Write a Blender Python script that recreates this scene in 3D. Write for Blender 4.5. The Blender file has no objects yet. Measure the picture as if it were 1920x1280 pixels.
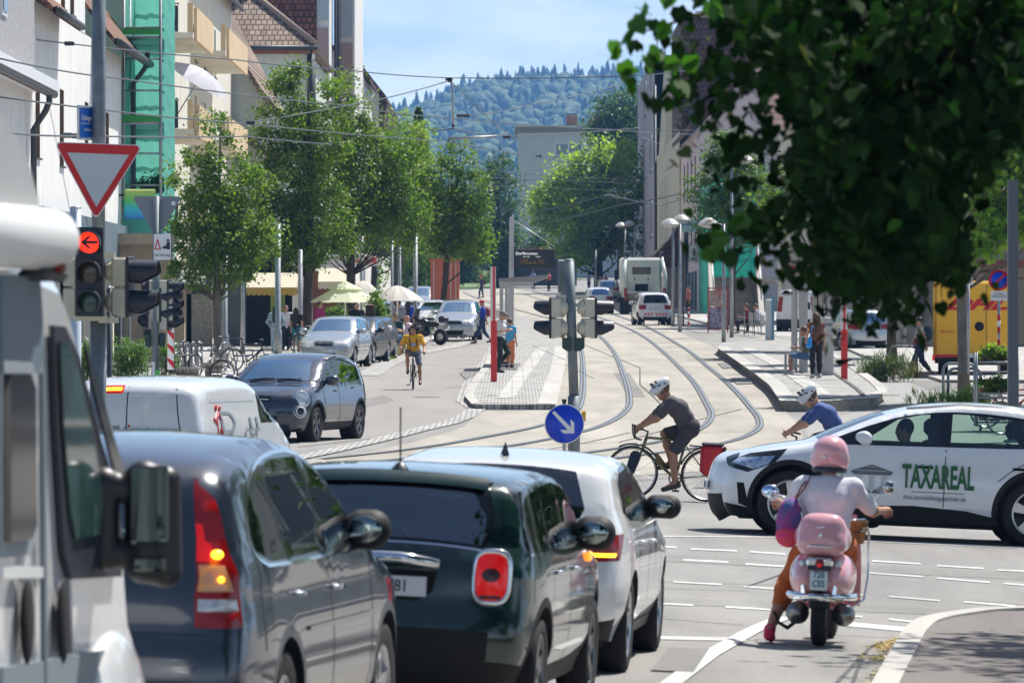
import bpy,bmesh,math,random
import numpy as np
from mathutils import Vector,Matrix
from mathutils.geometry import delaunay_2d_cdt,tessellate_polygon
PI=math.pi;R=math.radians
sc=bpy.context.scene;COL=sc.collection
# == camera, sky, sun, exposure
FP=10600.0;CX=960.0;HY=600.0;CH=2.3
cam=bpy.data.cameras.new('camera');camo=bpy.data.objects.new('camera',cam);COL.objects.link(camo)
camo.location=(0,0,CH);camo.rotation_euler=(R(90),0,0)
cam.sensor_width=36;cam.lens=36*FP/1920;cam.shift_y=-(640-HY)/1920
cam.clip_start=0.5;cam.clip_end=20000
cam.dof.use_dof=True;cam.dof.focus_distance=95;cam.dof.aperture_fstop=9.0
sc.camera=camo
SUN_EL=R(57);SUN_AZ=R(36)
w=bpy.data.worlds.new('World');sc.world=w;w.use_nodes=True
nt=w.node_tree;nt.nodes.clear()
def N(nt,t,**k):
 n=nt.nodes.new(t)
 for a,b in k.items():
  if a=='i':
   for c,d in b.items():n.inputs[c].default_value=d
  else:setattr(n,a,b)
 return n
sky=N(nt,'ShaderNodeTexSky',sky_type='NISHITA',sun_disc=False,sun_elevation=SUN_EL,sun_rotation=SUN_AZ,air_density=1.0,dust_density=1.6,ozone_density=1.4)
bg=N(nt,'ShaderNodeBackground');bg.inputs[1].default_value=0.075
tc=N(nt,'ShaderNodeTexCoord');mp=N(nt,'ShaderNodeMapping');mp.inputs['Scale'].default_value=(14,14,60);mp.inputs['Location'].default_value=(3.1,0,1.2)
nz=N(nt,'ShaderNodeTexNoise');nz.inputs['Scale'].default_value=1.5;nz.inputs['Detail'].default_value=6;nz.inputs['Roughness'].default_value=0.55
cr=N(nt,'ShaderNodeValToRGB');cr.color_ramp.elements[0].position=0.36;cr.color_ramp.elements[1].position=0.66
mx=N(nt,'ShaderNodeMixRGB');mx.inputs[2].default_value=(10.2,11.,11.6,1)
ml=N(nt,'ShaderNodeMath',operation='MULTIPLY');ml.inputs[1].default_value=0.75
L=nt.links.new
L(tc.outputs['Generated'],mp.inputs[0]);L(mp.outputs[0],nz.inputs['Vector']);L(nz.outputs[0],cr.inputs[0]);L(cr.outputs[0],ml.inputs[0])
sz=N(nt,'ShaderNodeSeparateXYZ');L(tc.outputs['Generated'],sz.inputs[0]);hzr=N(nt,'ShaderNodeMapRange',i={'From Min':.02,'From Max':.30,'To Min':.85,'To Max':.0});L(sz.outputs[2],hzr.inputs[0])
mh=N(nt,'ShaderNodeMixRGB');mh.inputs[2].default_value=(5.6,8.2,10.8,1);L(hzr.outputs[0],mh.inputs[0]);L(sky.outputs[0],mh.inputs[1])
mk=N(nt,'ShaderNodeMapRange',i={'From Min':.06,'From Max':.16,'To Min':1.,'To Max':.0});L(sz.outputs[2],mk.inputs[0]);mj=N(nt,'ShaderNodeMath',operation='MULTIPLY');L(ml.outputs[0],mj.inputs[0]);L(mk.outputs[0],mj.inputs[1]);L(mj.outputs[0],mx.inputs[0])
L(mh.outputs[0],mx.inputs[1]);L(mx.outputs[0],bg.inputs[0])
wo=N(nt,'ShaderNodeOutputWorld');L(bg.outputs[0],wo.inputs[0])
sl=bpy.data.lights.new('sun','SUN');sl.energy=5.0;sl.angle=R(0.5);sl.color=(1,0.96,0.9)
so=bpy.data.objects.new('sun',sl);COL.objects.link(so)
sd=Vector((math.sin(SUN_AZ)*math.cos(SUN_EL),math.cos(SUN_AZ)*math.cos(SUN_EL),math.sin(SUN_EL)))
so.rotation_euler=sd.to_track_quat('Z','Y').to_euler();so.location=(40,60,80)
sc.view_settings.view_transform='Standard';sc.view_settings.look='None';sc.view_settings.exposure=0.62;sc.view_settings.gamma=1
sc.cycles.max_bounces=7;sc.cycles.transparent_max_bounces=14;sc.cycles.use_denoising=True
sc.cycles.caustics_reflective=False;sc.cycles.caustics_refractive=False
# == ground height and pixel helpers
_ks=[(0,.0),(100,.0),(112,.08),(125,.28),(145,.58),(171,.85),(216,1.3),(272,2.08),(331,2.76),(431,3.95),(530,5.4),(620,7.0),(760,9),(3000,9.0),(9000,9.0)]
def _kn(y):
 for a,b in zip(_ks,_ks[1:]):
  if y<=b[0]:return a[1]+(b[1]-a[1])*(y-a[0])/(b[0]-a[0])
 return _ks[-1][1]
_st=[float(i)for i in range(-40,300,1)]+[300.+4*i for i in range(0,130)]+[900.,1200.,2000.,3000.,9000.]
def _sm(y):
 if y<0:return 0.0
 r=min(12,max(3,y*.08));return sum(_kn(max(0,y+r*(k-4)/4))for k in range(9))/9
_STN=np.array(_st);_GV=np.array([_sm(y)for y in _st])
_CV=np.array([-.045*max(0,min(1,(135-y)/45))for y in _st])
def G(x,y):
 x=max(-1.5,min(40.,x))
 return float(np.interp(y,_STN,_GV))+float(np.interp(y,_STN,_CV))*x
def P(px,py,Y):return Vector(((px-CX)*Y/FP,Y,CH+(HY-py)*Y/FP))
def GP(px,py):
 h=lambda Y:CH-(py-HY)*Y/FP-G((px-CX)*Y/FP,Y)
 a=4.0
 while a<900 and h(a+1)>0:a+=1
 b=a+1
 for _ in range(30):
  m=(a+b)/2
  if h(m)>0:a=m
  else:b=m
 return((px-CX)*a/FP,a)
def XG(px,Y):
 x=(px-CX)*Y/FP;return Vector((x,Y,G(x,Y)))
# == materials
_M={}
def mat(name,c,rough=.6,metal=0.,var=0.,vscale=3.,bump=0.,bscale=20.,spec=.5,coat=0.,emit=None,es=0.,c2=None,vdet=4,emis_c=None,ax=None):
 if name in _M:return _M[name]
 m=bpy.data.materials.new(name);m.use_nodes=True;t=m.node_tree;b=t.nodes['Principled BSDF'];l=t.links.new
 b.inputs['Base Color'].default_value=(*c,1);b.inputs['Roughness'].default_value=rough;b.inputs['Metallic'].default_value=metal
 b.inputs['Specular IOR Level'].default_value=spec;b.inputs['Coat Weight'].default_value=coat;b.inputs['Coat Roughness'].default_value=.03
 if emit:b.inputs['Emission Color'].default_value=(*emit,1);b.inputs['Emission Strength'].default_value=es
 if var or c2 or bump:
  tc=N(t,'ShaderNodeTexCoord');src=tc.outputs['Object']
  if ax:
   mp=N(t,'ShaderNodeMapping');mp.inputs['Scale'].default_value=ax;l(src,mp.inputs[0]);src=mp.outputs[0]
 if var or c2:
  nz=N(t,'ShaderNodeTexNoise',i={'Scale':vscale,'Detail':vdet,'Roughness':.6});l(src,nz.inputs['Vector'])
  cr=N(t,'ShaderNodeValToRGB');cr.color_ramp.elements[0].position=.34;cr.color_ramp.elements[1].position=.68
  lo=[max(0,v*(1-var))for v in c];hi=list(c2)if c2 else[v*(1+var)for v in c]
  if c2:lo=list(c)
  cr.color_ramp.elements[0].color=(*lo,1);cr.color_ramp.elements[1].color=(*hi,1)
  l(nz.outputs[0],cr.inputs[0]);l(cr.outputs[0],b.inputs['Base Color'])
 if bump:
  n2=N(t,'ShaderNodeTexNoise',i={'Scale':bscale,'Detail':5});l(src,n2.inputs['Vector'])
  bp=N(t,'ShaderNodeBump',i={'Strength':bump,'Distance':.02});l(n2.outputs[0],bp.inputs['Height']);l(bp.outputs[0],b.inputs['Normal'])
 _M[name]=m;return m
def ground_mat(name,c,big=.12,fine=.25,fs=60.,crack=.0,stain=None):
 if name in _M:return _M[name]
 m=bpy.data.materials.new(name);m.use_nodes=True;t=m.node_tree;b=t.nodes['Principled BSDF'];l=t.links.new
 b.inputs['Roughness'].default_value=.9;b.inputs['Specular IOR Level'].default_value=.25
 tc=N(t,'ShaderNodeTexCoord')
 mp=N(t,'ShaderNodeMapping');mp.inputs['Scale'].default_value=(1,.35,1);l(tc.outputs['Object'],mp.inputs[0])
 n1=N(t,'ShaderNodeTexNoise',i={'Scale':.35,'Detail':6,'Roughness':.65});l(mp.outputs[0],n1.inputs['Vector'])
 n2=N(t,'ShaderNodeTexNoise',i={'Scale':fs,'Detail':3,'Roughness':.7});l(tc.outputs['Object'],n2.inputs['Vector'])
 mp3=N(t,'ShaderNodeMapping');mp3.inputs['Scale'].default_value=(1.2,.12,1);l(tc.outputs['Object'],mp3.inputs[0])
 n3=N(t,'ShaderNodeTexNoise',i={'Scale':1.1,'Detail':3});l(mp3.outputs[0],n3.inputs['Vector'])
 a=N(t,'ShaderNodeMapRange',i={'From Min':.3,'From Max':.7,'To Min':1-big,'To Max':1+big});l(n1.outputs[0],a.inputs[0])
 f=N(t,'ShaderNodeMapRange',i={'From Min':.3,'From Max':.7,'To Min':1-fine,'To Max':1+fine});l(n2.outputs[0],f.inputs[0])
 g=N(t,'ShaderNodeMapRange',i={'From Min':.35,'From Max':.65,'To Min':1-big*.8,'To Max':1+big*.6});l(n3.outputs[0],g.inputs[0])
 q=N(t,'ShaderNodeMath',operation='MULTIPLY');l(a.outputs[0],q.inputs[0]);l(f.outputs[0],q.inputs[1])
 q2=N(t,'ShaderNodeMath',operation='MULTIPLY');l(q.outputs[0],q2.inputs[0]);l(g.outputs[0],q2.inputs[1])
 v=N(t,'ShaderNodeVectorMath',operation='SCALE');v.inputs[0].default_value=c;l(q2.outputs[0],v.inputs['Scale'])
 out=v.outputs[0]
 if crack:
  vo=N(t,'ShaderNodeTexVoronoi',feature='DISTANCE_TO_EDGE',i={'Scale':crack});mpp=N(t,'ShaderNodeVectorMath',operation='ADD')
  n5=N(t,'ShaderNodeTexNoise',i={'Scale':3});l(tc.outputs['Object'],n5.inputs['Vector']);l(tc.outputs['Object'],mpp.inputs[0]);l(n5.outputs[1],mpp.inputs[1]);l(mpp.outputs[0],vo.inputs['Vector'])
  lt=N(t,'ShaderNodeMapRange',i={'From Min':.0,'From Max':.012,'To Min':.55,'To Max':1});l(vo.outputs[0],lt.inputs[0])
  v2=N(t,'ShaderNodeVectorMath',operation='SCALE');l(out,v2.inputs[0]);l(lt.outputs[0],v2.inputs['Scale']);out=v2.outputs[0]
 l(out,b.inputs['Base Color'])
 bp=N(t,'ShaderNodeBump',i={'Strength':.4,'Distance':.01});l(n2.outputs[0],bp.inputs['Height']);l(bp.outputs[0],b.inputs['Normal'])
 _M[name]=m;return m
def brick_mat(name,c1,c2,cm,w=.25,h=.08,rough=.8,plane='xz',mortar=.012,off=.5,bump=.5,squash=1):
 if name in _M:return _M[name]
 m=bpy.data.materials.new(name);m.use_nodes=True;t=m.node_tree;b=t.nodes['Principled BSDF'];l=t.links.new
 b.inputs['Roughness'].default_value=rough;b.inputs['Specular IOR Level'].default_value=.3
 tc=N(t,'ShaderNodeTexCoord');s=N(t,'ShaderNodeSeparateXYZ');cb=N(t,'ShaderNodeCombineXYZ');l(tc.outputs['Object'],s.inputs[0])
 if plane=='wall':
  ad=N(t,'ShaderNodeMath',operation='ADD');l(s.outputs[0],ad.inputs[0]);l(s.outputs[1],ad.inputs[1]);l(ad.outputs[0],cb.inputs[0]);l(s.outputs[2],cb.inputs[1])
 else:
  l(s.outputs['xyz'.index(plane[0])],cb.inputs[0]);l(s.outputs['xyz'.index(plane[1])],cb.inputs[1])
 br=N(t,'ShaderNodeTexBrick',offset=off,i={'Scale':1.,'Mortar Size':mortar,'Mortar Smooth':.3,'Brick Width':w,'Row Height':h,'Color1':(*c1,1),'Color2':(*c2,1),'Mortar':(*cm,1),'Bias':0.})
 l(cb.outputs[0],br.inputs['Vector'])
 nz=N(t,'ShaderNodeTexNoise',i={'Scale':2.2,'Detail':5});l(tc.outputs['Object'],nz.inputs['Vector'])
 mr=N(t,'ShaderNodeMapRange',i={'From Min':.3,'From Max':.7,'To Min':.7,'To Max':1.25});l(nz.outputs[0],mr.inputs[0])
 v=N(t,'ShaderNodeVectorMath',operation='SCALE');l(br.outputs[0],v.inputs[0]);l(mr.outputs[0],v.inputs['Scale']);l(v.outputs[0],b.inputs['Base Color'])
 if bump:
  bp=N(t,'ShaderNodeBump',i={'Strength':bump,'Distance':.02});bp.invert=True;l(br.outputs['Fac'],bp.inputs['Height']);l(bp.outputs[0],b.inputs['Normal'])
 _M[name]=m;return m
def leaf_mat(name,c1,c2,tr=.45,rough=.5,ct=None,spec=.35):
 if name in _M:return _M[name]
 m=bpy.data.materials.new(name);m.use_nodes=True;t=m.node_tree;t.nodes.clear();l=t.links.new
 g=N(t,'ShaderNodeNewGeometry');cr=N(t,'ShaderNodeValToRGB');cr.color_ramp.elements[0].color=(*c1,1);cr.color_ramp.elements[1].color=(*c2,1)
 l(g.outputs['Random Per Island'],cr.inputs[0])
 b=N(t,'ShaderNodeBsdfPrincipled',i={'Roughness':rough,'Specular IOR Level':spec});l(cr.outputs[0],b.inputs['Base Color'])
 tr_=N(t,'ShaderNodeBsdfTranslucent');h=N(t,'ShaderNodeMixRGB',blend_type='MULTIPLY',i={0:1.,2:(*(ct or(1.5,1.7,.5)),1)});l(cr.outputs[0],h.inputs[1]);l(h.outputs[0],tr_.inputs[0])
 x=N(t,'ShaderNodeMixShader',i={0:tr});l(b.outputs[0],x.inputs[1]);l(tr_.outputs[0],x.inputs[2])
 o=N(t,'ShaderNodeOutputMaterial');l(x.outputs[0],o.inputs[0]);_M[name]=m;return m
def glass_mat(name,tint=(.55,.62,.6),tr=.8,rough=.01,ior=1.5,mn=.05,gc=(.95,.97,1)):
 if name in _M:return _M[name]
 m=bpy.data.materials.new(name);m.use_nodes=True;t=m.node_tree;t.nodes.clear();l=t.links.new
 a=N(t,'ShaderNodeBsdfTransparent',i={0:(*[v*tr for v in tint],1)});g=N(t,'ShaderNodeBsdfGlossy',i={'Roughness':rough,0:(*gc,1)})
 f=N(t,'ShaderNodeFresnel',i={'IOR':ior});mr=N(t,'ShaderNodeMapRange',i={'To Min':mn,'To Max':1.});l(f.outputs[0],mr.inputs[0])
 x=N(t,'ShaderNodeMixShader');l(mr.outputs[0],x.inputs[0]);l(a.outputs[0],x.inputs[1]);l(g.outputs[0],x.inputs[2])
 o=N(t,'ShaderNodeOutputMaterial');l(x.outputs[0],o.inputs[0]);_M[name]=m;return m
# == object helpers
def E(name,label,cat,loc=(0,0,0),rz=0.,group=None,rot=None):
 o=bpy.data.objects.new(name,None);COL.objects.link(o);o.location=loc;o.rotation_euler=rot if rot else(0,0,rz)
 o.empty_display_size=.2;o['label']=label;o['category']=cat
 if group:o['group']=group
 return o
def tag(o,label=None,cat=None,group=None,kind=None):
 for k,v in(('label',label),('category',cat),('group',group),('kind',kind)):
  if v:o[k]=v
 return o
def child(o,parent):
 o.parent=parent;return o
def copy_tree(o,parent=None):
 c=o.copy();COL.objects.link(c)
 if parent:c.parent=parent
 for ch in list(o.children):copy_tree(ch,c)
 return c
def raw(name,V,F,m,parent=None,smooth=False,sub=0,mi=None):
 me=bpy.data.meshes.new(name);me.from_pydata([tuple(v)for v in V]if not isinstance(V,np.ndarray)else V.tolist(),[],F if isinstance(F,list)else F.tolist())
 for x in(m if isinstance(m,(list,tuple))else[m]):me.materials.append(x)
 if mi is not None:me.polygons.foreach_set('material_index',mi)
 if smooth:me.polygons.foreach_set('use_smooth',[True]*len(me.polygons))
 me.update();o=bpy.data.objects.new(name,me);COL.objects.link(o)
 if parent:o.parent=parent
 return o
class MB:
 def __init__(s):s.V=[];s.F=[];s.S=[];s.I=[];s.mi=0;s.T=None
 def add(s,V,F,smooth=False):
  n=len(s.V);s.V+=[(s.T@Vector(v))if s.T is not None else Vector(v)for v in V]
  s.F+=[tuple(i+n for i in f)for f in F];s.S+=[smooth]*len(F);s.I+=[s.mi]*len(F);return s
 def box(s,c,d,rz=0.,bev=0.,rot=None):
  x,y,z=(v/2 for v in d);M=Matrix.Translation(c)@(rot if rot is not None else Matrix.Rotation(rz,4,'Z'))
  if bev:
   b=min(bev,x*.9,y*.9,z*.9);V=[];
   for sx in(-1,1):
    for sy in(-1,1):
     for sz in(-1,1):
      V+=[M@Vector((sx*(x-b),sy*(y-b),sz*z)),M@Vector((sx*(x-b),sy*y,sz*(z-b))),M@Vector((sx*x,sy*(y-b),sz*(z-b)))]
   bm=bmesh.new();[bm.verts.new(v)for v in V];r=bmesh.ops.convex_hull(bm,input=bm.verts[:]);bm.verts.index_update()
   s.add([v.co for v in bm.verts],[[v.index for v in f.verts]for f in bm.faces]);bm.free();return s
  V=[M@Vector((sx*x,sy*y,sz*z))for sx in(-1,1)for sy in(-1,1)for sz in(-1,1)]
  return s.add(V,[(0,1,3,2),(4,6,7,5),(0,4,5,1),(2,3,7,6),(0,2,6,4),(1,5,7,3)])
 def tube(s,pts,r,n=8,closed=False,caps=True,smooth=True):
  pts=[Vector(p)for p in pts];m=len(pts);rr=r if isinstance(r,(list,tuple))else[r]*m
  V=[];F=[];prev=None
  for i,p in enumerate(pts):
   a=pts[(i-1)%m]if(closed or i>0)else p;b=pts[(i+1)%m]if(closed or i<m-1)else p
   t=(b-a);t=t.normalized()if t.length>1e-9 else Vector((0,0,1))
   if prev is None:u=t.orthogonal().normalized()
   else:
    u=prev-t*prev.dot(t);u=u.normalized()if u.length>1e-6 else t.orthogonal().normalized()
   prev=u;v=t.cross(u)
   V+=[p+(u*math.cos(2*PI*k/n)+v*math.sin(2*PI*k/n))*rr[i]for k in range(n)]
  for i in range(m if closed else m-1):
   j=(i+1)%m
   for k in range(n):F.append((i*n+k,i*n+(k+1)%n,j*n+(k+1)%n,j*n+k))
  if caps and not closed:F+=[tuple(range(n))[::-1],tuple((m-1)*n+k for k in range(n))]
  return s.add(V,F,smooth)
 def lathe(s,prof,c=(0,0,0),axis='z',n=24,smooth=True,rot=None):
  V=[];m=len(prof)
  for k in range(n):
   a=2*PI*k/n
   for r,h in prof:
    q=Vector((r*math.cos(a),r*math.sin(a),h))
    if axis=='x':q=Vector((q.z,q.x,q.y))
    if axis=='y':q=Vector((q.y,q.z,q.x))
    if rot is not None:q=rot@q
    V.append(Vector(c)+q)
  F=[(k*m+i,((k+1)%n)*m+i,((k+1)%n)*m+i+1,k*m+i+1)for k in range(n)for i in range(m-1)]
  return s.add(V,F,smooth)
 def prism(s,poly,z0,z1,smooth=False):
  n=len(poly);V=[(x,y,z0)for x,y in poly]+[(x,y,z1)for x,y in poly]
  t=tessellate_polygon([[Vector((x,y,0))for x,y in poly]])
  F=[tuple(a)for a in t]+[tuple(i+n for i in a)for a in t]+[(i,(i+1)%n,(i+1)%n+n,i+n)for i in range(n)]
  return s.add(V,F,smooth)
 def plate(s,poly3,nrm,th):
  n=len(poly3);nv=Vector(nrm).normalized()*th;V=[Vector(p)for p in poly3];V2=[p+nv for p in V]
  t=tessellate_polygon([V]);F=[tuple(a)for a in t]+[tuple(i+n for i in a)for a in t]+[(i,(i+1)%n,(i+1)%n+n,i+n)for i in range(n)]
  return s.add(V+V2,F)
 def quad(s,a,b,c,d):return s.add([a,b,c,d],[(0,1,2,3)])
 def ball(s,c,r,n=12,m=8,rot=None):
  r=r if isinstance(r,(list,tuple))else(r,r,r)
  prof=[(math.sin(PI*i/m),-math.cos(PI*i/m))for i in range(m+1)]
  V=[];
  for k in range(n):
   for a,h in prof:
    q=Vector((a*math.cos(2*PI*k/n)*r[0],a*math.sin(2*PI*k/n)*r[1],h*r[2]))
    if rot is not None:q=rot@q
    V.append(Vector(c)+q)
  mm=m+1
  return s.add(V,[(k*mm+i,((k+1)%n)*mm+i,((k+1)%n)*mm+i+1,k*mm+i+1)for k in range(n)for i in range(m)],True)
 def build(s,name,m,parent=None,world=False,sub=0,weld=False):
  V=s.V
  if world and parent is not None:
   Mi=(Matrix.Translation(parent.location)@parent.rotation_euler.to_matrix().to_4x4()).inverted();V=[Mi@v for v in V]
  o=raw(name,V,s.F,m,parent);me=o.data
  me.polygons.foreach_set('use_smooth',s.S);me.polygons.foreach_set('material_index',s.I)
  bm=bmesh.new();bm.from_mesh(me)
  if weld:bmesh.ops.remove_doubles(bm,verts=bm.verts[:],dist=1e-5)
  bmesh.ops.recalc_face_normals(bm,faces=bm.faces[:]);bm.to_mesh(me);bm.free();me.update()
  return o
def anchor(name,label,cat,p,group=None,rz=0.):return E(name,label,cat,tuple(p),rz,group)
def poly_ring(c,r,n=24,ph=0.):return[(c[0]+r*math.cos(ph+2*PI*k/n),c[1]+r*math.sin(ph+2*PI*k/n))for k in range(n)]
def chaikin(p,it=2,closed=False):
 for _ in range(it):
  q=[]if closed else[p[0]]
  n=len(p)
  for i in range(n if closed else n-1):
   a,b=p[i],p[(i+1)%n];q+=[tuple(.75*u+.25*v for u,v in zip(a,b)),tuple(.25*u+.75*v for u,v in zip(a,b))]
  if not closed:q.append(p[-1])
  p=q
 return p
def text(name,s,size,m,parent,loc,rot,ext=.002,align='CENTER',sx=1.,weight=0.,shear=0.):
 cu=bpy.data.curves.new(name,'FONT');cu.body=s;cu.size=size;cu.align_x=align;cu.align_y='CENTER';cu.extrude=ext;cu.offset=weight;cu.shear=shear
 cu.materials.append(m);t0=bpy.data.objects.new('tmp',cu);me=bpy.data.meshes.new_from_object(t0);bpy.data.objects.remove(t0)
 o=bpy.data.objects.new(name,me);COL.objects.link(o);o.location=loc;o.rotation_euler=rot;o.scale=(sx,1,1)
 if parent:o.parent=parent
 return o
def inside(x,y,poly):
 r=False;n=len(poly);j=n-1
 for i in range(n):
  a,b=poly[i],poly[j]
  if(a[1]>y)!=(b[1]>y)and x<(b[0]-a[0])*(y-a[1])/(b[1]-a[1])+a[0]:r=not r
  j=i
 return r
def sheet(name,poly,lift,m,skirt=0.,label=None,kind='structure',parent=None,mb=None,top=None):
 own=mb is None;mb=mb or MB();ys=[p[1]for p in poly];lo,hi=min(ys),max(ys)
 st=[lo]+[s for s in _st if lo+1e-4<s<hi-1e-4]+[hi]
 def clip(pl,yv,keep_above):
  o=[];n=len(pl)
  for i in range(n):
   a,b=pl[i],pl[(i+1)%n];ia=(a[1]>=yv)==keep_above or a[1]==yv;ib=(b[1]>=yv)==keep_above or b[1]==yv
   if ia:o.append(a)
   if ia!=ib and a[1]!=b[1]:
    t=(yv-a[1])/(b[1]-a[1])
    if 0<t<1:o.append((a[0]+(b[0]-a[0])*t,yv))
  return o
 for a,b in zip(st,st[1:]):
  q=clip(clip(poly,a,True),b,False)
  for ka in(True,False):
   r=[(v,u)for u,v in clip([(v,u)for u,v in q],-1.5,ka)]if len(q)>2 else[]
   if len(r)<3:continue
   try:t=tessellate_polygon([[Vector((x,y,0))for x,y in r]])
   except Exception:continue
   mb.add([(x,y,G(x,y)+lift)for x,y in r],[tuple(f)for f in t])
 if skirt:
  n=len(poly)
  for i in range(n):
   a,b=poly[i],poly[(i+1)%n];k=max(1,int(math.hypot(a[0]-b[0],a[1]-b[1])/1.0))
   for j in range(k):
    u,v=j/k,(j+1)/k;A=(a[0]+(b[0]-a[0])*u,a[1]+(b[1]-a[1])*u);B=(a[0]+(b[0]-a[0])*v,a[1]+(b[1]-a[1])*v)
    mb.quad((A[0],A[1],G(*A)+lift),(B[0],B[1],G(*B)+lift),(B[0],B[1],G(*B)+lift-skirt),(A[0],A[1],G(*A)+lift-skirt))
 if own:
  o=raw(name,mb.V,mb.F,m,parent)
  bm=bmesh.new();bm.from_mesh(o.data);bmesh.ops.recalc_face_normals(bm,faces=bm.faces[:])
  for f in bm.faces:
   if abs(f.normal.z)>.7 and f.normal.z<0:f.normal_flip()
  bm.to_mesh(o.data);bm.free()
  if kind:o['kind']=kind
  return o
 return mb
def pxpoly(pts):return[GP(*p)for p in pts]
def resample(pts,step):
 out=[pts[0]];
 for a,b in zip(pts,pts[1:]):
  d=math.dist(a,b);k=max(1,int(d/step));out+=[tuple(u+(v-u)*j/k for u,v in zip(a,b))for j in range(1,k+1)]
 return out
def catmull(p,k=6):
 o=[];n=len(p)
 for i in range(n-1):
  p0=p[max(0,i-1)];p1=p[i];p2=p[i+1];p3=p[min(n-1,i+2)]
  for j in range(k):
   t=j/k;o.append(tuple(.5*((2*b)+(-a+c)*t+(2*a-5*b+4*c-d)*t*t+(-a+3*b-3*c+d)*t**3)for a,b,c,d in zip(p0,p1,p2,p3)))
 o.append(tuple(p[-1]));return o
def ribbon_poly(line,wd):
 Lp=[];Rp=[];n=len(line)
 for i,p in enumerate(line):
  a=line[max(0,i-1)];b=line[min(n-1,i+1)];dx,dy=b[0]-a[0],b[1]-a[1];d=math.hypot(dx,dy)or 1
  Lp.append((p[0]-dy/d*wd/2,p[1]+dx/d*wd/2));Rp.append((p[0]+dy/d*wd/2,p[1]-dx/d*wd/2))
 return Lp,Rp
def ribbon(mb,line,wd,lift,h=0.):
 Lp,Rp=ribbon_poly(line,wd);n=len(line)
 for i in range(n-1):
  q=[Lp[i],Lp[i+1],Rp[i+1],Rp[i]];V=[(x,y,G(x,y)+lift)for x,y in q]
  mb.add(V,[(0,3,2,1)])
  if h:mb.add(V+[(x,y,z-h)for x,y,z in V],[(0,1,5,4),(2,3,7,6)])
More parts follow.
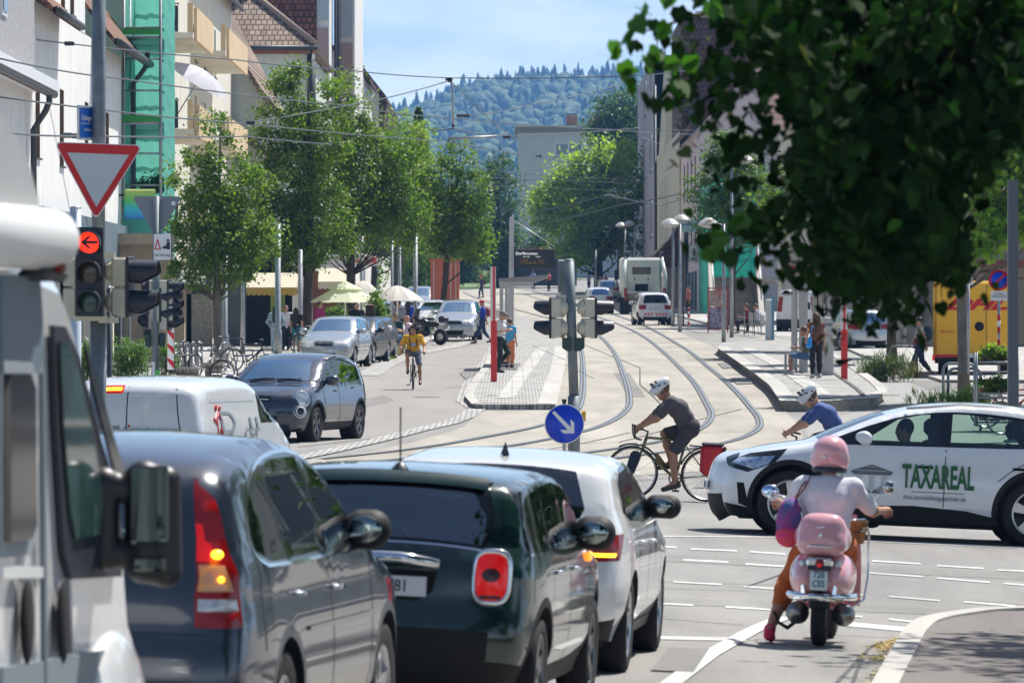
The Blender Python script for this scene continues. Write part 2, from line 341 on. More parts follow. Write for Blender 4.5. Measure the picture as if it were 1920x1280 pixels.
# == smooth bodies from blended round cones (surface nets)
def sdf_mesh(prims,vox=.012,k=.03,pad=.05):
 0
 lo=np.array([1e9]*3);hi=-lo;cl=[]
 for p in prims:
  if p[0]=='e':c=np.array(p[1],float);r=max(p[2]);cl.append((c-r,c+r))
  else:
   a=np.array(p[0],float);b=np.array(p[1],float);r=max(p[2],p[3]);cl.append((np.minimum(a,b)-r,np.maximum(a,b)+r))
  lo=np.minimum(lo,cl[-1][0]);hi=np.maximum(hi,cl[-1][1])
 lo-=pad+vox;hi+=pad+vox;n=np.ceil((hi-lo)/vox).astype(int)+1
 D=np.full(n,.2,np.float32)
 for p,(c0,c1)in zip(prims,cl):
  kk=(p[4]if(p[0]!='e' and len(p)>4)else k)
  i0=np.maximum(0,((c0-pad-lo)/vox).astype(int));i1=np.minimum(n,((c1+pad-lo)/vox).astype(int)+2)
  xs=[(lo[q]+vox*np.arange(i0[q],i1[q])).astype(np.float32)for q in range(3)]
  Xg,Yg,Zg=np.meshgrid(*xs,indexing='ij',sparse=True)
  if p[0]=='e':
   c=p[1];r=p[2];dx,dy,dz=Xg-c[0],Yg-c[1],Zg-c[2]
   if len(p)>3 and p[3]is not None:
    m=p[3].transposed();dx,dy,dz=(m[q][0]*dx+m[q][1]*dy+m[q][2]*dz for q in range(3))
   kq=np.sqrt((dx/r[0])**2+(dy/r[1])**2+(dz/r[2])**2)+1e-9;k1=np.sqrt((dx/r[0]**2)**2+(dy/r[1]**2)**2+(dz/r[2]**2)**2)+1e-9
   d=kq*(kq-1)/k1
  else:
   a=p[0];ab=[p[1][q]-a[q]for q in range(3)];L2=sum(v*v for v in ab)+1e-12
   t=np.clip(((Xg-a[0])*ab[0]+(Yg-a[1])*ab[1]+(Zg-a[2])*ab[2])/L2,0,1)
   d=np.sqrt((Xg-a[0]-t*ab[0])**2+(Yg-a[1]-t*ab[1])**2+(Zg-a[2]-t*ab[2])**2)-(p[2]+(p[3]-p[2])*t)
  S=D[i0[0]:i1[0],i0[1]:i1[1],i0[2]:i1[2]]
  if kk>0:
   h=np.maximum(kk-np.abs(S-d),0)/kk;S[...]=np.minimum(S,d)-h*h*kk*.25
  else:S[...]=np.minimum(S,d)
 neg=D<0
 c=np.zeros(np.array(D.shape)-1,np.int8)
 for i in(0,1):
  for j in(0,1):
   for q in(0,1):c+=neg[i:i+c.shape[0],j:j+c.shape[1],q:q+c.shape[2]]
 act=(c>0)&(c<8);idx=np.argwhere(act);vid=np.full(c.shape,-1,np.int64);vid[tuple(idx.T)]=np.arange(len(idx))
 acc=np.zeros((len(idx),3));cnt=np.zeros(len(idx))
 cor=[(i,j,q)for i in(0,1)for j in(0,1)for q in(0,1)]
 for e0 in cor:
  for ax in range(3):
   if e0[ax]:continue
   e1=list(e0);e1[ax]=1
   d0=D[idx[:,0]+e0[0],idx[:,1]+e0[1],idx[:,2]+e0[2]];d1=D[idx[:,0]+e1[0],idx[:,1]+e1[1],idx[:,2]+e1[2]]
   s=(d0<0)!=(d1<0);t=np.where(s,d0/np.where(s,d0-d1,1),0)
   pt=np.array(e0,float)+np.outer(t,np.eye(3)[ax]);acc[s]+=pt[s];cnt[s]+=1
 V=lo+vox*(idx+acc/cnt[:,None]);F=[]
 for ax in range(3):
  a1,a2=(ax+1)%3,(ax+2)%3
  sl0=[slice(None)]*3;sl1=[slice(None)]*3;sl0[ax]=slice(0,-1);sl1[ax]=slice(1,None)
  n0=neg[tuple(sl0)];n1=neg[tuple(sl1)];e=np.argwhere(n0!=n1)
  e=e[(e[:,a1]>0)&(e[:,a2]>0)&(e[:,a1]<D.shape[a1]-1)&(e[:,a2]<D.shape[a2]-1)]
  fl=n0[tuple(e.T)];o1=np.eye(3,dtype=int)[a1];o2=np.eye(3,dtype=int)[a2]
  q=np.stack([vid[tuple((e).T)],vid[tuple((e-o1).T)],vid[tuple((e-o1-o2).T)],vid[tuple((e-o2).T)]],1)
  q[~fl]=q[~fl][:,::-1];F.append(q)
 return V,np.concatenate(F)
def sdf_obj(name,prims,m,parent=None,vox=.012,k=.03,fn=None,mi=None):
 V,F=sdf_mesh(prims,vox,k)
 if fn:V=fn(V)
 o=raw(name,V,F,m,parent,smooth=True)
 if mi is not None:
  cen=V[F].mean(1);o.data.polygons.foreach_set('material_index',np.array(mi(cen),dtype=np.int32))
 return o
# == THE SETTING: ground
M_asph=ground_mat('asphalt',(.235,.228,.214),.15,.30,45,crack=0)
M_asph2=ground_mat('asphalt_lane',(.245,.233,.218),.07,.22,60)
M_conc=ground_mat('tram_bed_concrete',(.325,.303,.262),.15,.18,40)
M_dark=ground_mat('dark_asphalt',(.16,.145,.135),.10,.35,50)
M_far=ground_mat('verge',(.20,.22,.12),.3,.3,8)
M_cob=brick_mat('cobbles',(.33,.32,.30),(.42,.41,.39),(.15,.15,.14),.16,.16,.85,'xy',.02,.5)
M_cobf=brick_mat('cobble_edge',(.34,.335,.32),(.47,.46,.44),(.12,.12,.11),.22,.30,.85,'xy',.03,.5)
M_pave=brick_mat('paving',(.34,.33,.31),(.41,.40,.38),(.19,.185,.175),.5,.5,.85,'xy',.01,.5)
M_white=ground_mat('road_paint',(.55,.55,.53),.22,.30,70)
M_stone=ground_mat('kerb_stone',(.39,.38,.35),.12,.16,30)
M_tact=brick_mat('tactile_slabs',(.38,.37,.345),(.44,.43,.40),(.25,.25,.24),.3,.3,.85,'xy',.012,0)
M_rail=mat('rail_steel',(.30,.32,.34),.32,.9)
M_slot=mat('rail_slot',(.075,.07,.06),.9)
M_grassm=mat('grass_ground',(.10,.16,.04),.9,var=.4,vscale=1.2)
mb=MB();ys=[s for s in _st if s>=-40];xs=[-6000,-1500,-400,-120,-40,-20,-8,-1.5,0,8,20,40,120,400,1500,6000]
for i,y in enumerate(ys):
 for x in xs:mb.V.append(Vector((x,y,G(x,y))))
nx=len(xs)
for i in range(len(ys)-1):
 for j in range(nx-1):
  a=i*nx+j;mb.F.append((a,a+1,a+nx+1,a+nx));mb.S.append(False);mb.I.append(0 if ys[i]<640 else 1)
o=raw('ground',mb.V,mb.F,[M_asph,M_far],mi=mb.I);o['kind']='structure'
sheet('road',pxpoly([(560,838),(700,822),(800,803),(870,785),(886,770),(872,752),(878,730),(905,695),(930,655),(950,610),(955,585),(905,572),(880,600),(868,640),(800,648),(740,662),(690,695),(640,720),(560,745)]),.008,M_asph2)
sheet('tram_bed',pxpoly([(560,868),(700,846),(800,822),(870,800),(900,772),(1030,770),(1060,700),(1062,650),(1030,622),(960,602),(905,590),(858,572),(840,545),(960,540),(1050,560),(1180,585),(1262,618),(1350,655),(1472,770),(1500,800),(1520,870),(1300,885),(1150,895),(900,905),(700,915),(540,920)]),.008,M_conc)
sheet('lane',pxpoly([(1500,790),(1665,765),(1640,735),(1590,700),(1540,668),(1450,640),(1350,620),(1270,612),(1330,606),(1480,612),(1640,655),(1760,690),(1920,748),(2100,800),(1900,850),(1700,850),(1520,830)]),.008,ground_mat('asphalt_light',(.27,.268,.258),.06,.2,60))
mb=MB();ln=resample(pxpoly([(545,862),(640,842),(700,828),(780,808),(840,794),(872,782),(893,768)]),1.2)
ribbon(mb,ln,.42,.020);o=mb.build('cobbled_line',M_cobf);o['kind']='structure'
mb=MB();ribbon(mb,resample(pxpoly([(893,768),(868,752),(874,730),(903,692),(925,655),(945,612),(955,588)]),1.2),.35,.020)
ribbon(mb,resample(pxpoly([(690,705),(720,685),(770,665),(850,650),(885,640),(890,600)]),1.5),.7,.020)
ribbon(mb,resample(pxpoly([(1672,742),(1640,718),(1560,668),(1480,640)]),1.5),.4,.020)
ribbon(mb,resample(pxpoly([(1960,770),(1850,728),(1760,694),(1700,672),(1640,655)]),1.5),.6,.020)
o=mb.build('cobbled_gutter',M_cobf);o['kind']='structure'
RAILS=[[(858,562),(905,575),(965,592),(1030,612),(1068,630),(1088,655),(1093,700),(1090,750),(1070,779),(1010,800),(900,822),(780,842),(600,862)],[(868,548),(920,568),(965,580),(1050,603),(1110,622),(1145,652),(1168,700),(1180,745),(1172,772),(1125,800),(1020,826),(860,850),(700,868),(560,882)],[(985,552),(1060,575),(1140,601),(1215,637),(1285,700),(1322,752),(1333,782),(1310,806),(1250,826),(1120,847),(900,872),(640,898)],[(1000,546),(1080,569),(1180,600),(1270,645),(1330,690),(1395,750),(1424,790),(1408,814),(1340,835),(1180,857),(950,885),(700,912)]]
for r in RAILS:
 pl=resample(catmull(pxpoly(r),8),.7)
 mb=MB();ribbon(mb,pl,.17,.022);o=mb.build('rail_bed',M_slot);o['kind']='structure'
 mb=MB();Lp,Rp=ribbon_poly(pl,.085);ribbon(mb,Lp,.042,.030);ribbon(mb,Rp,.03,.030)
 o=mb.build('rail',M_rail);o['kind']='structure'
mb=MB()
for a in([(1060,628),(1200,690),(1200,722),(1240,760)],[(900,838),(1160,830),(1300,790),(1390,768)],[(1440,810),(1180,812),(900,862)],[(560,905),(900,893),(1160,905),(1330,890)],[(1105,655),(1290,652)],[(1070,745),(1450,742)],[(1080,768),(1460,768)]):
 ribbon(mb,resample(pxpoly(a),1),.035,.018)
o=mb.build('joint',mat('joint_tar',(.05,.048,.045),.8));o['kind']='structure'
mb=MB()
for a in([(1240,1103),(1400,1108)],[(1560,1190),(1800,1203)],[(1620,1225),(1560,1290)],[(1244,1160),(1392,1172)],[(1400,1100),(1470,1075),(1480,1062)],[(1500,1098),(1390,1095),(1240,1090)],[(1830,1126),(1990,1140)],[(1870,1178),(2000,1186)],[(1260,905),(1330,905)]):
 ribbon(mb,resample(pxpoly(a),.5),.03,.006)
o=mb.build('crack',mat('joint_tar',(.05,.048,.045),.8));o['kind']='structure'
def platform(name,px,h,m=M_cob,edge=M_stone):
 pl=pxpoly(px);o=sheet(name,pl,h,[m],skirt=h+.05);return pl
def slab_strip(name,px,wd,lift,m):
 mb=MB();ribbon(mb,resample(pxpoly(px),1.),wd,lift);o=mb.build(name,m);o['kind']='structure';return o
platform('platform',[(893,768),(880,752),(886,733),(912,695),(934,655),(952,612),(962,590),(1000,606),(1038,626),(1058,655),(1052,700),(1034,768)],.12)
slab_strip('kerb',[(893,767),(880,752),(886,733),(912,695),(934,655),(952,612)],.22,.128,M_stone)
slab_strip('platform_edge',[(1026,768),(1046,700),(1052,655)],.42,.130,M_stone)
slab_strip('tactile_strip',[(948,756),(995,690),(1018,658)],.40,.130,M_tact)
slab_strip('platform_edge',[(893,765),(1034,767)],.25,.136,M_tact)
slab_strip('tactile_strip',[(920,750),(965,752)],.5,.132,M_tact)
R_PL=[(1472,772),(1449,738),(1400,700),(1346,662),(1352,655),(1452,640),(1520,655),(1580,690),(1640,735),(1655,752),(1630,768),(1560,772)]
M_side=ground_mat('platform_wall',(.22,.21,.18),.25,.25,12)
def rpl(px):return[GP(x,y+.001)for x,y in px]
o=sheet('platform',rpl(R_PL),.24,[M_cob],skirt=0)
pl=rpl(R_PL);mb=MB()
for a,b in zip(pl,pl[1:]+pl[:1]):
 k=max(1,int(math.dist(a,b)/.9))
 for j in range(k):
  A=[a[q]+(b[q]-a[q])*j/k for q in(0,1)];B=[a[q]+(b[q]-a[q])*(j+1)/k for q in(0,1)]
  mb.quad((A[0],A[1],G(*A)+.245),(B[0],B[1],G(*B)+.245),(B[0],B[1],G(*B)-.02),(A[0],A[1],G(*A)-.02))
o=mb.build('platform_wall',M_side);o['kind']='structure'
slab_strip('platform_edge',[(1478,772),(1455,739),(1405,701),(1352,663)],.38,.256,M_stone)
slab_strip('tactile_strip',[(1545,766),(1500,728),(1450,694),(1400,666)],.45,.254,M_tact)
slab_strip('kerb',[(1472,771),(1560,771),(1630,767),(1655,752),(1640,735),(1580,690),(1520,655),(1452,640)],.25,.258,M_stone)
slab_strip('tactile_strip',[(1620,762),(1560,715),(1530,700)],.10,.262,M_slot)
for q in([(862,700),(905,690),(913,699),(872,712)],[(945,690),(976,690),(968,701),(938,701)],[(1345,682),(1368,681),(1380,690),(1356,692)],[(1370,710),(1402,708),(1416,720),(1382,722)]):
 sheet('grate',pxpoly(q),.145 if q[0][0]==945 else .03,brick_mat('grate_iron',(.19,.185,.17),(.23,.22,.21),(.10,.10,.095),.12,.12,.7,'xy',.02,0))
sheet('pavement',pxpoly([(1660,1345),(1722,1220),(1740,1196),(1790,1180),(1870,1168),(2010,1166),(2200,1180),(2200,1345)]),.10,M_dark,skirt=.12)
mb=MB();kl=resample(catmull(pxpoly([(1640,1350),(1705,1225),(1722,1200),(1745,1184),(1800,1172),(1885,1163),(2060,1160)]),8),.25)
ribbon(mb,kl,.17,.112,.12);o=mb.build('kerb',M_stone);o['kind']='structure'
mb=MB();ribbon(mb,resample(catmull(pxpoly([(1592,1300),(1620,1228),(1648,1206),(1700,1196)]),6),.3),.03,.006);o=mb.build('joint',mat('joint_tar',(.05,.048,.045),.8));o['kind']='structure'
sheet('sidewalk',[(-7.2,118),(-6.6,150),(-5.9,172),(-4.3,205),(-2.6,236),(-3.0,262),(-4.5,300),(-7,380),(-14,380),(-14,118)],.03,M_pave)
sheet('sidewalk',[(-14,118),(-14,380),(-30,380),(-30,118)],.03,M_pave)
sheet('sidewalk',[(11.4,150),(11.8,190),(12.4,215),(9.6,262),(8.6,330),(7.9,400),(14,400),(40,400),(40,150)],.09,M_pave,skirt=.1)
zz=lambda x,y:(1240+x/2.8235,960+y/2.8235)
mb=MB()
def dash(x0,y0,x1,y1,t=2.6):
 p=[(x0,y0-t/2),(x1,y1-t/2),(x1,y1+t/2),(x0,y0+t/2)];g=pxpoly(p);sheet('m',g,.006,None,mb=mb)
for a in[(0,183,80,188),(155,196,400,206),(470,211,655,223),(1115,259,1375,275),(1460,284,1705,299),(1780,307,2100,322),(115,253,355,265),(445,275,650,288),(1098,322,1385,343),(1458,350,1740,373),(1812,379,2080,396),(62,370,320,384),(435,395,615,408),(1040,438,1085,440),(1205,447,1475,470),(1600,476,1875,498),(10,486,170,494),(340,503,575,517),(1010,550,1065,556),(1205,568,1480,598)]:
 dash(*zz(a[0],a[1]),*zz(a[2],a[3]))
dash(*zz(0,129),*zz(640,133),1.6);dash(*zz(1000,150),*zz(2200,202),2.4)
dash(*zz(-120,664),*zz(450,676),5.5);dash(*zz(940,590),*zz(1400,632),8)
o=mb.build('road_marking',M_white);o['kind']='structure'
mb=MB();ribbon(mb,resample(pxpoly([(1255,1285),(1330,1228),(1405,1186),(1432,1173),(1470,1158)]),.4),.14,.010);o=mb.build('road_marking',M_white);o['kind']='structure'
M_pat=ground_mat('asphalt_patch',(.19,.186,.175),.10,.3,50);M_stn=ground_mat('asphalt_dark_lane',(.21,.204,.19),.16,.3,40)
for q in([(1255,1215),(1330,1218),(1300,1262),(1220,1258)],[(1600,905),(1330,902),(1300,915),(1640,920)],[(620,760),(720,742),(742,752),(640,772)],[(1700,715),(1790,712),(1830,728),(1740,732)],[(1150,700),(1180,700),(1210,745),(1178,745)]):sheet('asphalt_repair',pxpoly(q),.011,M_pat)
for q in([(1250,1040),(2000,1078),(2010,1092),(1240,1052)],[(1240,1120),(1990,1150),(2010,1162),(1230,1132)]):sheet('wheel_track',pxpoly(q),.003,M_stn)
for px_,py_ in((800,745),(1255,770)):
 c_=GP(px_,py_);sheet('manhole_cover',poly_ring(c_,.33,24),.014,mat('cast_iron',(.09,.085,.08),.6,.4,var=.4,vscale=30))
sheet('lawn',[(-34,500),(-34,640),(10,640),(4,560),(-1,520),(-6,498)],.04,M_grassm)
sheet('lawn',[(-6000,760),(-6000,900),(6000,900),(6000,760)],.04,M_grassm)
# == the wooded hill far behind
def hillz(x,y):
 t=max(0,min(1,(y-2300)/1700));ridge=157+9*math.sin(x*.006+.5)+5*math.sin(x*.023)-max(0,-x-20)*.32
 ridge=ridge if x>-120 else max(80,ridge)
 return 9+(ridge-9)*(t**1.15)+6*math.sin(x*.012+y*.004)*t
V=[];F=[];gx=list(range(-1300,1301,50));gy=list(range(2300,4300,50))
for y in gy:
 for x in gx:V.append((x,y,hillz(x,min(y,4000))-max(0,y-4000)*.5))
k=len(gx)
for i in range(len(gy)-1):
 for j in range(k-1):a=i*k+j;F.append((a,a+1,a+k+1,a+k))
o=raw('hill',V,F,mat('hill_soil',(.05,.075,.03),.9,var=.3,vscale=.02),smooth=True);o['kind']='structure'
rng=np.random.default_rng(5)
def conifer_proto(rg,nl=9,ns=9):
 V=[];F=[]
 for t in range(nl):
  z0=.08+.92*t/nl;z1=z0+.92/nl*1.9;r=.17*(1-t/nl)**.8+.015;b=len(V)
  ph=rg.random()*6
  for s in range(ns):
   rr=r*(.65+.6*rg.random())*(1.15 if s%2 else .75);V.append((rr*math.cos(ph+2*PI*s/ns),rr*math.sin(ph+2*PI*s/ns),z0-.02*rg.random()))
  V.append((0,0,min(1.0,z1)));F+=[(b+s,b+(s+1)%ns,b+ns)for s in range(ns)]
 return np.array(V),np.array(F)
def blob_proto(rg):
 bm=bmesh.new();bmesh.ops.create_icosphere(bm,subdivisions=2,radius=1);V=[]
 for v in bm.verts:
  q=v.co*(.75+.5*rg.random());V.append((q.x*.32,q.y*.32,.55+q.z*.42))
 F=[[v.index for v in f.verts]for f in bm.faces];bm.free();return np.array(V),np.array(F)
def scatter(name,protos,items,m,smooth=False):
 Vs=[];Fs=[];n=0
 for pi,x,y,z,h,wf,ro in items:
  v,f=protos[pi];c,s=math.cos(ro),math.sin(ro)
  q=np.stack([(v[:,0]*c-v[:,1]*s)*h*wf+x,(v[:,0]*s+v[:,1]*c)*h*wf+y,v[:,2]*h+z],1);Vs.append(q);Fs.append(f+n);n+=len(v)
 Vs=np.concatenate(Vs);Fs=np.concatenate(Fs);me=bpy.data.meshes.new(name);me.vertices.add(len(Vs));me.vertices.foreach_set('co',Vs.ravel().astype(np.float32))
 kf=Fs.shape[1];me.loops.add(Fs.size);me.loops.foreach_set('vertex_index',Fs.ravel().astype(np.int32));me.polygons.add(len(Fs));me.polygons.foreach_set('loop_start',np.arange(0,Fs.size,kf,dtype=np.int32))
 if smooth:me.polygons.foreach_set('use_smooth',np.ones(len(Fs),bool))
 me.materials.append(m);me.update(calc_edges=True);me.validate();o=bpy.data.objects.new(name,me);COL.objects.link(o);return o
cp=[conifer_proto(rng)for _ in range(5)];bp_=[blob_proto(rng)for _ in range(5)]
it1=[];it2=[]
for _ in range(9000):
 y=2500+1520*rng.random()**.75;x=rng.uniform(-420,520)
 z=hillz(x,y)-2;near=y>3900
 if rng.random()<(.55 if near else .30):it1.append((rng.integers(5),x,y,z,rng.uniform(16,25)*(1.0 if near else .95),rng.uniform(.9,1.3),rng.random()*6))
 else:it2.append((rng.integers(5),x,y,z,rng.uniform(13,20),rng.uniform(.9,1.35),rng.random()*6))
for x in np.arange(-300,400,3.3):
 if math.sin(x*.09)+.8*math.sin(x*.031+1)>-.35:it1.append((rng.integers(5),x+rng.normal()*1.5,3985+rng.uniform(-12,12),hillz(x,3985)-2,rng.uniform(17,27),rng.uniform(.8,1.15),rng.random()*6))
M_con=leaf_mat('spruce_needles',(.018,.042,.022),(.035,.065,.030),.05,.8)
M_dec=leaf_mat('far_leaves',(.045,.085,.025),(.09,.14,.04),.1,.8)
o=scatter('forest',cp+bp_,it1,M_con);o['kind']='stuff';tag(o,'dark spruces standing along the hazy blue ridge','forest')
o=scatter('forest',bp_,it2,M_dec);o['kind']='stuff';tag(o,'rounded green broadleaf woods covering the hazy hillside','forest')
# == the air
mb=MB();mb.box((0,2200,123),(6000,4600,270));hz=mb.build('haze',None);hz['kind']='stuff';tag(hz,'thin blue summer haze in front of the distant hill','haze')
m=bpy.data.materials.new('haze_air');m.use_nodes=True;t=m.node_tree;t.nodes.clear()
pv=N(t,'ShaderNodeVolumePrincipled',i={'Density':.00013,'Anisotropy':.2});pv.inputs['Color'].default_value=(.20,.48,.98,1)
ou=N(t,'ShaderNodeOutputMaterial');t.links.new(pv.outputs[0],ou.inputs['Volume']);hz.data.materials.clear();hz.data.materials.append(m)
# == BUILDINGS
M_plw=mat('white_render',(.74,.73,.70),.9,var=.09,vscale=1.6,bump=.25,bscale=30,ax=(1,1,.22))
M_plc=mat('cream_render',(.66,.62,.52),.9,var=.12,vscale=1.4,ax=(1,1,.22))
M_plg=mat('pale_green_render',(.60,.63,.55),.9,var=.12,vscale=1.4,ax=(1,1,.22))
M_grey=mat('grey_stucco',(.30,.30,.31),.95,var=.2,vscale=8,bump=.6,bscale=14)
M_beige=mat('beige_panel',(.62,.46,.27),.85,var=.08,vscale=1.)
M_brown=mat('brown_reveal',(.22,.14,.08),.7)
M_zinc=mat('dark_zinc',(.055,.06,.065),.5,.3)
M_steel=mat('galvanised_steel',(.36,.38,.39),.45,.7,var=.12,vscale=6)
M_steeld=mat('weathered_steel',(.17,.20,.22),.5,.4,var=.2,vscale=5)
M_petrol=mat('petrol_band',(.10,.15,.18),.7)
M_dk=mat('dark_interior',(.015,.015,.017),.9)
M_glassw=mat('window_pane',(.03,.045,.06),.05,.0,spec=1.)
M_pvc=mat('white_frame',(.72,.73,.74),.4)
M_tile=brick_mat('clay_tiles',(.19,.085,.05),(.27,.15,.10),(.05,.03,.02),.22,.17,.8,'yz',.02)
M_tilex=brick_mat('clay_tiles_end',(.25,.17,.12),(.33,.25,.19),(.06,.04,.03),.30,.30,.8,'xz',.035)
M_hung=brick_mat('hung_tiles',(.15,.055,.035),(.24,.10,.06),(.035,.02,.018),.34,.38,.8,'xz',.04)
M_dkroof=brick_mat('dark_tiles',(.085,.04,.032),(.13,.065,.05),(.03,.02,.018),.30,.34,.8,'wall',.035)
M_net=leaf_mat('scaffold_net',(.20,.62,.51),(.20,.62,.51),.45,.9,(1.,1.,1.),.1)
M_shop=mat('shop_stone',(.40,.33,.25),.8,var=.15,vscale=2)
def facade(root,A,B,sg,z0,z1,wins,m,rm=None,fm=None,dep=.22,gm=None,frame=.07):
 0
 A=Vector((*A,0));B=Vector((*B,0));u=(B-A).normalized();Ln=(B-A).length;n=Vector((u.y,-u.x,0))*sg
 us=sorted({0.,Ln}|{round(v,4)for w_ in wins for v in w_[:2]});zs=sorted({z0,z1}|{round(v,4)for w_ in wins for v in w_[2:4]})
 mb=MB();W=lambda a,z,d=0.:A+u*a+n*(-d)+Vector((0,0,z))
 for a,b in zip(us,us[1:]):
  for c,d in zip(zs,zs[1:]):
   mx_,mz=(a+b)/2,(c+d)/2
   if any(w_[0]<mx_<w_[1]and w_[2]<mz<w_[3]for w_ in wins):continue
   mb.quad(W(a,c),W(b,c),W(b,d),W(a,d))
 mb.build('wall',m,root,True,weld=True)
 for w_ in wins:
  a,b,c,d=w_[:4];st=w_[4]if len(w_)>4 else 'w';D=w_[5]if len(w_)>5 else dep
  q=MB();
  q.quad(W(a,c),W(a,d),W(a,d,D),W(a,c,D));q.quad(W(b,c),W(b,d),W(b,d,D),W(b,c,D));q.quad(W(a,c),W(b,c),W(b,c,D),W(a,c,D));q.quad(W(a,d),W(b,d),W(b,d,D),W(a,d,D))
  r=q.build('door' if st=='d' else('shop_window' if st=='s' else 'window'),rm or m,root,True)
  q=MB();f=frame
  for(p0,p1,q0,q1)in((a,b,c,c+f),(a,b,d-f,d),(a,a+f,c+f,d-f),(b-f,b,c+f,d-f),((a+b)/2-f/2,(a+b)/2+f/2,c+f,d-f)):
   q.add([W(p0,q0,D-.05),W(p1,q0,D-.05),W(p1,q1,D-.05),W(p0,q1,D-.05),W(p0,q0,D+.01),W(p1,q0,D+.01),W(p1,q1,D+.01),W(p0,q1,D+.01)],[(0,1,2,3),(4,5,6,7),(0,1,5,4),(2,3,7,6),(1,2,6,5),(0,3,7,4)])
  fo=q.build('frame',fm or M_pvc,r);fo.data.transform((Matrix.Translation(root.location)).inverted())
  q=MB();q.quad(W(a,c,D),W(b,c,D),W(b,d,D),W(a,d,D));po=q.build('pane',gm or M_glassw,r);po.data.transform((Matrix.Translation(root.location)).inverted())
  if st=='w':
   q=MB();q.add([W(a-.08,c-.05,-.07),W(b+.08,c-.05,-.07),W(b+.08,c-.003,-.07),W(a-.08,c-.003,-.07),W(a-.08,c-.05,.02),W(b+.08,c-.05,.02),W(b+.08,c-.003,.02),W(a-.08,c-.003,.02)],[(0,1,2,3),(4,5,6,7),(0,1,5,4),(2,3,7,6),(1,2,6,5),(0,3,7,4)])
   so_=q.build('sill',M_zinc,r);so_.data.transform((Matrix.Translation(root.location)).inverted())
def wallbox(mb,A,B,sg,dep,z0,z1):
 A=Vector((*A,0));B=Vector((*B,0));u=(B-A).normalized();n=Vector((u.y,-u.x,0))*sg
 C_,D_=B-n*dep,A-n*dep
 for p,q in((B,C_),(C_,D_),(D_,A)):mb.quad(p+Vector((0,0,z0)),q+Vector((0,0,z0)),q+Vector((0,0,z1)),p+Vector((0,0,z1)))
 mb.quad(*[p+Vector((0,0,z1-.01))for p in(A,B,C_,D_)])
def roofmb(A,B,sg,dep,ez,rz,over=.5,gab=.25,th=.18):
 A=Vector((*A,0));B=Vector((*B,0));u=(B-A).normalized();n=Vector((u.y,-u.x,0))*sg;Z=Vector((0,0,1));mb=MB()
 a,b=A-u*gab,B+u*gab;sl=(rz-ez)/(dep/2)
 e0,e1=a+n*over+Z*(ez-over*sl),b+n*over+Z*(ez-over*sl);r0,r1=a-n*dep/2+Z*rz,b-n*dep/2+Z*rz;f0,f1=a-n*(dep+over)+Z*(ez-over*sl),b-n*(dep+over)+Z*(ez-over*sl)
 for q in((e0,e1,r1,r0),(r0,r1,f1,f0)):
  mb.add(list(q)+[v+Z*th for v in q],[(0,1,2,3),(4,5,6,7),(0,1,5,4),(1,2,6,5),(2,3,7,6),(3,0,4,7)])
 return mb,e0,e1
def gable(mb,A,n,dep,ez,rz):A=Vector((*A,0));mb.add([A+Vector((0,0,ez)),A-n*dep+Vector((0,0,ez)),A-n*dep/2+Vector((0,0,rz))],[(0,1,2)])
gz=lambda x,y:G(x,y)-.3
def gutter(root,e0,e1,r=.09):
 mb=MB();mb.tube([e0,e1],r,8);mb.build('gutter',M_zinc,root,True)
def downpipe(root,x,y,z1,z0,x0=.25):
 mb=MB();mb.tube([(x+x0,y,z1),(x+x0,y,z1-.35),(x+x0-.1,y,z1-.6),(x-.02+.1,y,z1-1.1),(x+.08,y,z0)],.085,10);mb.build('downpipe',M_zinc,root,True)
NX=Vector((1,0,0))
# --- left 1: white house with a grey dormer, next to the camper
b=E('corner_house','white rendered house at the left edge with a grey stucco dormer above its eave','house',(-13,120,0))
facade(b,(-13,118),(-13,153),1,-.3,8.7,[(8,9.2,5.6,7.6),(14,15.2,5.6,7.6),(21,22.2,5.6,7.6)],M_plw,M_plw)
mb=MB();wallbox(mb,(-13,118),(-13,153),1,10,-.3,8.69);mb.build('rear_wall',M_plw,b,True)
rf,e0,e1=roofmb((-13,118),(-13,153.2),1,10,8.9,14.5,.55,0);rf.build('roof',M_tile,b,True);gutter(b,e0+Vector((.05,0,.12)),e1+Vector((.05,0,.12)),.11)
mb=MB();mb.box((-12.7,136,8.6),(.9,34,.28));mb.build('soffit',M_pvc,b,True)
downpipe(b,-12.9,151.5,8.5,-.2,.5)
mb=MB();mb.box((-13.9,146,10.6),(2.2,11,3.6));d=mb.build('dormer',M_grey,b,True)
mb=MB();mb.box((-12.78,142.2,10.9),(.06,1.4,1.9));f=mb.build('window',M_pvc,b,True)
mb=MB();mb.box((-12.74,142.2,10.9),(.03,1.2,1.7));q=mb.build('pane',M_glassw,f);q.data.transform(Matrix.Translation((13,-120,0)))
# --- left 2: tall white house
b=E('apartment_house','tall white rendered house with narrow deep brown window reveals behind the give way sign','house',(-13,153,0))
wn=[]
for y0 in(1.0,9.3,18.8,27.6):
 wn+=[(y0,y0+1.5,6.75,8.95,'w',.3),(y0,y0+1.5,3.9,5.6,'w',.3)]
wn+=[(9.6,11.1,11.05,12.9,'w',.3),(12.7,14.2,11.05,12.9,'w',.3)]
wn=[v for v in wn]
facade(b,(-13,153.2),(-13,188),1,-.3,11.0,[v for v in wn if v[3]<11 and v[2]>6],M_plw,M_brown,M_brown)
facade(b,(-12.99,158.5),(-12.99,172),1,11.0,15.5,[(4.3,5.8,11.3,13.2,'w',.3),(7.7,9.2,11.3,13.2,'w',.3)],M_plw,M_brown,M_brown)
mb=MB();wallbox(mb,(-13,153.2),(-13,188),1,11,-.3,10.95);mb.quad((-12.99,158.5,11),(-17,158.5,11),(-17,158.5,15.5),(-12.99,158.5,15.5));mb.build('rear_wall',M_plw,b,True)
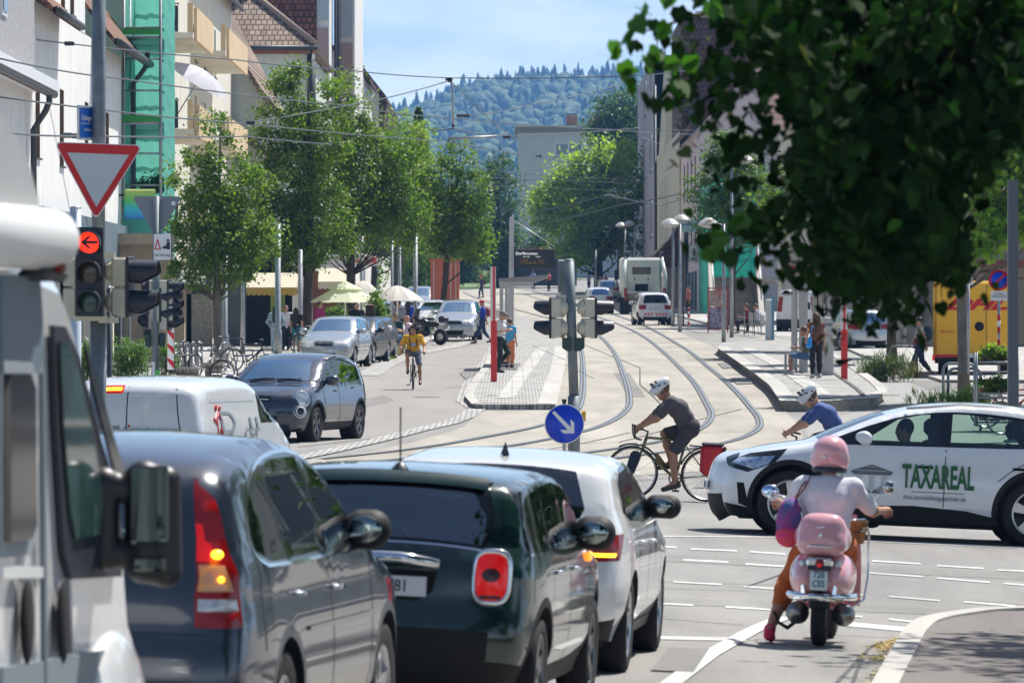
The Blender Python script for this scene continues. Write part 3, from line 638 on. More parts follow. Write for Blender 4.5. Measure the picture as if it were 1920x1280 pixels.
rf,e0,e1=roofmb((-13,153.4),(-13,162.5),1,11,11.2,17,.6,0);rf.build('roof',M_tile,b,True);gutter(b,e0+Vector((.05,0,.15)),e1+Vector((.05,0,.15)),.11)
rf,e0,e1=roofmb((-13,175),(-13,191),1,11,11.7,18.5,.75,0);rf.build('roof',M_tile,b,True);gutter(b,e0+Vector((.05,0,.15)),e1+Vector((.05,0,.15)),.12)
downpipe(b,-12.75,189.2,11.3,0,.55)
mb=MB();mb.box((-12.9,171,4.75),(.35,35,1.3));mb.build('shop_band',M_petrol,b,True)
mb=MB();mb.box((-12.95,171,2.0),(.12,35,4.1));mb.build('shop_front',mat('shop_dark',(.06,.065,.07),.3,spec=.8),b,True)
for y in(157,163,170,178,186):
 mb=MB();mb.box((-12.75,y,2.1),(.4,.5,4.2));mb.build('pillar',M_plc,b,True)
# --- scaffold with green net
s=E('scaffold','steel scaffold wrapped in turquoise debris net beside the tall white house','scaffold',(-12.4,188.6,0))
Y0,Y1,XA,XB=188.6,194.5,-13.0,-11.72
mb=MB();
for y in(Y0,(Y0+Y1)/2,Y1):
 for x in(XA+.05,XB):mb.tube([(x,y,0),(x,y,14)],.055,8)
for z in np.arange(2.6,14,1.05):
 for y in(Y0,Y1):mb.tube([(XA,y,z),(XB,y,z)],.035,6)
 mb.tube([(XB,Y0,z),(XB,Y1,z)],.035,6)
mb.build('pole_frame',M_steel,s,True)
for k,z in enumerate((2.9,5.0,6.0,8.85,11.75)):
 mb=MB();mb.box(((XA+XB)/2,Y0-.07,z+.17),(XB-XA,.04,.22));mb.build('toe_board',mat('green_board',(.03,.32,.05),.5),s,True)
 mb=MB();mb.box(((XA+XB)/2,(Y0+Y1)/2,z),(XB-XA-.1,Y1-Y0,.06));mb.build('deck',M_steel,s,True)
V=[];F=[];rng=np.random.default_rng(3)
def netpanel(P0,P1,z0,z1,nrm,nu,nv,amp=.05):
 P0=Vector(P0);P1=Vector(P1);V=[];F=[]
 for i in range(nu+1):
  for j in range(nv+1):
   p=P0.lerp(P1,i/nu);q=amp*(math.sin(i*2.1+j*.7)+.6*math.sin(j*1.9+i))*(.3+math.sin(PI*i/nu))
   V.append((p.x+nrm[0]*q,p.y+nrm[1]*q,z0+(z1-z0)*j/nv))
 for i in range(nu):
  for j in range(nv):a=i*(nv+1)+j;F.append((a,a+1,a+nv+2,a+nv+1))
 return V,F
V1,F1=netpanel((XA,Y1-.2,0),(XB-.1,Y1-.2,0),4.4,14,(0,1),8,40,.018);V2,F2=netpanel((XB+.12,Y0,0),(XB+.12,Y1,0),3.9,14,(1,0),6,50,.03)
V3,F3=netpanel((XA+.05,Y0+.5,0),(XA+.05,Y1,0),4.4,14,(1,0),4,30,.03)
o=raw('net',V1+V2+V3,F1+[tuple(i+len(V1)for i in f)for f in F2]+[tuple(i+len(V1)+len(V2)for i in f)for f in F3],M_net,None,smooth=True);o.data.transform(Matrix.Translation(s.location).inverted());o.parent=s
mb=MB();mb.add([(XA,Y0-.9,4.0),(XB+.5,Y0-.9,4.0),(XB,Y0,5.6),(XA,Y0,5.9)],[(0,1,2,3)]);mb.build('net_apron',M_net,s,True)
mb=MB();mb.box((-12.3,Y0-.6,3.2),(1.5,.1,1.5));mb.build('plywood_hoarding',mat('dark_boards',(.16,.17,.14),.8,var=.3,vscale=4),s,True)
p=P(262,383,187);sg=E('shop_sign','square rainbow coloured shop sign hanging in front of the turquoise net','sign',p)
m=bpy.data.materials.new('rainbow');m.use_nodes=True;t=m.node_tree;tc=N(t,'ShaderNodeTexCoord');sp=N(t,'ShaderNodeSeparateXYZ');t.links.new(tc.outputs['Object'],sp.inputs[0])
mr=N(t,'ShaderNodeMapRange',i={'From Min':-.55,'From Max':.55});t.links.new(sp.outputs[2],mr.inputs[0]);cr=N(t,'ShaderNodeValToRGB');e=cr.color_ramp
e.elements[0].color=(.04,.15,.5,1);e.elements[1].color=(.45,.5,.12,1)
for q,c in((.3,(.02,.45,.7,1)),(.6,(.08,.5,.12,1))):k=e.elements.new(q);k.color=c
t.links.new(mr.outputs[0],cr.inputs[0]);t.links.new(cr.outputs[0],t.nodes['Principled BSDF'].inputs['Base Color']);M_rain=m
mb=MB();mb.box((0,0,0),(1.05,.14,1.0),bev=.05);mb.build('panel',m,sg)
mb=MB();mb.plate([(.05,-.09,.0),(.22,-.09,-.12),(.3,-.09,.05),(.2,-.09,.06),(.17,-.09,.16),(.08,-.09,.1)],(0,1,0),.015);mb.build('star_emblem',mat('sign_red',(.6,.03,.02),.4),sg)
mb=MB();mb.tube([(-.5,0,.3),(-1.0,0,.3)],.04);mb.build('bracket',M_zinc,sg)
# --- left 3: balcony house
b=E('balcony_house','cream apartment house with beige panelled balconies beyond the scaffold','apartment house',(-13,196,0))
wn=[]
for z in(5.9,9.4,12.9):
 for y in(12,17,37,44,52):wn.append((y,y+1.6,z,z+2.1))
facade(b,(-13,194.6),(-13,262),1,-.3,17,wn,M_plc,M_plc)
mb=MB();wallbox(mb,(-13,194.6),(-13,262),1,11,-.3,17);mb.build('rear_wall',M_plc,b,True)
rf,e0,e1=roofmb((-13,194.6),(-13,262),1,11,17.1,22,.5,.2);rf.build('roof',M_tile,b,True);gutter(b,e0,e1)
def balcony(root,y0,y1,z,x1=-11.6,panel_top=1.05,rail=True):
 mb=MB();mb.box(((-13+x1)/2,(y0+y1)/2,z),(abs(-13-x1),y1-y0,.2));s_=mb.build('balcony',M_plc,root,True)
 mb=MB();mb.box((x1+.04,(y0+y1)/2+.4,z+.45),(.12,y1-y0-.9,1.2));q=mb.build('front_panel',M_beige,s_);q.data.transform(Matrix.Translation(root.location).inverted())
 mb=MB();mb.box((x1-.1,y0+.06,z+.5),(.2,.1,1.35));q=mb.build('side_panel',M_beige,s_);q.data.transform(Matrix.Translation(root.location).inverted())
 mb=MB();
 for k in range(9):mb.tube([(-12.95+k*.1,y0+.02,z+.1),(-12.95+k*.1,y0+.02,z+1.15)],.014,5)
 mb.tube([(-13,y0+.02,z+1.15),(-12.1,y0+.02,z+1.15)],.025,6);q=mb.build('railing',M_zinc,s_);q.data.transform(Matrix.Translation(root.location).inverted())
 mb=MB();mb.box((-12.56,y0+.12,z+.6),(.84,.02,.95));q=mb.build('privacy_screen',mat('dark_screen',(.05,.055,.065),.8),s_);q.data.transform(Matrix.Translation(root.location).inverted())
for z in(5.6,9.15,12.65):balcony(b,205.5,217.5,z)
for z in(5.9,9.5,13.1):balcony(b,229,246,z)
mb=MB()
for k in range(160):a=rng.uniform(0,.7);mb.box((-12.85+a,205.4+rng.uniform(-.05,.02),10.05+rng.uniform(-.3,.35)),(.05,.04,.05),rng.random()*3)
hh=mb.build('ivy_screen',mat('plastic_ivy',(.02,.12,.05),.5),b,True)
pr=E('balcony_parasol','large white tilted parasol opened on the upper balcony of the cream house','parasol',P(372,150,207.5),rot=(R(10),R(32),0))
mb=MB();nn=10;rr=1.25;V=[(0,0,.42)]
for ri in range(1,6):
 for k in range(nn*2):t_=ri/5;a=2*PI*k/(nn*2);q=rr*t_*(1 if k%2==0 else .965);V.append((q*math.cos(a),q*math.sin(a),.42-.42*t_**1.8+(0 if k%2==0 else-.02)))
F=[(0,1+k,1+(k+1)%20)for k in range(20)]+[(1+r_*20+k,1+(r_+1)*20+k,1+(r_+1)*20+(k+1)%20,1+r_*20+(k+1)%20)for r_ in range(4)for k in range(20)]
M_para=leaf_mat('parasol_white',(.70,.70,.78),(.72,.72,.80),.35,.8,(1,1,1.05));raw('canopy',V,F,M_para,pr)
mb=MB();mb.tube([(0,0,.42),(-.0,0,-1.6)],.022);mb.build('pole',M_steel,pr)
mb=MB()
for k in range(10):mb.tube([(0,0,.38),(rr*.97*math.cos(k*PI/5),rr*.97*math.sin(k*PI/5),-.02)],.012,5)
mb.build('ribs',M_steel,pr)
for y,w_ in((198,.7),(203.5,.5),(210,.8),(214.5,.5),(222,.9),(233,.6),(243,.8)):mb=MB();mb.box((-12.6,y,2.2),(.9,w_,4.6));mb.build('shop_pillar',M_shop,b,True)
for y,w_ in((200.5,3.6),(206.5,3.6),(226.5,6),(238,6)):
 mb=MB();mb.box((-12.9,y,2.2),(.1,w_,3.4));mb.build('shop_window',mat('shop_glass',(.06,.08,.09),.06,spec=1.),b,True)
mb=MB();mb.box((-12.3,228,3.9),(1.4,60,.5));mb.build('shop_lintel',mat('lintel',(.5,.5,.47),.8),b,True)
f=E('shop_building','pale pebble-dash shopfront with a tall glass door beside the first street tree','shopfront',(-11.6,183,G(-11.6,183)))
mb=MB();mb.box((-.9,.5,1.9),(3.0,.6,3.9));mb.box((-1.3,.1,3.95),(4.2,1.2,.35));mb.build('wall',M_shop,f)
for dx in(-1.75,-1.05):
 mb=MB();mb.box((dx,.15,1.35),(.55,.08,2.7));d_=mb.build('glass_door',mat('shop_glass',(.06,.08,.09),.06,spec=1.),f);
 mb=MB();
 for q in(-.29,0,.29):mb.box((dx+q,.08,1.35),(.05,.06,2.75))
 mb.build('door_frame',M_pvc,f)
mb=MB();mb.box((-.2,.14,1.1),(.22,.04,.8));mb.build('menu_board',mat('black_board',(.02,.02,.02),.6),f)
f=E('kiosk_front','grey shopfront with pebble-dash pier and dark doorway where people queue','shopfront',(-9.9,214,G(-9.9,214)))
mb=MB();mb.box((-1.95,.5,1.0),(.95,.5,2.0));mb.box((-1.3,.5,1.9),(.22,.5,3.8));mb.build('pier',mat('pebble_dash',(.5,.48,.42),.95,var=.5,vscale=30,vdet=2),f)
mb=MB();mb.box((-1.95,.55,2.75),(.9,.3,1.55));mb.build('display_window',mat('shop_glass',(.06,.08,.09),.06,spec=1.),f)
mb=MB();mb.box((-.65,.3,1.8),(.95,.7,3.6));mb.build('grey_panel',mat('panel_grey',(.10,.11,.13),.6),f)
mb=MB();mb.box((.7,.9,1.8),(1.8,.2,3.6));mb.build('dark_doorway',M_dk,f)
mb=MB();mb.box((1.0,.75,1.7),(.55,.1,1.0));mb.build('lit_poster',mat('poster_mix',(.45,.35,.05),.5,c2=(.05,.35,.12),vscale=6),f)  # poster in mixed plain yellow and green
mb=MB();mb.box((1.95,.5,2.0),(.75,.5,4.6));mb.build('white_pier',M_plw,f)
def awning(name,label,c,wd,dp,m1,m2,z=0.,rz=0.):
 a=E(name,label,'awning',c,rz);mb=MB()
 mb.add([(-wd/2,-dp,0),(wd/2,-dp,0),(wd/2,0,.55),(-wd/2,0,.55),(-wd/2,-dp,.04),(wd/2,-dp,.04),(wd/2,0,.59),(-wd/2,0,.59)],[(0,1,2,3),(4,5,6,7),(0,1,5,4),(1,2,6,5),(3,0,4,7)]);mb.build('canopy',m1,a)
 mb=MB();n_=int(wd/.18)
 for k in range(n_):x=-wd/2+(k+.5)*wd/n_;mb.plate([(x-wd/n_/2,-dp-.01,.02),(x+wd/n_/2,-dp-.01,.02),(x+wd/n_/2,-dp-.01,-.22),(x,-dp-.01,-.28),(x-wd/n_/2,-dp-.01,-.22)],(0,1,0),.012)
 mb.build('valance',m2,a);mb=MB();mb.tube([(-wd/2,0,-.2),(-wd/2+.03,-dp,0)],.02);mb.tube([(wd/2,0,-.2),(wd/2-.03,-dp,0)],.02);mb.build('arm',M_zinc,a);return a
M_aw=leaf_mat('awning_cream',(.72,.68,.55),(.74,.70,.58),.3,.8,(1,.95,.8));M_awy=leaf_mat('awning_yellow',(.62,.45,.12),(.66,.50,.16),.3,.8,(1,.9,.5))
awning('cafe_awning','cream awning with yellow scalloped valance above the queue of people',P(512,541,212),1.9,1.2,M_aw,M_awy)
awning('shop_awning','small cream awning on the wooden kiosk beside the green parasols',P(626,530,228),1.2,1.2,M_aw,M_aw)
f=E('wooden_kiosk','brown wooden kiosk behind the parasols with a yellow cloth','kiosk',XG(612,232));z0=0
mb=MB();mb.box((0,.8,1.4),(2.3,1.6,2.8));mb.build('wall',mat('brown_boards',(.17,.07,.04),.8,var=.3,vscale=9,ax=(6,6,.4)),f)
mb=MB();mb.add([(-1.5,-.4,3.5),(1.1,-.4,2.75),(1.1,2,2.75),(-1.5,2,3.5),(-1.5,-.4,3.65),(1.1,-.4,2.9),(1.1,2,2.9),(-1.5,2,3.65)],[(0,1,2,3),(4,5,6,7),(0,1,5,4),(1,2,6,5),(3,0,4,7)]);mb.build('roof',mat('roof_boards',(.30,.22,.14),.8),f)
mb=MB();mb.box((.0,-.1,2.55),(.28,.03,.55));mb.build('cloth',mat('yellow_cloth',(.75,.52,.08),.8),f)
mb=MB();mb.box((.55,-.02,1.0),(.22,.1,2.0));mb.build('glass_pane',mat('shop_glass',(.06,.08,.09),.06,spec=1.),f)
f=E('hanging_board','pale shop board with reddish lettering hung above the wooden kiosk','sign',P(640,490,231))
mb=MB();mb.box((-.4,0,0),(1.6,.08,.55));mb.box((.95,0,.02),(1.1,.08,.42));mb.build('panel',mat('board_white',(.62,.60,.60),.6),f)
mb=MB();mb.box((.95,-.05,.02),(.8,.02,.12));mb.build('red_stripe',mat('board_red',(.5,.10,.06),.6),f)
mb=MB();mb.ball((1.35,-.25,.05),(.09,.08,.13));mb.build('pink_ornament',mat('pink_orn',(.7,.08,.12),.4),f)
# --- left: smaller gabled house (pale green) behind the balconies
b=E('gabled_house','pale green gable wall with swept tile verge beyond the beige balconies','house',(-13,262,0))
mb=MB();mb.plate([(-17,262.5,0),(-11.9,262.5,0),(-11.9,262.5,9.3),(-11.2,262.5,12.2),(-12.0,262.5,13.2),(-12.9,262.5,15.2),(-14.3,262.5,17.6),(-17,262.5,20)],(0,1,0),25);mb.build('wall',M_plg,b,True)
mb=MB();prof=[(-11.0,11.9),(-11.7,12.75),(-12.25,13.6),(-12.9,15.0),(-14.3,17.5),(-17,20)]
for p_,q_ in zip(prof,prof[1:]):mb.add([(p_[0],262,p_[1]),(q_[0],262,q_[1]),(q_[0],288,q_[1]),(p_[0],288,p_[1]),(p_[0]+.1,262,p_[1]+.25),(q_[0]+.1,262,q_[1]+.25),(q_[0]+.1,288,q_[1]+.25),(p_[0]+.1,288,p_[1]+.25)],[(0,1,2,3),(4,5,6,7),(0,1,5,4)])
mb.build('roof',M_tilex,b,True)
mb=MB();mb.add([(-13,258,10.9),(-10.9,258,9.6),(-10.9,288,9.6),(-13,288,10.9),(-13,258,11.3),(-10.9,258,10.0),(-10.9,288,10.0),(-13,288,11.3)],[(0,1,2,3),(4,5,6,7),(0,1,5,4),(1,2,6,5)]);mb.build('lower_roof',M_dkroof,b,True)
# --- left: hipped house
b=E('hipped_house','whitish house under a hipped clay tile roof left of the tall tile hung gable','house',(-12,300,0))
zE=16.6
facade(b,(-17,300),(-10.85,300),1,-.3,zE,[(3.2,4.55,12.6,15.0,'w',.15),(3.2,4.6,8.6,10.8,'w',.15)],M_plg,M_brown,M_brown)
facade(b,(-10.85,300),(-10.85,332),1,-.3,zE,[(4,5.3,12.6,14.6),(10,11.3,12.6,14.6),(16,17.3,12.6,14.6)],M_plg,M_plg)
mb=MB();mb.box((-13.9,299.7,zE+.05),(6.9,.6,.5));mb.build('eave_board',mat('rust_fascia',(.26,.10,.06),.8),b,True)
mb=MB();e=[(-17.5,299.3,zE+.25),(-10.4,299.3,zE+.25),(-10.4,333,zE+.25),(-17.5,333,zE+.25),(-14.2,304,zE+3.4),(-14.2,328,zE+3.4),(-17.5,304,zE+4.6)]
mb.add(e,[(0,1,4,6),(1,2,5,4),(2,3,5),(3,0,6,5),(0,1,2,3)]);mb.add([(-16.9,300,zE+3),(-13.8,303.6,zE+3.5),(-16.9,309,zE+9)],[(0,1,2)]);mb.build('roof',M_tilex,b,True)
mb=MB();mb.tube([(-10.45,299.3,zE+.35),(-14.25,304,zE+3.5),(-19,309,zE+7.4)],.16);mb.build('ridge_tiles',mat('ridge_clay',(.33,.24,.19),.8),b,True)
mb=MB();mb.tube([(-17,299.2,zE+.1),(-10.3,299.2,zE+.1)],.13);mb.build('gutter',M_zinc,b,True)
mb=MB();mb.tube([(-10.65,299.6,zE),(-10.5,299.6,8)],.22);mb.build('downpipe',M_zinc,b,True)
# --- left: tall tile-hung gable and its panelled street front
b=E('tile_hung_house','tall house with dark red tile hung gable and pinkish panelled street front','apartment house',(-12,340,0))
mb=MB();mb.plate([(-19,340,2),(-11.75,340,2),(-11.75,340,27),(-19,340,27)],(0,1,0),30);mb.build('gable_wall',M_hung,b,True)
M_pk=mat('pink_panel',(.42,.30,.27),.8,var=.08,vscale=1);M_bl=mat('blue_panel',(.42,.48,.52),.6)
mb=MB();mb.box((-11.4,342.5,14),(.8,4.6,28));mb.build('street_pier',M_plw,b,True)
for k in range(9):
 z=1+k*3.2
 for(y,w_,m_)in((341,.06,M_pk if k<6 else M_bl),):
  mb=MB();mb.box((-11.42,340.12,z+1.5),(.72,.1,2.7));mb.build('panel',m_,b,True)
  mb=MB();mb.box((-10.35,353.95,z+1.2),(.75,.1,2.9));mb.build('panel',m_,b,True)
mb=MB();mb.box((-10.4,364,12.5),(1.1,20,26));mb.build('street_front',M_plw,b,True)
for y in(352.9,347.5):
 mb=MB();mb.tube([(-10.85,y,2),(-10.85,y,27)],.09);mb.build('downpipe',M_zinc,b,True)
# --- left: furthest white gables
b=E('white_gabled_house','white gabled house with dark eaves furthest along the left side above the trees','house',(-11,400,0))
mb=MB();mb.plate([(-14,395,3),(-10.3,395,3),(-10.3,395,19.2),(-11.2,395,20.3),(-14,395,22)],(0,1,0),20);mb.plate([(-12,420,3),(-9.85,420,3),(-9.85,420,19),(-11.4,420,21.2),(-12,420,21.4)],(0,1,0),40);mb.build('wall',M_plw,b,True)
def eave(mb,p,q,y0,y1,t=.35):mb.add([(p[0],y0,p[1]),(q[0],y0,q[1]),(q[0],y1,q[1]),(p[0],y1,p[1]),(p[0],y0,p[1]+t),(q[0],y0,q[1]+t),(q[0],y1,q[1]+t),(p[0],y1,p[1]+t)],[(0,1,2,3),(4,5,6,7),(0,1,5,4),(1,2,6,5),(3,0,4,7)])
mb=MB();eave(mb,(-9.9,18.9),(-11.2,20.35),394,416);eave(mb,(-11.2,20.35),(-14,22.0),394,416);eave(mb,(-9.3,18.5),(-11.5,21.3),418,460);mb.add([(-9.85,419,19.0),(-9.25,419,18.4),(-9.55,419,17.0),(-9.85,419,16.6),(-9.85,460,19.0),(-9.25,460,18.4),(-9.55,460,17.0),(-9.85,460,16.6)],[(0,1,2,3),(0,1,5,4),(1,2,6,5),(2,3,7,6)]);mb.build('roof',M_dkroof,b,True)
# --- right side
XR=10.9
b=E('mauve_house','mauve grey apartment house on the right beyond the yellow house','apartment house',(XR,440,0))
wn=[(y,y+9,z,z+3.0,'w',.15)for z in(8.8,13.9,19.0)for y in(6,26)]
facade(b,(XR,432),(XR,490),-1,3,22.5,wn,mat('mauve_render',(.34,.31,.33),.85,var=.06,vscale=.6),None,M_pvc,frame=.3)
facade(b,(XR,432),(XR+3.0,432),1,3,22.5,[],mat('mauve_render',(.34,.31,.33),.85))
mb=MB();wallbox(mb,(XR,432),(XR,490),-1,12,3,22.5);mb.build('rear_wall',_M['mauve_render'],b,True)
mb=MB();mb.box((XR-.15,461,6.0),(.5,59,2.4));mb.build('red_sign_band',mat('band_red',(.38,.11,.06),.6),b,True)
mb=MB();mb.box((XR-.04,440,2.5),(.1,60,4.5));mb.build('shop_front',_M['shop_dark'],b,True)
for x in(XR+.3,XR+.9):
 mb=MB();mb.tube([(x,436,22),(x,436,25.4)],.04,5);mb.build('aerial',M_zinc,b,True)
b=E('yellow_house','ochre yellow house under a huge dark tiled roof on the right of the street','house',(XR,380,0))
M_yel=mat('ochre_render',(.44,.37,.19),.9,var=.18,vscale=1.5);M_yl2=mat('ochre_light',(.52,.49,.36),.9,var=.1,vscale=1.5)
facade(b,(XR,368),(XR,426),-1,2,14.6,[(3,6,6,7.6,'w',.12)]+[(28+k*6,30.2+k*6,7.8,12.4,'w',.1)for k in range(4)],M_yl2,None,M_pvc,frame=.1)
facade(b,(XR,368),(XR+9,368),1,2,13.5,[],M_yel)
mb=MB();mb.plate([(XR-.05,403,14.2),(XR+1.25,403,14.2),(XR+.9,403,20.6),(XR+.35,403,20.6)],(0,1,0),16);mb.build('bay_gable',M_yl2,b,True)
mb=MB();mb.plate([(XR+.25,372,13.6),(XR+9,372,13.6),(XR+9,372,22.2),(XR+.25,372,22.2)],(0,1,0),22);r_=mb.build('roof',M_dkroof,b,True)
mb=MB();mb.tube([(XR+.3,371.9,22.3),(XR+9,371.9,22.3)],.14);mb.build('ridge_tiles',mat('ridge_clay',(.33,.24,.19),.8),b,True)
mb=MB();mb.box((XR+1.0,371.4,14.6),(.5,.5,3.0));mb.build('dark_dormer',M_zinc,b,True)
mb=MB();mb.tube([(XR-.1,427,20),(XR-.1,426,14.2),(XR-.1,425,13.8),(XR-.1,424.5,3)],.12);mb.build('downpipe',M_zinc,b,True)
mb=MB();mb.box((XR-.1,398,7.3),(.3,50,.3));mb.build('cornice',M_yel,b,True)
b=E('roof_penthouse','flat roofed grey penthouse showing above the huge dark tiled roof','penthouse',(14,400,22))
mb=MB();mb.plate([(12.35,402,20),(19,402,20),(19,402,23.7),(13.1,402,23.7),(12.35,402,23.1)],(0,1,0),8);mb.build('wall',mat('grey_render',(.40,.40,.40),.9),b,True)
mb=MB();mb.box((16,405,23.95),(5.9,8,.5));mb.build('roof_slab',mat('pale_slab',(.55,.54,.52),.8),b,True)
mb=MB();mb.box((15.8,401.95,22.1),(3.2,.1,1.0));mb.build('window',M_pvc,b,True)
mb=MB();mb.tube([(14.7,403,24),(14.7,403,26.6)],.07);mb.tube([(15.0,403,24),(15.0,403,26.2)],.07);mb.tube([(14.6,403,26.6),(16.4,403,25)],.12);mb.build('roof_hoist',M_zinc,b,True)
b=E('tiled_shed','small shed with a steep dark tiled gable roof behind the skip lorry','shed',(XR,355,0))
mb=MB();mb.plate([(8.6,352,3),(10.85,352,3),(10.85,352,7.0),(8.6,352,5.4)],(0,1,0),6);mb.build('wall',mat('shed_boards',(.26,.23,.2),.9,var=.2,vscale=6,ax=(5,5,.3)),b,True)
mb=MB();mb.plate([(8.2,351.6,5.6),(10.4,351.6,5.6),(10.4,351.6,8.2),(9.9,351.6,7.4)],(0,1,0),7);mb.build('roof',M_dkroof,b,True)
b=E('pink_house','pale pink house with dark shutters and a hanging trade sign on the right','house',(XR,340,0))
M_pink=mat('pink_render',(.58,.49,.50),.9,var=.06,vscale=.6)
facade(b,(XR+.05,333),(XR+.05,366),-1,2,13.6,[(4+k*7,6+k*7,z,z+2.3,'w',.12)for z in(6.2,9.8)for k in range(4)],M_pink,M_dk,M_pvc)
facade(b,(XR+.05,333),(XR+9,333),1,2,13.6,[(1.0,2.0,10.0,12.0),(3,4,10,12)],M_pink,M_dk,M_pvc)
mb=MB();eave(mb,(XR-.5,13.4),(XR+4.5,18.5),332,367);eave(mb,(XR+4.5,18.5),(XR+9.5,13.4),332,367);mb.build('roof',M_dkroof,b,True)
mb=MB();mb.add([(XR+.05,333.02,13.6),(XR+9,333.02,13.6),(XR+4.5,333.02,18.4)],[(0,1,2)]);mb.build('gable_wall',M_pink,b,True)
for k in range(5):
 mb=MB();mb.box((XR-.02,336+k*6,3.6),(.14,2.2,3.2));mb.build('shop_window',M_petrol,b,True)
sgn=E('board_sign','pale blue shop board mounted between the street lamps and the pink house','sign',P(1292,424,330))
mb=MB();mb.box((0,0,0),(1.15,.15,.72),bev=.03);mb.build('panel',mat('pale_blue_board',(.45,.55,.62),.5),sgn);text('lettering','apotheke',.26,mat('dark_ink',(.03,.04,.06),.6),sgn,(0,-.09,.12),(PI/2,0,0))
sgn=E('hanging_sign','white hanging sign with a brown figure in a wrought iron frame','sign',P(1300,475,330))
mb=MB();mb.box((0,0,0),(.5,.06,.95));mb.build('panel',mat('sign_white',(.62,.62,.6),.5),sgn);mb=MB();mb.ball((.03,-.05,.05),(.10,.03,.25));mb.ball((-.02,-.05,-.33),(.14,.03,.07));mb.build('figure_emblem',M_brown,sgn)
mb=MB();mb.tube([(-.26,-.02,.5),(.1,-.02,.72),(.26,-.02,.5)],.02);mb.tube([(-.26,-.03,-.5),(.26,-.03,-.5),(.26,-.03,.5),(-.26,-.03,.5)],.018,closed=True);mb.build('iron_frame',M_zinc,sgn)
s=E('net_scaffold','narrow scaffold with dark green net beside the outside stairs on the right','scaffold',(11.2,318,0));V1,F1=netpanel((10.95,316,0),(13.6,316,0),3.4,10.2,(0,1),8,30,.04);V2,F2=netpanel((10.95,316,0),(10.95,331,0),2.4,10.2,(1,0),6,30,.06)
o=raw('net',V1+V2,F1+[tuple(i+len(V1)for i in f_)for f_ in F2],leaf_mat('scaffold_net_dark',(.02,.30,.22),(.02,.30,.22),.3,.7,(1,1,1)),None,smooth=True);o.data.transform(Matrix.Translation(s.location).inverted());o.parent=s
mb=MB();
for x in(11,12.3,13.5):mb.tube([(x,316.2,2),(x,316.2,10.4)],.05)
for z in range(3,11):mb.tube([(11,316.2,z),(13.5,316.2,z)],.035)
mb.build('pole_frame',M_steel,s,True)
mb=MB();mb.box((11.35,300,G(11,300)+.8),(.9,5,1.6));mb.build('base_wall',mat('rough_plinth',(.36,.33,.31),.9,var=.2,vscale=3),s,True)
st=E('outside_stairs','flight of grey stone steps rising to a doorway behind the poster board','stairs',XG(1383,262))
mb=MB()
for k in range(14):mb.box((0,k*.28,k*.17+.085),(1.9,.3,.17))
mb.build('steps',mat('step_stone',(.24,.22,.19),.9,var=.2,vscale=3),st);mb=MB()
for sx in(-1.12,1.12):mb.plate([(sx-.12,-.2,0),(sx-.12,3.9,0),(sx-.12,3.9,3.2),(sx-.12,-.2,.6)],(1,0,0),.24)
mb.build('stair_wall',mat('stair_render',(.50,.48,.44),.9),st)
for k in range(2):mb=MB();mb.tube([(-1.1+2.2*k,-.2,1.3),(-1.1+2.2*k,3.8,4.0)],.03);mb.build('handrail',M_steel,st)
b=E('cream_shop_house','cream house with dark shop windows half hidden by the overhanging leaves','house',(13,240,0))
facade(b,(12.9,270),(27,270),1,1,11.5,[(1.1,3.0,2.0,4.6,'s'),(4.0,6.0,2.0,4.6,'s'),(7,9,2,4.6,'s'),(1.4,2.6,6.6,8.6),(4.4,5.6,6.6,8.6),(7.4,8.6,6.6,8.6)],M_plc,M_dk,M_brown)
mb=MB();mb.box((20,276,6),(13.5,11,10.8));mb.build('rear_wall',M_plc,b,True)
mb=MB();mb.box((13.9,269.6,4.75),(1.6,1.3,.25));mb.build('door_canopy',mat('canopy_red',(.45,.05,.04),.6),b,True)
mb=MB();mb.add([(12,269,11.4),(28,269,11.4),(28,282,16),(12,282,16)],[(0,1,2,3)]);mb.build('roof',M_dkroof,b,True)
b=E('shopping_row','long low shop building with dark glazed ground floor behind the parked cars on the right','shop building',(18,205,0))
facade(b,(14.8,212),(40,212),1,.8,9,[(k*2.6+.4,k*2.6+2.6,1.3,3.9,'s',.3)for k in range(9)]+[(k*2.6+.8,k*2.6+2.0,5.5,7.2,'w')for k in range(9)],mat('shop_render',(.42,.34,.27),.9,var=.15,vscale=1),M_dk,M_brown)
mb=MB();mb.box((27.5,220,4.9),(25,15,8.2));mb.build('rear_wall',M_plc,b,True)
mb=MB();mb.box((27,211.2,4.4),(25,1.5,.25));mb.build('canopy',mat('dark_red_canopy',(.2,.05,.04),.6),b,True)
# --- centre: pale block, kiosk with lettering, far fence
b=E('tower_block','plain pale grey apartment block with flat roof behind the chestnut tree in the centre','apartment block',(8,620,9))
zt=2.3+(600-247)*620/FP
facade(b,(.65,620),(16,620),1,5,zt,[(4.0,7.1,zt-2.7,zt-1.2,'w',.12),(4.0,7.1,zt-6,zt-4.4,'w',.12)],mat('grey_white_render',(.56,.57,.57),.9,var=.08,vscale=.4),None,M_pvc,frame=.16,gm=mat('sky_pane',(.10,.16,.20),.05,spec=1.))
mb=MB();wallbox(mb,(.65,620),(16,620),1,16,5,zt);mb.build('rear_wall',_M['grey_white_render'],b,True)
mb=MB();mb.box((8.3,628,zt+.2),(15.9,17,.55));mb.build('roof_slab',mat('slab_brown',(.26,.23,.21),.8),b,True)
mb=MB();mb.box((8.3,627.9,zt+.58),(16,17.2,.18));mb.build('roof_edge',mat('pale_slab',(.55,.54,.52),.8),b,True)
mb=MB();mb.box((6.6,623,zt+1.25),(1.2,1.2,1.2));c_=mb.build('chimney',brick_mat('chimney_brick',(.2,.08,.06),(.28,.12,.08),(.3,.28,.25),.25,.1,.8,'wall'),b,True)
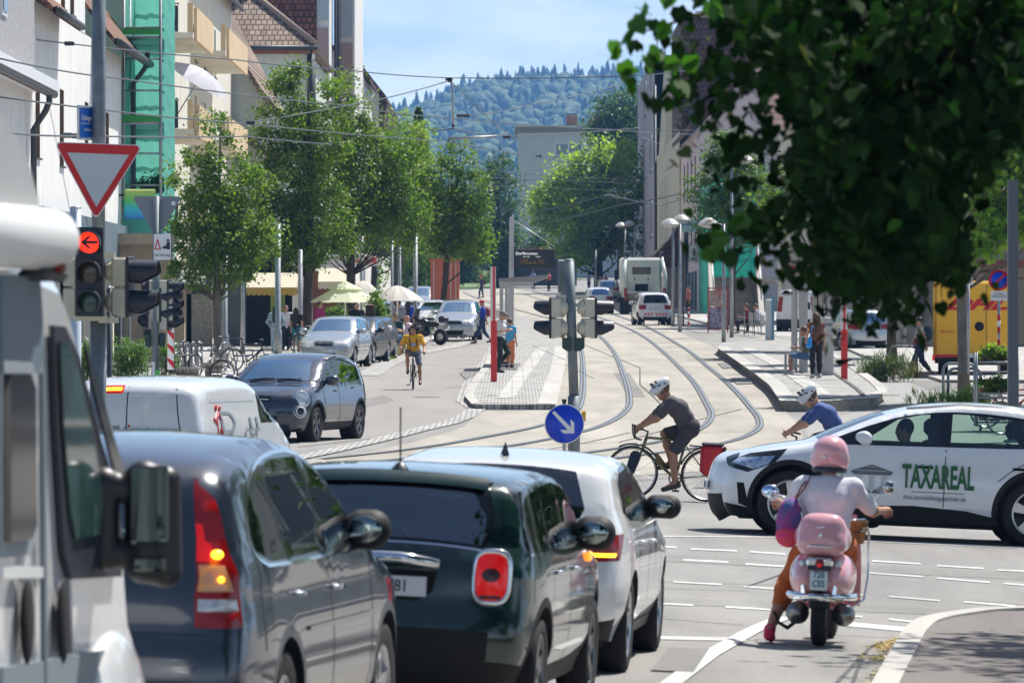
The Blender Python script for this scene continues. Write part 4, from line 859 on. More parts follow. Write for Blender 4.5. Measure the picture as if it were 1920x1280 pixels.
mb=MB();mb.box((6.6,623,zt+2.0),(1.35,1.35,.1));mb.build('chimney_cap',M_zinc,b,True)
mb=MB();mb.plate([(8.0,623,zt+.7),(10.2,623,zt+.7),(10.2,623,zt+1.7),(9.0,623,zt+1.8)],(0,1,0),4);mb.build('red_roof',mat('roof_red',(.22,.03,.02),.7),b,True)
k_=E('lettered_kiosk','low shop with dark red roof edge and big white letters behind the destination board','kiosk',P(1000,535,520))
mb=MB();mb.box((.2,3,1.6),(7.6,5,3.2));mb.build('wall',mat('kiosk_dark',(.05,.05,.06),.5),k_);mb=MB();mb.box((-.2,1.6,3.35),(9.4,4,.28));mb.build('roof_edge',mat('roof_red2',(.30,.03,.03),.6),k_)
mb=MB();mb.box((-.0,.4,3.0),(4.6,.1,.55));mb.build('fascia',mat('fascia_red',(.20,.03,.03),.6),k_);text('letters','orango MARKT',.62,M_pvc,k_,(-.1,.3,2.95),(PI/2,0,0),.03,sx=1.1)
mb=MB();mb.box((3.6,.2,2.6),(1.4,1.4,1.0));mb.build('blue_box',mat('navy',(.02,.02,.12),.5),k_)
# == STREET FURNITURE
M_cast=mat('signal_cream',(.52,.50,.40),.45,var=.05,vscale=3);M_blk=mat('signal_black',(.018,.022,.035),.45);M_dlens=mat('dark_lens',(.03,.025,.02),.1,spec=.8)
M_white=mat('sign_white_foil',(.74,.76,.78),.4);M_whitep=M_white;M_redf=mat('sign_red_foil',(.55,.008,.012),.4);M_bluef=mat('sign_blue_foil',(.005,.05,.62),.35);M_rim=mat('sign_back',(.20,.23,.26),.5,.3)
M_redpole=mat('red_pole_paint',(.62,.03,.03),.45,var=.06,vscale=2);M_whpole=mat('white_pole_paint',(.66,.66,.64),.5,var=.08,vscale=3)
def rounded_tri(s,r=.05):
 h=s*math.sqrt(3)/2;P3=[(-s/2,0),(s/2,0),(0,-h)];cen=(0,-h/3);out=[]
 for i,p in enumerate(P3):
  d=Vector((cen[0]-p[0],cen[1]-p[1])).normalized();c=Vector(p)+d*(2*r);a0=math.atan2(-d.y,-d.x)
  for k in range(-3,4):a=a0+k*R(20)*1.0;out.append((c.x+r*math.cos(a),c.y+r*math.sin(a)))
 cx_=sum(p[0]for p in out)/len(out);cy=sum(p[1]for p in out)/len(out);out.sort(key=lambda p:math.atan2(p[1]-cy,p[0]-cx_));return out
def flat(mb,poly,y,th=.004):mb.plate([(x,y,z)for x,z in poly],(0,1,0),th)
def sighead(root,c,rz,n=3,lit=None,lens=.105,pitch=.295,vis=True,kind='signal_head',visl=.25):
 0
 h=MB();Rm=Matrix.Translation(c)@Matrix.Rotation(rz,4,'Z');h.T=Rm
 for k in range(n):
  z=-k*pitch;h.box((0,.09,z),(.27,.16,pitch-.012),bev=.02);h.lathe([(0,.0),(.115,.0),(.115,.03),(.08,.085),(0,.10)],(0,.16,z),'y',16)
 b=h.build(kind,M_cast,root)
 h=MB();h.T=Rm;h.box((0,0,-(n-1)*pitch/2),(.29,.03,n*pitch+.01),bev=.01);h.build('face_plate',M_blk,b)
 h=MB();h.T=Rm
 for k in range(n):
  z=-k*pitch;N_=20;V=[];F=[]
  for i in range(N_+1):
   a=R(-55)+R(290)*i/N_;L_=visl*(1 if math.sin(a)>-.05 else max(.35,1+.85*(math.sin(a)+.05)))
   V+=[((lens+.012)*math.cos(a),-.01,z+(lens+.012)*math.sin(a)),((lens+.016)*math.cos(a),-L_,z+(lens+.016)*math.sin(a)-.012),(lens*math.cos(a),-L_,z+lens*math.sin(a)-.012),(lens*math.cos(a),-.01,z+lens*math.sin(a))]
  for i in range(N_):q=i*4;F+=[(q,q+4,q+5,q+1),(q+1,q+5,q+6,q+2),(q+2,q+6,q+7,q+3)]
  h.add(V,F)
 h.build('visor',M_blk,b)
 for k in range(n):
  z=-k*pitch;h=MB();h.T=Rm;h.lathe([(0,-.028),(lens*.6,-.024),(lens,-.016)],(0,0,z),'y',20);on=lit==k
  m=mat('lens_red_lit',(.5,.02,.01),.3,emit=(1,.03,.01),es=1.1)if on else mat('lens_off%d'%(k%3),[(.05,.02,.015),(.06,.035,.012),(.01,.06,.045)][k%3],.15,spec=.8)
  l_=h.build('lens',m,b)
  if on:
   h=MB();h.T=Rm;a=.085;h.plate([(x_,-.036,z+z_)for x_,z_ in[(-a,0),(-.01,.062),(.02,.062),(-.03,.014),(a,.014),(a,-.014),(-.03,-.014),(.02,-.062),(-.01,-.062)]],(0,1,0),.006);h.build('arrow',M_blk,b)
 return b
# --- left foreground mast (58 m)
Y=58.;base=XG(184,Y);m_=E('signal_mast','tall galvanised mast carrying a give way sign and a lit red left arrow signal','traffic light',base)
mb=MB();ztop=6.5;mb.tube([(0,0,0),(0,0,(P(0,595,Y).z-base.z))],.085,16);mb.tube([(0,0,P(0,595,Y).z-base.z),(.01,0,ztop)],.07,16);mb.build('pole',M_steeld,m_)
L0=lambda px,py,dy=0.:P(px,py,Y)-base+Vector((0,dy,0))
sighead(m_,L0(172,455,-.32),0,3,0,.112,.30)
for q_,d_ in((L0(205,480,-.1),(.12,.10,.06)),(L0(205,600,-.1),(.2,.1,.06)),(L0(172,597,-.15),(.34,.16,.05))):mb=MB();mb.box(q_,d_);mb.build('bracket',M_cast,m_)
sighead(m_,L0(244,510,.0),R(80),2,None,.115,.31,visl=.30)
sighead(m_,L0(122,510,.1),R(-108),2,None,.115,.31,visl=.1)
c=P(187,270,Y)+Vector((0,-.16,0));s_=E('give_way_sign','red and white give way triangle on the mast above the lit red arrow','traffic sign',c,R(4))
s_.rotation_euler=(0,R(2),R(6));mb=MB();T1=rounded_tri(.91,.035);flat(mb,T1,0,.012);mb.build('panel',M_whitep,s_);mb=MB();sc_=lambda P_,k_,off:[(x*k_,z*k_-off)for x,z in P_]
flat(mb,sc_(T1,.965,.009),-.006,.005);mb.build('red_border',M_redf,s_);mb=MB();h=.63*math.sqrt(3)/2;flat(mb,[(-.315,-.105),(.315,-.105),(0,-.105-h)],-.010,.004);mb.build('white_field',mat('field_white',(.50,.54,.58),.4),s_)
c=P(168,231,Y);s_=E('street_name_sign','blue street name sign in a white tube frame on the tall mast','street sign',c,R(-38))
s_.rotation_euler=(0,0,R(62));mb=MB();mb.box((0,0,0),(.42,.03,.30));mb.build('panel',mat('street_blue',(.01,.13,.55),.4),s_)
mb=MB();mb.tube([(-.22,0,-.165),(.22,0,-.165),(.22,0,.165),(-.22,0,.165)],.016,closed=True);mb.build('frame',M_whitep,s_);text('lettering','Opfinger Straße',.075,M_whitep,s_,(0,-.02,.05),(PI/2,0,0),.002,sx=.78);text('lettering','Ortsverwaltung',.04,M_whitep,s_,(0,-.02,-.07),(PI/2,0,0),.002)
mb=MB();mb.box((0,-.019,-.008),(.40,.004,.006));mb.build('rule',M_whitep,s_)
# --- second mast (104 m)
Y=104.;base=XG(291,Y);m_=E('signal_mast','slimmer grey mast with the back of a give way sign and side-on signal heads','traffic light',base);L0=lambda px,py,dy=0.:P(px,py,Y)-base+Vector((0,dy,0))
mb=MB();mb.tube([(0,0,0),(.02,0,L0(0,368).z)],.062,14);mb.build('pole',M_steeld,m_)
for(px,py,rz,n,v_)in((318,540,78,3,.25),(305,556,70,2,.25),(272,570,-70,2,.12),(275,540,-80,2,.1),(328,556,84,2,.12)):sighead(m_,L0(px,py,.05 if rz>0 else .15),R(rz),n,None,.105,.31,visl=v_)
mb=MB();mb.box(L0(278,637),(.12,.1,.26),bev=.03);mb.box(L0(304,637),(.12,.1,.26),bev=.03);mb.build('push_button_box',mat('box_green',(.02,.05,.045),.5),m_)
mb=MB();mb.box(L0(294,705,-.07),(.11,.02,.22));mb.build('green_sticker',mat('sticker_green',(.08,.55,.10),.5),m_);mb=MB();mb.box(L0(288,692,-.072),(.06,.02,.28));mb.build('white_sticker',M_whitep,m_)
c=P(294,368,Y)+Vector((0,.09,0));s_=E('give_way_sign','grey reverse of a give way triangle seen from behind with a small sticker','traffic sign',c)
T2=rounded_tri(.92,.04);mb=MB();flat(mb,T2,0,.012);mb.build('back_panel',M_rim,s_);mb=MB();mb.box((.30,-.005,-.13),(.07,.006,.07));mb.build('sticker',M_whitep,s_);mb=MB();mb.box((0,-.03,-.04),(.2,.04,.03));mb.box((0,-.03,-.62),(.2,.04,.03));mb.build('clamp',M_steel,s_)
c=P(305,463,Y)+Vector((0,-.09,0));s_=E('tram_priority_sign','small white plate with a warning triangle and a tram below the reversed triangle','traffic sign',c)
mb=MB();mb.box((0,0,0),(.34,.012,.50),bev=.01);mb.build('frame',M_blk,s_);mb=MB();mb.box((0,-.008,0),(.32,.01,.48),bev=.01);mb.build('plate',M_whitep,s_)
mb=MB();flat(mb,[(-.15,-.05),(-.02,-.05),(-.085,.16)],-.018,.004);mb.build('warning_triangle',M_redf,s_);mb=MB();flat(mb,[(-.12,-.03),(-.05,-.03),(-.085,.09)],-.022,.004);mb.build('triangle_field',M_whitep,s_)
mb=MB();flat(mb,[(.0,-.03),(.14,-.05),(.14,.09),(.08,.09),(.07,.03),(.0,.0)],-.018,.004);flat(mb,[(.08,.1),(.13,.1),(.13,.14),(.08,.14)],-.018,.004);mb.build('tram_symbol',M_blk,s_);text('lettering','hat Vorrang',.075,M_blk,s_,(0,-.016,-.15),(PI/2,0,0),.002,sx=.8)
# --- central mast (87 m)
Y=87.;base=XG(1076,Y);m_=E('signal_mast','steel mast in the middle of the street with the backs of twin signal heads','traffic light',base);L0=lambda px,py,dy=0.:P(px,py,Y)-base+Vector((0,dy,0))
mb=MB();mb.tube([(0,0,0),(0,0,L0(0,742).z)],.095,16);mb.tube([(0,0,L0(0,742).z),(-.07,0,L0(0,488).z)],.075,16);mb.ball((-.07,0,L0(0,488).z),(.08,.08,.025));mb.build('pole',M_steeld,m_)
for(px,sx)in((1036,-1),(1113,1)):
 sighead(m_,L0(px,577,.03),R(108*sx),2,None,.105,.31,visl=.3 if sx>0 else .27)
for z_ in(556,618):mb=MB();mb.box(L0(1073,z_),(.52,.07,.05));mb.build('bracket',M_cast,m_)
mb=MB();mb.plate([L0(x_,y_,-.1)for x_,y_ in[(1054,633),(1072,633),(1072,658),(1062,658),(1054,652)]],(0,1,0),.2);mb.plate([L0(x_,y_,-.1)for x_,y_ in[(1078,633),(1096,633),(1096,652),(1088,658),(1078,658)]],(0,1,0),.2);mb.build('push_button_box',mat('box_green',(.02,.05,.045),.5),m_)
c=P(1057,518,Y)+Vector((0,.1,0));s_=E('square_sign','grey back of a tall rectangular sign clamped to the top of the central mast','traffic sign',c,R(0));s_.rotation_euler=(0,0,R(35));mb=MB();mb.box((0,0,0),(.22,.015,.5),bev=.01);mb.build('back_panel',M_rim,s_);mb=MB();mb.box((.12,-.02,.17),(.12,.04,.03));mb.box((.12,-.02,-.2),(.12,.04,.03));mb.build('clamp',M_steel,s_)
c=P(1058,794,Y)+Vector((0,-.22,0));s_=E('keep_right_sign','round blue sign with a white arrow pointing down right','traffic sign',c);s_.rotation_euler=(0,0,R(3))
mb=MB();mb.lathe([(0,0),(.305,0),(.305,.012),(0,.012)],(0,0,0),'y',48);mb.build('rim',M_whitep,s_);mb=MB();mb.lathe([(0,0),(.29,0),(.29,.006),(0,.006)],(0,-.006,0),'y',48);mb.build('blue_disc',M_bluef,s_)
a=[(-.19,.17),(-.155,.205),(.095,-.045),(.095,.075),(.15,.02),(.15,-.145),(-.015,-.145),(-.07,-.09),(.05,-.09)];mb=MB();flat(mb,[(x-.0,z)for x,z in a],-.014,.006);mb.build('arrow',M_whitep,s_)
mb=MB();mb.tube([(0,.05,-1.1),(0,.05,.33)],.028,10);mb.build('post',M_steel,s_);mb=MB();mb.tube([(0,.05,.33),(0,.05,.38)],.036,10);mb.build('cap',M_blk,s_);mb=MB();mb.box((.30,.03,.12),(.06,.05,.16),bev=.01);mb.build('amber_reflector',mat('amber',(.7,.35,.03),.4),s_)
# --- red and white stop poles
def striped(px,pb,pt,Y,label,w_=.12):
 b_=XG(px,Y)+Vector((0,0,.12));h_=P(0,pt,Y).z-b_.z;hm=h_*.53;o=E('stop_pole',label,'pole',b_,group=None);mb=MB();mb.box((0,0,hm/2),(w_*1.35,w_*1.35,hm),bev=.02);mb.build('lower_shaft',M_redpole,o)
 mb=MB();mb.box((-.02,0,hm+(h_-hm)/2),(w_*1.2,w_*1.2,h_-hm));mb.build('upper_shaft',M_whpole,o);mb=MB();mb.box((w_*.02,-w_*.62,hm+(h_-hm)/2),(w_*.42,.03,h_-hm));mb.build('red_stripe',M_redpole,o)
striped(926,717,500,146.5,'red and white square pole standing at the near end of the left platform')
striped(1583,722,528,144,'red and white square pole on the right platform near the ticket cabinet')
# --- left shelter, cable mast and destination board
Y=172.;mst=E('cable_mast','tall tapered pale mast from which the destination board hangs','mast',XG(958,Y));b_=mst.location;mb=MB();hh=P(0,400,Y).z-b_.z
mb.plate([(-.09,0,0),(.09,0,0),(.09,0,hh),(-.05,0,hh-.15)],(0,1,0),.22);mb.build('shaft',mat('mast_paint',(.50,.50,.50),.5),mst)
mb=MB();mb.tube([(.05,.1,P(0,412,Y).z-b_.z),(1.35,.1,P(0,463,Y).z-b_.z)],.018);mb.build('stay_cable',M_steel,mst)
ds=E('destination_board','black electronic destination board hanging from the tapered mast','display board',P(1004,485,Y));mb=MB();mb.box((-.02,0,0),(1.22,.2,.58),bev=.015);mb.build('housing',M_blk,ds);mb=MB();mb.box((-.1,-.105,0),(1.0,.01,.5));mb.build('screen',mat('screen',(.012,.014,.02),.15),ds)
M_led=mat('led_white',(.6,.6,.6),.5,emit=(1,1,1),es=.5);M_ledo=mat('led_amber',(.3,.12,.02),.5,emit=(1,.4,.05),es=.10)
text('lettering','Dorfbrunnen',.125,M_led,ds,(-.27,-.115,.155),(PI/2,0,0),.003);text('lettering','Linie  Ziel             Abfahrt',.05,M_led,ds,(-.11,-.115,.06),(PI/2,0,0),.002);text('led_row','3  Haid               2 min\n3  Munzinger Str.  12 min',.075,M_ledo,ds,(-.1,-.115,-.08),(PI/2,0,0),.002)
mb=MB();mb.tube([(-.5,0,.28),(-.5,0,.4)],.015);mb.build('hanger',M_steel,ds);mb=MB();mb.tube([(.5,0,.28),(.4,0,.35)],.015);mb.build('hanger',M_steel,ds)
sh=E('tram_shelter','left tram shelter with grey sloping flat roof beside the striped pole','shelter',XG(948,166));b_=sh.location;Yd=166.
l_=lambda px,py,dy=0.:P(px,py,Yd)-b_+Vector((0,dy,0));M_shel=mat('shelter_paint',(.42,.42,.40),.5,var=.05,vscale=2)
mb=MB();mb.plate([l_(935,522),l_(1028,515),l_(1028,519),l_(1005,528),l_(935,528)],(0,1,0),5.);mb.build('roof',mat('shelter_roof',(.27,.265,.25),.6),sh)
mb=MB();mb.plate([l_(936,528,-.02),l_(1000,528,-.02),l_(1000,537,-.02),l_(936,537,-.02)],(0,1,0),.3);mb.build('fascia',M_shel,sh)
for dx in(0,4.4):
 for px in(940,950):mb=MB();a_=l_(px,537);mb.box((a_.x,dx+.1,a_.z/2),(.10,.12,a_.z));mb.build('column',M_shel,sh)
mb=MB();mb.box((-.05,2.3,1.3),(.05,4,1.6));mb.build('glass_wall',glass_mat('clear_glass',(.85,.92,.9),.9),sh)
# --- right shelter and ticket cabinet
sh=E('tram_shelter','right tram shelter of grey concrete frames under the dark leaves','shelter',XG(1520,152)+Vector((0,0,.24)));b_=sh.location;Yd=152.
l_=lambda px,py,dy=0.:P(px,py,Yd)-b_+Vector((0,dy,0))
for px,w_,dy in((1487,.09,0),(1497,.10,1.6),(1503,.12,.1),(1511,.10,.1),(1534,.12,1.8),(1545,.10,1.8),(1557,.15,0)):
 mb=MB();a_=l_(px,538,dy);hb=a_.z;mb.box((a_.x,dy,hb/2),(w_,.18,hb));mb.build('column',M_shel,sh)
mb=MB();a_=l_(1516,534);mb.box((a_.x,.1,a_.z),(1.25,.3,.17));mb.build('beam',M_shel,sh);mb=MB();a_=l_(1480,521);mb.plate([l_(1430,522),l_(1565,512),l_(1570,526),l_(1470,526)],(0,1,0),4.5);mb.build('roof',_M['shelter_roof'],sh)
mb=MB();a_=l_(1440,526);mb.box((a_.x,2.5,a_.z),(.6,.2,.13));mb.build('roof_bracket',M_shel,sh)
tk=E('ticket_cabinet','grey ticket cabinet with a scribbled side beside the woman in black trousers','cabinet',XG(1541,149)+Vector((0,0,.24)));mb=MB();hz_=P(0,594,149).z-tk.location.z;mb.box((0,0,hz_/2),(.60,.45,hz_),bev=.03);mb.build('housing',mat('cabinet_grey',(.44,.45,.44),.5,var=.06,vscale=2),tk);mb=MB();mb.box((0,-.23,hz_-.18),(.56,.02,.02));mb.box((0,-.23,hz_-.22),(.5,.01,.05));mb.build('seam',M_rim,tk)
mb=MB();mb.tube([(.0,-.235,hz_-.5),(.1,-.235,hz_-.42),(.04,-.235,hz_-.55),(.2,-.235,hz_-.45),(.16,-.235,hz_-.52)],.008);mb.build('scribble',mat('ink_red',(.4,.15,.15),.6),tk)
bn=E('bench','narrow steel bench under the right tram shelter','bench',XG(1475,156)+Vector((0,0,.24)));mb=MB();mb.box((0,0,.45),(.6,.4,.05));mb.build('seat',M_steel,bn)
for x_ in(-.03,.1):mb=MB();mb.box((x_,0,.21),(.06,.3,.42));mb.build('leg',M_steel,bn)
# --- lamp posts and plain poles
M_lamp=mat('lamp_housing',(.42,.42,.40),.4)
def lamp(px,pt,Y,label,arm=-.6,r=.07,head=True):
 b_=XG(px,Y);h_=P(0,pt,Y).z-b_.z;o=E('street_lamp',label,'street lamp',b_,group='street lamps along the road');mb=MB();mb.tube([(0,0,0),(0,0,h_*.25),(0,0,h_)],[r*1.35,r,r*.8],12);mb.build('pole',M_steel,o)
 mb=MB();mb.tube([(0,0,h_-.05),(arm*.5,0,h_),(arm,0,h_)],.035,8);mb.build('arm',M_steel,o);mb=MB();mb.lathe([(0,.28),(.12,.26),(.3,.16),(.42,.02),(.44,0),(.40,-.03),(.2,-.12),(0,-.16)],(arm,0,h_-.02),'z',20);mb.build('lamp_head',M_lamp,o)
lamp(1275,420,250,'street lamp with a round dome head nearest the smart small car',-.45);lamp(1262,412,266,'street lamp with dome head just behind the first dome lamp',.4)
lamp(1357,420,225,'street lamp standing beside the poster board near the outside stairs',-.6);lamp(1172,423,420,'small distant street lamp left of the skip lorry',-.3);lamp(1190,420,400,'distant street lamp directly above the skip lorry cab',-.4)
lamp(1372,300,118*2,'tall street lamp pole mostly hidden by the overhanging leaves',.5);lamp(455,350,197,'street lamp with white head inside the first street tree',-.35)
def pole(px,pt,Y,label,r=.08,m=None):
 b_=XG(px,Y);h_=P(0,pt,Y).z-b_.z;o=E('steel_post',label,'post',b_,group='plain steel posts along the left pavement');mb=MB();mb.tube([(0,0,0),(0,0,.9),(0,0,.95),(0,0,h_)],[r*1.4,r*1.4,r,r],12);mb.build('shaft',m or M_steel,o);mb=MB();mb.ball((0,0,h_),(r*1.05,r*1.05,.04));mb.build('cap',M_steel,o)
pole(421,470,178,'grey stickered post right beside the first tree trunk',.10);pole(521,420,190,'grey post standing in front of the queue by the awning',.10);pole(563,470,203,'grey post just left of the silver parked car tree',.085);pole(678,440,225,'grey post between the second and third tree trunks',.075)
pole(735,450,285,'thin far post left of the white parasol peak',.07);pole(749,430,270,'thin tall post above the white parasol',.085);pole(779,438,240,'tall pale post beside the parked motorcycle',.10);pole(1117,470,400,'thin pale post beneath the chestnut tree',.06)
pole(205,540,58*1.9,'dark lamp-like post behind the hedge',.05,M_zinc);pole(142,390,100,'pale blue grey pole partly behind the left signal head',.10,mat('pale_pole',(.45,.52,.60),.5))
# --- right side near things: signs, stands
c=P(1873,525,118);s_=E('no_parking_sign','round red and blue no parking sign half hidden by bright maple leaves','traffic sign',c);mb=MB();mb.lathe([(0,0),(.22,0),(.22,.01),(0,.01)],(0,0,0),'y',32);mb.build('red_ring',M_redf,s_);mb=MB();mb.lathe([(0,0),(.165,0),(.165,.01),(0,.01)],(0,-.008,0),'y',32);mb.build('blue_disc',M_bluef,s_)
mb=MB();mb.box((0,-.012,0),(.045,.008,.34),rot=Matrix.Rotation(R(45),4,'Y'));mb.build('red_bar',M_redf,s_)
mb=MB();mb.box((0,0,-.33),(.34,.01,.2));mb.build('plate',M_whitep,s_);text('lettering','auf dem\nSeitenstreifen',.055,M_blk,s_,(0,-.012,-.31),(PI/2,0,0),.001);mb=MB();mb.tube([(0,.03,-2.45),(0,.03,.2)],.03);mb.build('post',M_steel,s_)
for k,z_ in enumerate((-.72,-.98,-1.24)):mb=MB();mb.tube([(0,.03,z_-.12),(0,.03,z_)],.034);mb.build('red_band',M_redf,s_)
for k,z_ in enumerate((-.85,)):mb=MB();mb.tube([(0,.03,z_-.12),(0,.03,z_)],.0335);mb.build('white_band',M_whitep,s_)
c=P(1806,527,128);s_=E('small_plate_sign','small white text plate on a thin post beside the yellow delivery van','sign',c);mb=MB();mb.box((.05,0,0),(.34,.012,.16));mb.build('plate',M_whitep,s_);text('lettering','nach rechts\nabbiegen',.065,M_blk,s_,(.05,-.01,0),(PI/2,0,0),.001);mb=MB();mb.tube([(.12,.04,-2.1),(.12,.04,.1)],.035);mb.build('post',M_steel,s_)
po=E('grey_mast','thick dark grey square mast at the right edge behind the bicycles','mast',XG(1899,112));mb=MB();mb.box((0,0,2.6),(.2,.2,5.2));mb.build('shaft',mat('anthracite',(.10,.11,.13),.5),po);mb=MB();mb.box((0,0,.03),(.34,.34,.06));mb.build('base_plate',M_steeld,po)
def hoop(px,py,Y,label,w_=.75,h_=.85,rz=0.,z=0):
 o=E('bike_stand',label,'bike stand',XG(px,Y),rz,'steel hoops for bicycles');mb=MB();pts=[(-w_/2,0,0),(-w_/2,0,h_-.15)]+[(-w_/2+.15-.15*math.cos(a),0,h_-.15+.15*math.sin(a))for a in(R(30),R(60),R(90))]+[(w_/2-.15+.15*math.sin(a),0,h_-.15+.15*math.cos(a))for a in(0,R(30),R(60),R(90))]+[(w_/2,0,0)]
 mb.tube(pts,.035,8);mb.build('hoop',M_steeld,o);mb=MB();[mb.box((s*w_/2,0,.01),(.14,.14,.02))for s in(-1,1)];mb.build('foot_plate',M_steeld,o)
hoop(1808,690,131,'steel bike hoop close in front of the yellow delivery van');hoop(1798,690,134.5,'second steel bike hoop just behind the nearer one by the yellow van');hoop(1694,645,158,'steel bike hoop beside the silver estate car')
tr=E('flower_trolley','wheeled metal flower trolley with shelves of plants beside the thick grey mast','plant trolley',XG(1870,117));mb=MB();W_=.85
for x_ in(-W_/2,W_/2):mb.tube([(x_,0,.12),(x_,0,1.65)],.025);mb.tube([(x_,.5,.12),(x_,.5,1.65)],.025)
for z_ in(1.45,.72,1.25,.8):mb.tube([(-W_/2,0,z_),(W_/2,0,z_)],.018)
mb.build('frame',M_steel,tr)
for z_ in(.2,.7,1.4):mb=MB();mb.box((0,.25,z_),(W_,.5,.03));mb.build('shelf',M_zinc,tr)
for x_ in(-.35,.35):mb=MB();mb.lathe([(0,-.02),(.08,-.02),(.08,.02),(0,.02)],(x_,0,.08),'x',14);mb.build('castor',M_blk,tr)
pb=E('poster_board','red framed pavement poster board with dark purple pictures by the stairs','poster board',XG(1346,248));mb=MB();z0,z1=.15,1.95
for s in(-.43,.43):mb.box((s,0,1.0),(.05,.05,2.0))
for z_ in(z0,1.1,z1):mb.box((0,0,z_),(.86,.05,.05))
mb.build('frame',mat('frame_red',(.35,.03,.03),.5),pb);mb=MB();mb.box((0,0,1.5),(.8,.02,.7));mb.build('poster',mat('poster_a',(.25,.10,.08),.5,c2=(.5,.45,.4),vscale=9),pb);mb=MB();mb.box((0,0,.62),(.8,.02,.9));mb.build('poster',mat('poster_b',(.06,.03,.10),.5,c2=(.45,.45,.55),vscale=7),pb);text('lettering','EIS',.3,mat('letter_red',(.5,.1,.06),.5),pb,(0,-.02,1.75),(PI/2,0,0))
for i,(px,Y_,lb,c_)in enumerate(((1272,272,'dark slim bollard left of the first dome lamp',M_zinc),(1281,266,'second dark slim bollard beside the dome lamp',M_zinc),(1291,262,'red and white slim bollard beside the small white car',None))):
 o=E('bollard',lb,'bollard',XG(px,Y_),group='slim bollards by the right pavement');mb=MB();mb.tube([(0,0,0),(0,0,.95)],.045,10);mb.build('post',c_ or M_whpole,o)
 if c_ is None:
  for z_ in(.2,.55,.85):mb=MB();mb.tube([(0,0,z_-.08),(0,0,z_+.08)],.048,10);mb.build('red_band',M_redf,o)
 else:mb=MB();mb.ball((0,0,.95),(.05,.05,.03));mb.build('cap',c_,o)
ac=E('ticket_pillar','blue and white pillar-like machine next to the white van','machine',XG(1443,215));mb=MB();mb.box((0,0,.9),(.32,.3,1.8),bev=.04);mb.build('body',mat('pillar_pale',(.5,.55,.58),.5,c2=(.6,.6,.58),vscale=2),ac);mb=MB();mb.box((.12,-.16,1.0),(.1,.02,1.7));mb.build('blue_panel',mat('blue_pan',(.12,.28,.42),.5),ac);mb=MB();mb.box((0,0,.08),(.36,.34,.16));mb.build('base',mat('rust_base',(.12,.06,.04),.8),ac)
rb=E('red_cabin','terracotta red cabin with white vertical strips behind the silver off-roader','cabin',XG(834,282));mb=MB();h_=P(0,487,282).z-rb.location.z;mb.box((0,1,h_/2),(1.42,2,h_));mb.build('wall',mat('terracotta',(.50,.13,.07),.8,var=.1,vscale=3),rb)
for x_ in(-.55,.55,.3):mb=MB();mb.box((x_,-.03,h_/2),(.05,.04,h_-.1));mb.build('strip',mat('strip_pale',(.55,.45,.4),.7),rb)
mb=MB();mb.box((0,1,h_+.05),(1.6,2.2,.1));mb.build('roof',mat('cab_roof',(.35,.1,.06),.7),rb)
bp=E('wooden_post','thick rust brown square post between the parked cars and the cafe table','post',XG(694,187));mb=MB();mb.box((0,0,P(0,572,187).z/2-bp.location.z/2),(.30,.3,P(0,572,187).z-bp.location.z));mb.build('shaft',mat('rust_post',(.12,.065,.04),.9,var=.25,vscale=5),bp);mb=MB();mb.add([(-.15,-.15,0),(.15,-.15,0),(.15,.15,0),(-.15,.15,0),(0,0,.06)],[(0,1,4),(1,2,4),(2,3,4),(3,0,4)]);o=mb.build('cap',_M['rust_post'],bp);o.location.z=P(0,572,187).z-bp.location.z
for px,pt,Y_,w_,lb in((401,680,150,.5,'stone block pier with a flat cap beside the parked bicycles'),(352,689,149,.62,'lower stone pier between the hedge and the taller pier')):
 o=E('stone_pier',lb,'pier',XG(px,Y_));h_=P(0,pt,Y_).z-o.location.z;mb=MB();mb.box((0,0,h_/2-.03),(w_-.06,.5,h_-.06));mb.build('shaft',brick_mat('pier_stone',(.20,.18,.15),(.30,.28,.24),(.1,.09,.08),.22,.14,.9,'xz',.02),o);mb=MB();mb.box((0,0,h_-.03),(w_+.04,.6,.07));mb.build('cap',mat('cap_stone',(.30,.28,.24),.9),o)
rl=E('garden_railing','low curved iron railing in front of the green hedge','railing',XG(320,148));mb=MB();mb.tube([(-.6,0,.62),(0,-.05,.72),(.5,0,.8)],.02)
for k in range(12):mb.tube([(-.6+k*.1,0,0),(-.6+k*.1,0,.66+k*.012)],.009,5)
mb.build('bars',M_zinc,rl)
wb=E('warning_board','red and white striped warning board behind the second mast','traffic sign',XG(320,140));mb=MB();zc=P(0,655,140).z-wb.location.z;mb.box((0,0,zc),(.16,.02,1.0),bev=.01);mb.build('panel',M_whitep,wb)
for k in range(3):mb=MB();mb.plate([(-.08,-.014,zc+.42-k*.35),(.08,-.014,zc+.22-k*.35),(.08,-.014,zc+.40-k*.35),(-.08,-.014,zc+.5-k*.35)],(0,1,0),.003);mb.build('red_stripe',M_redf,wb)
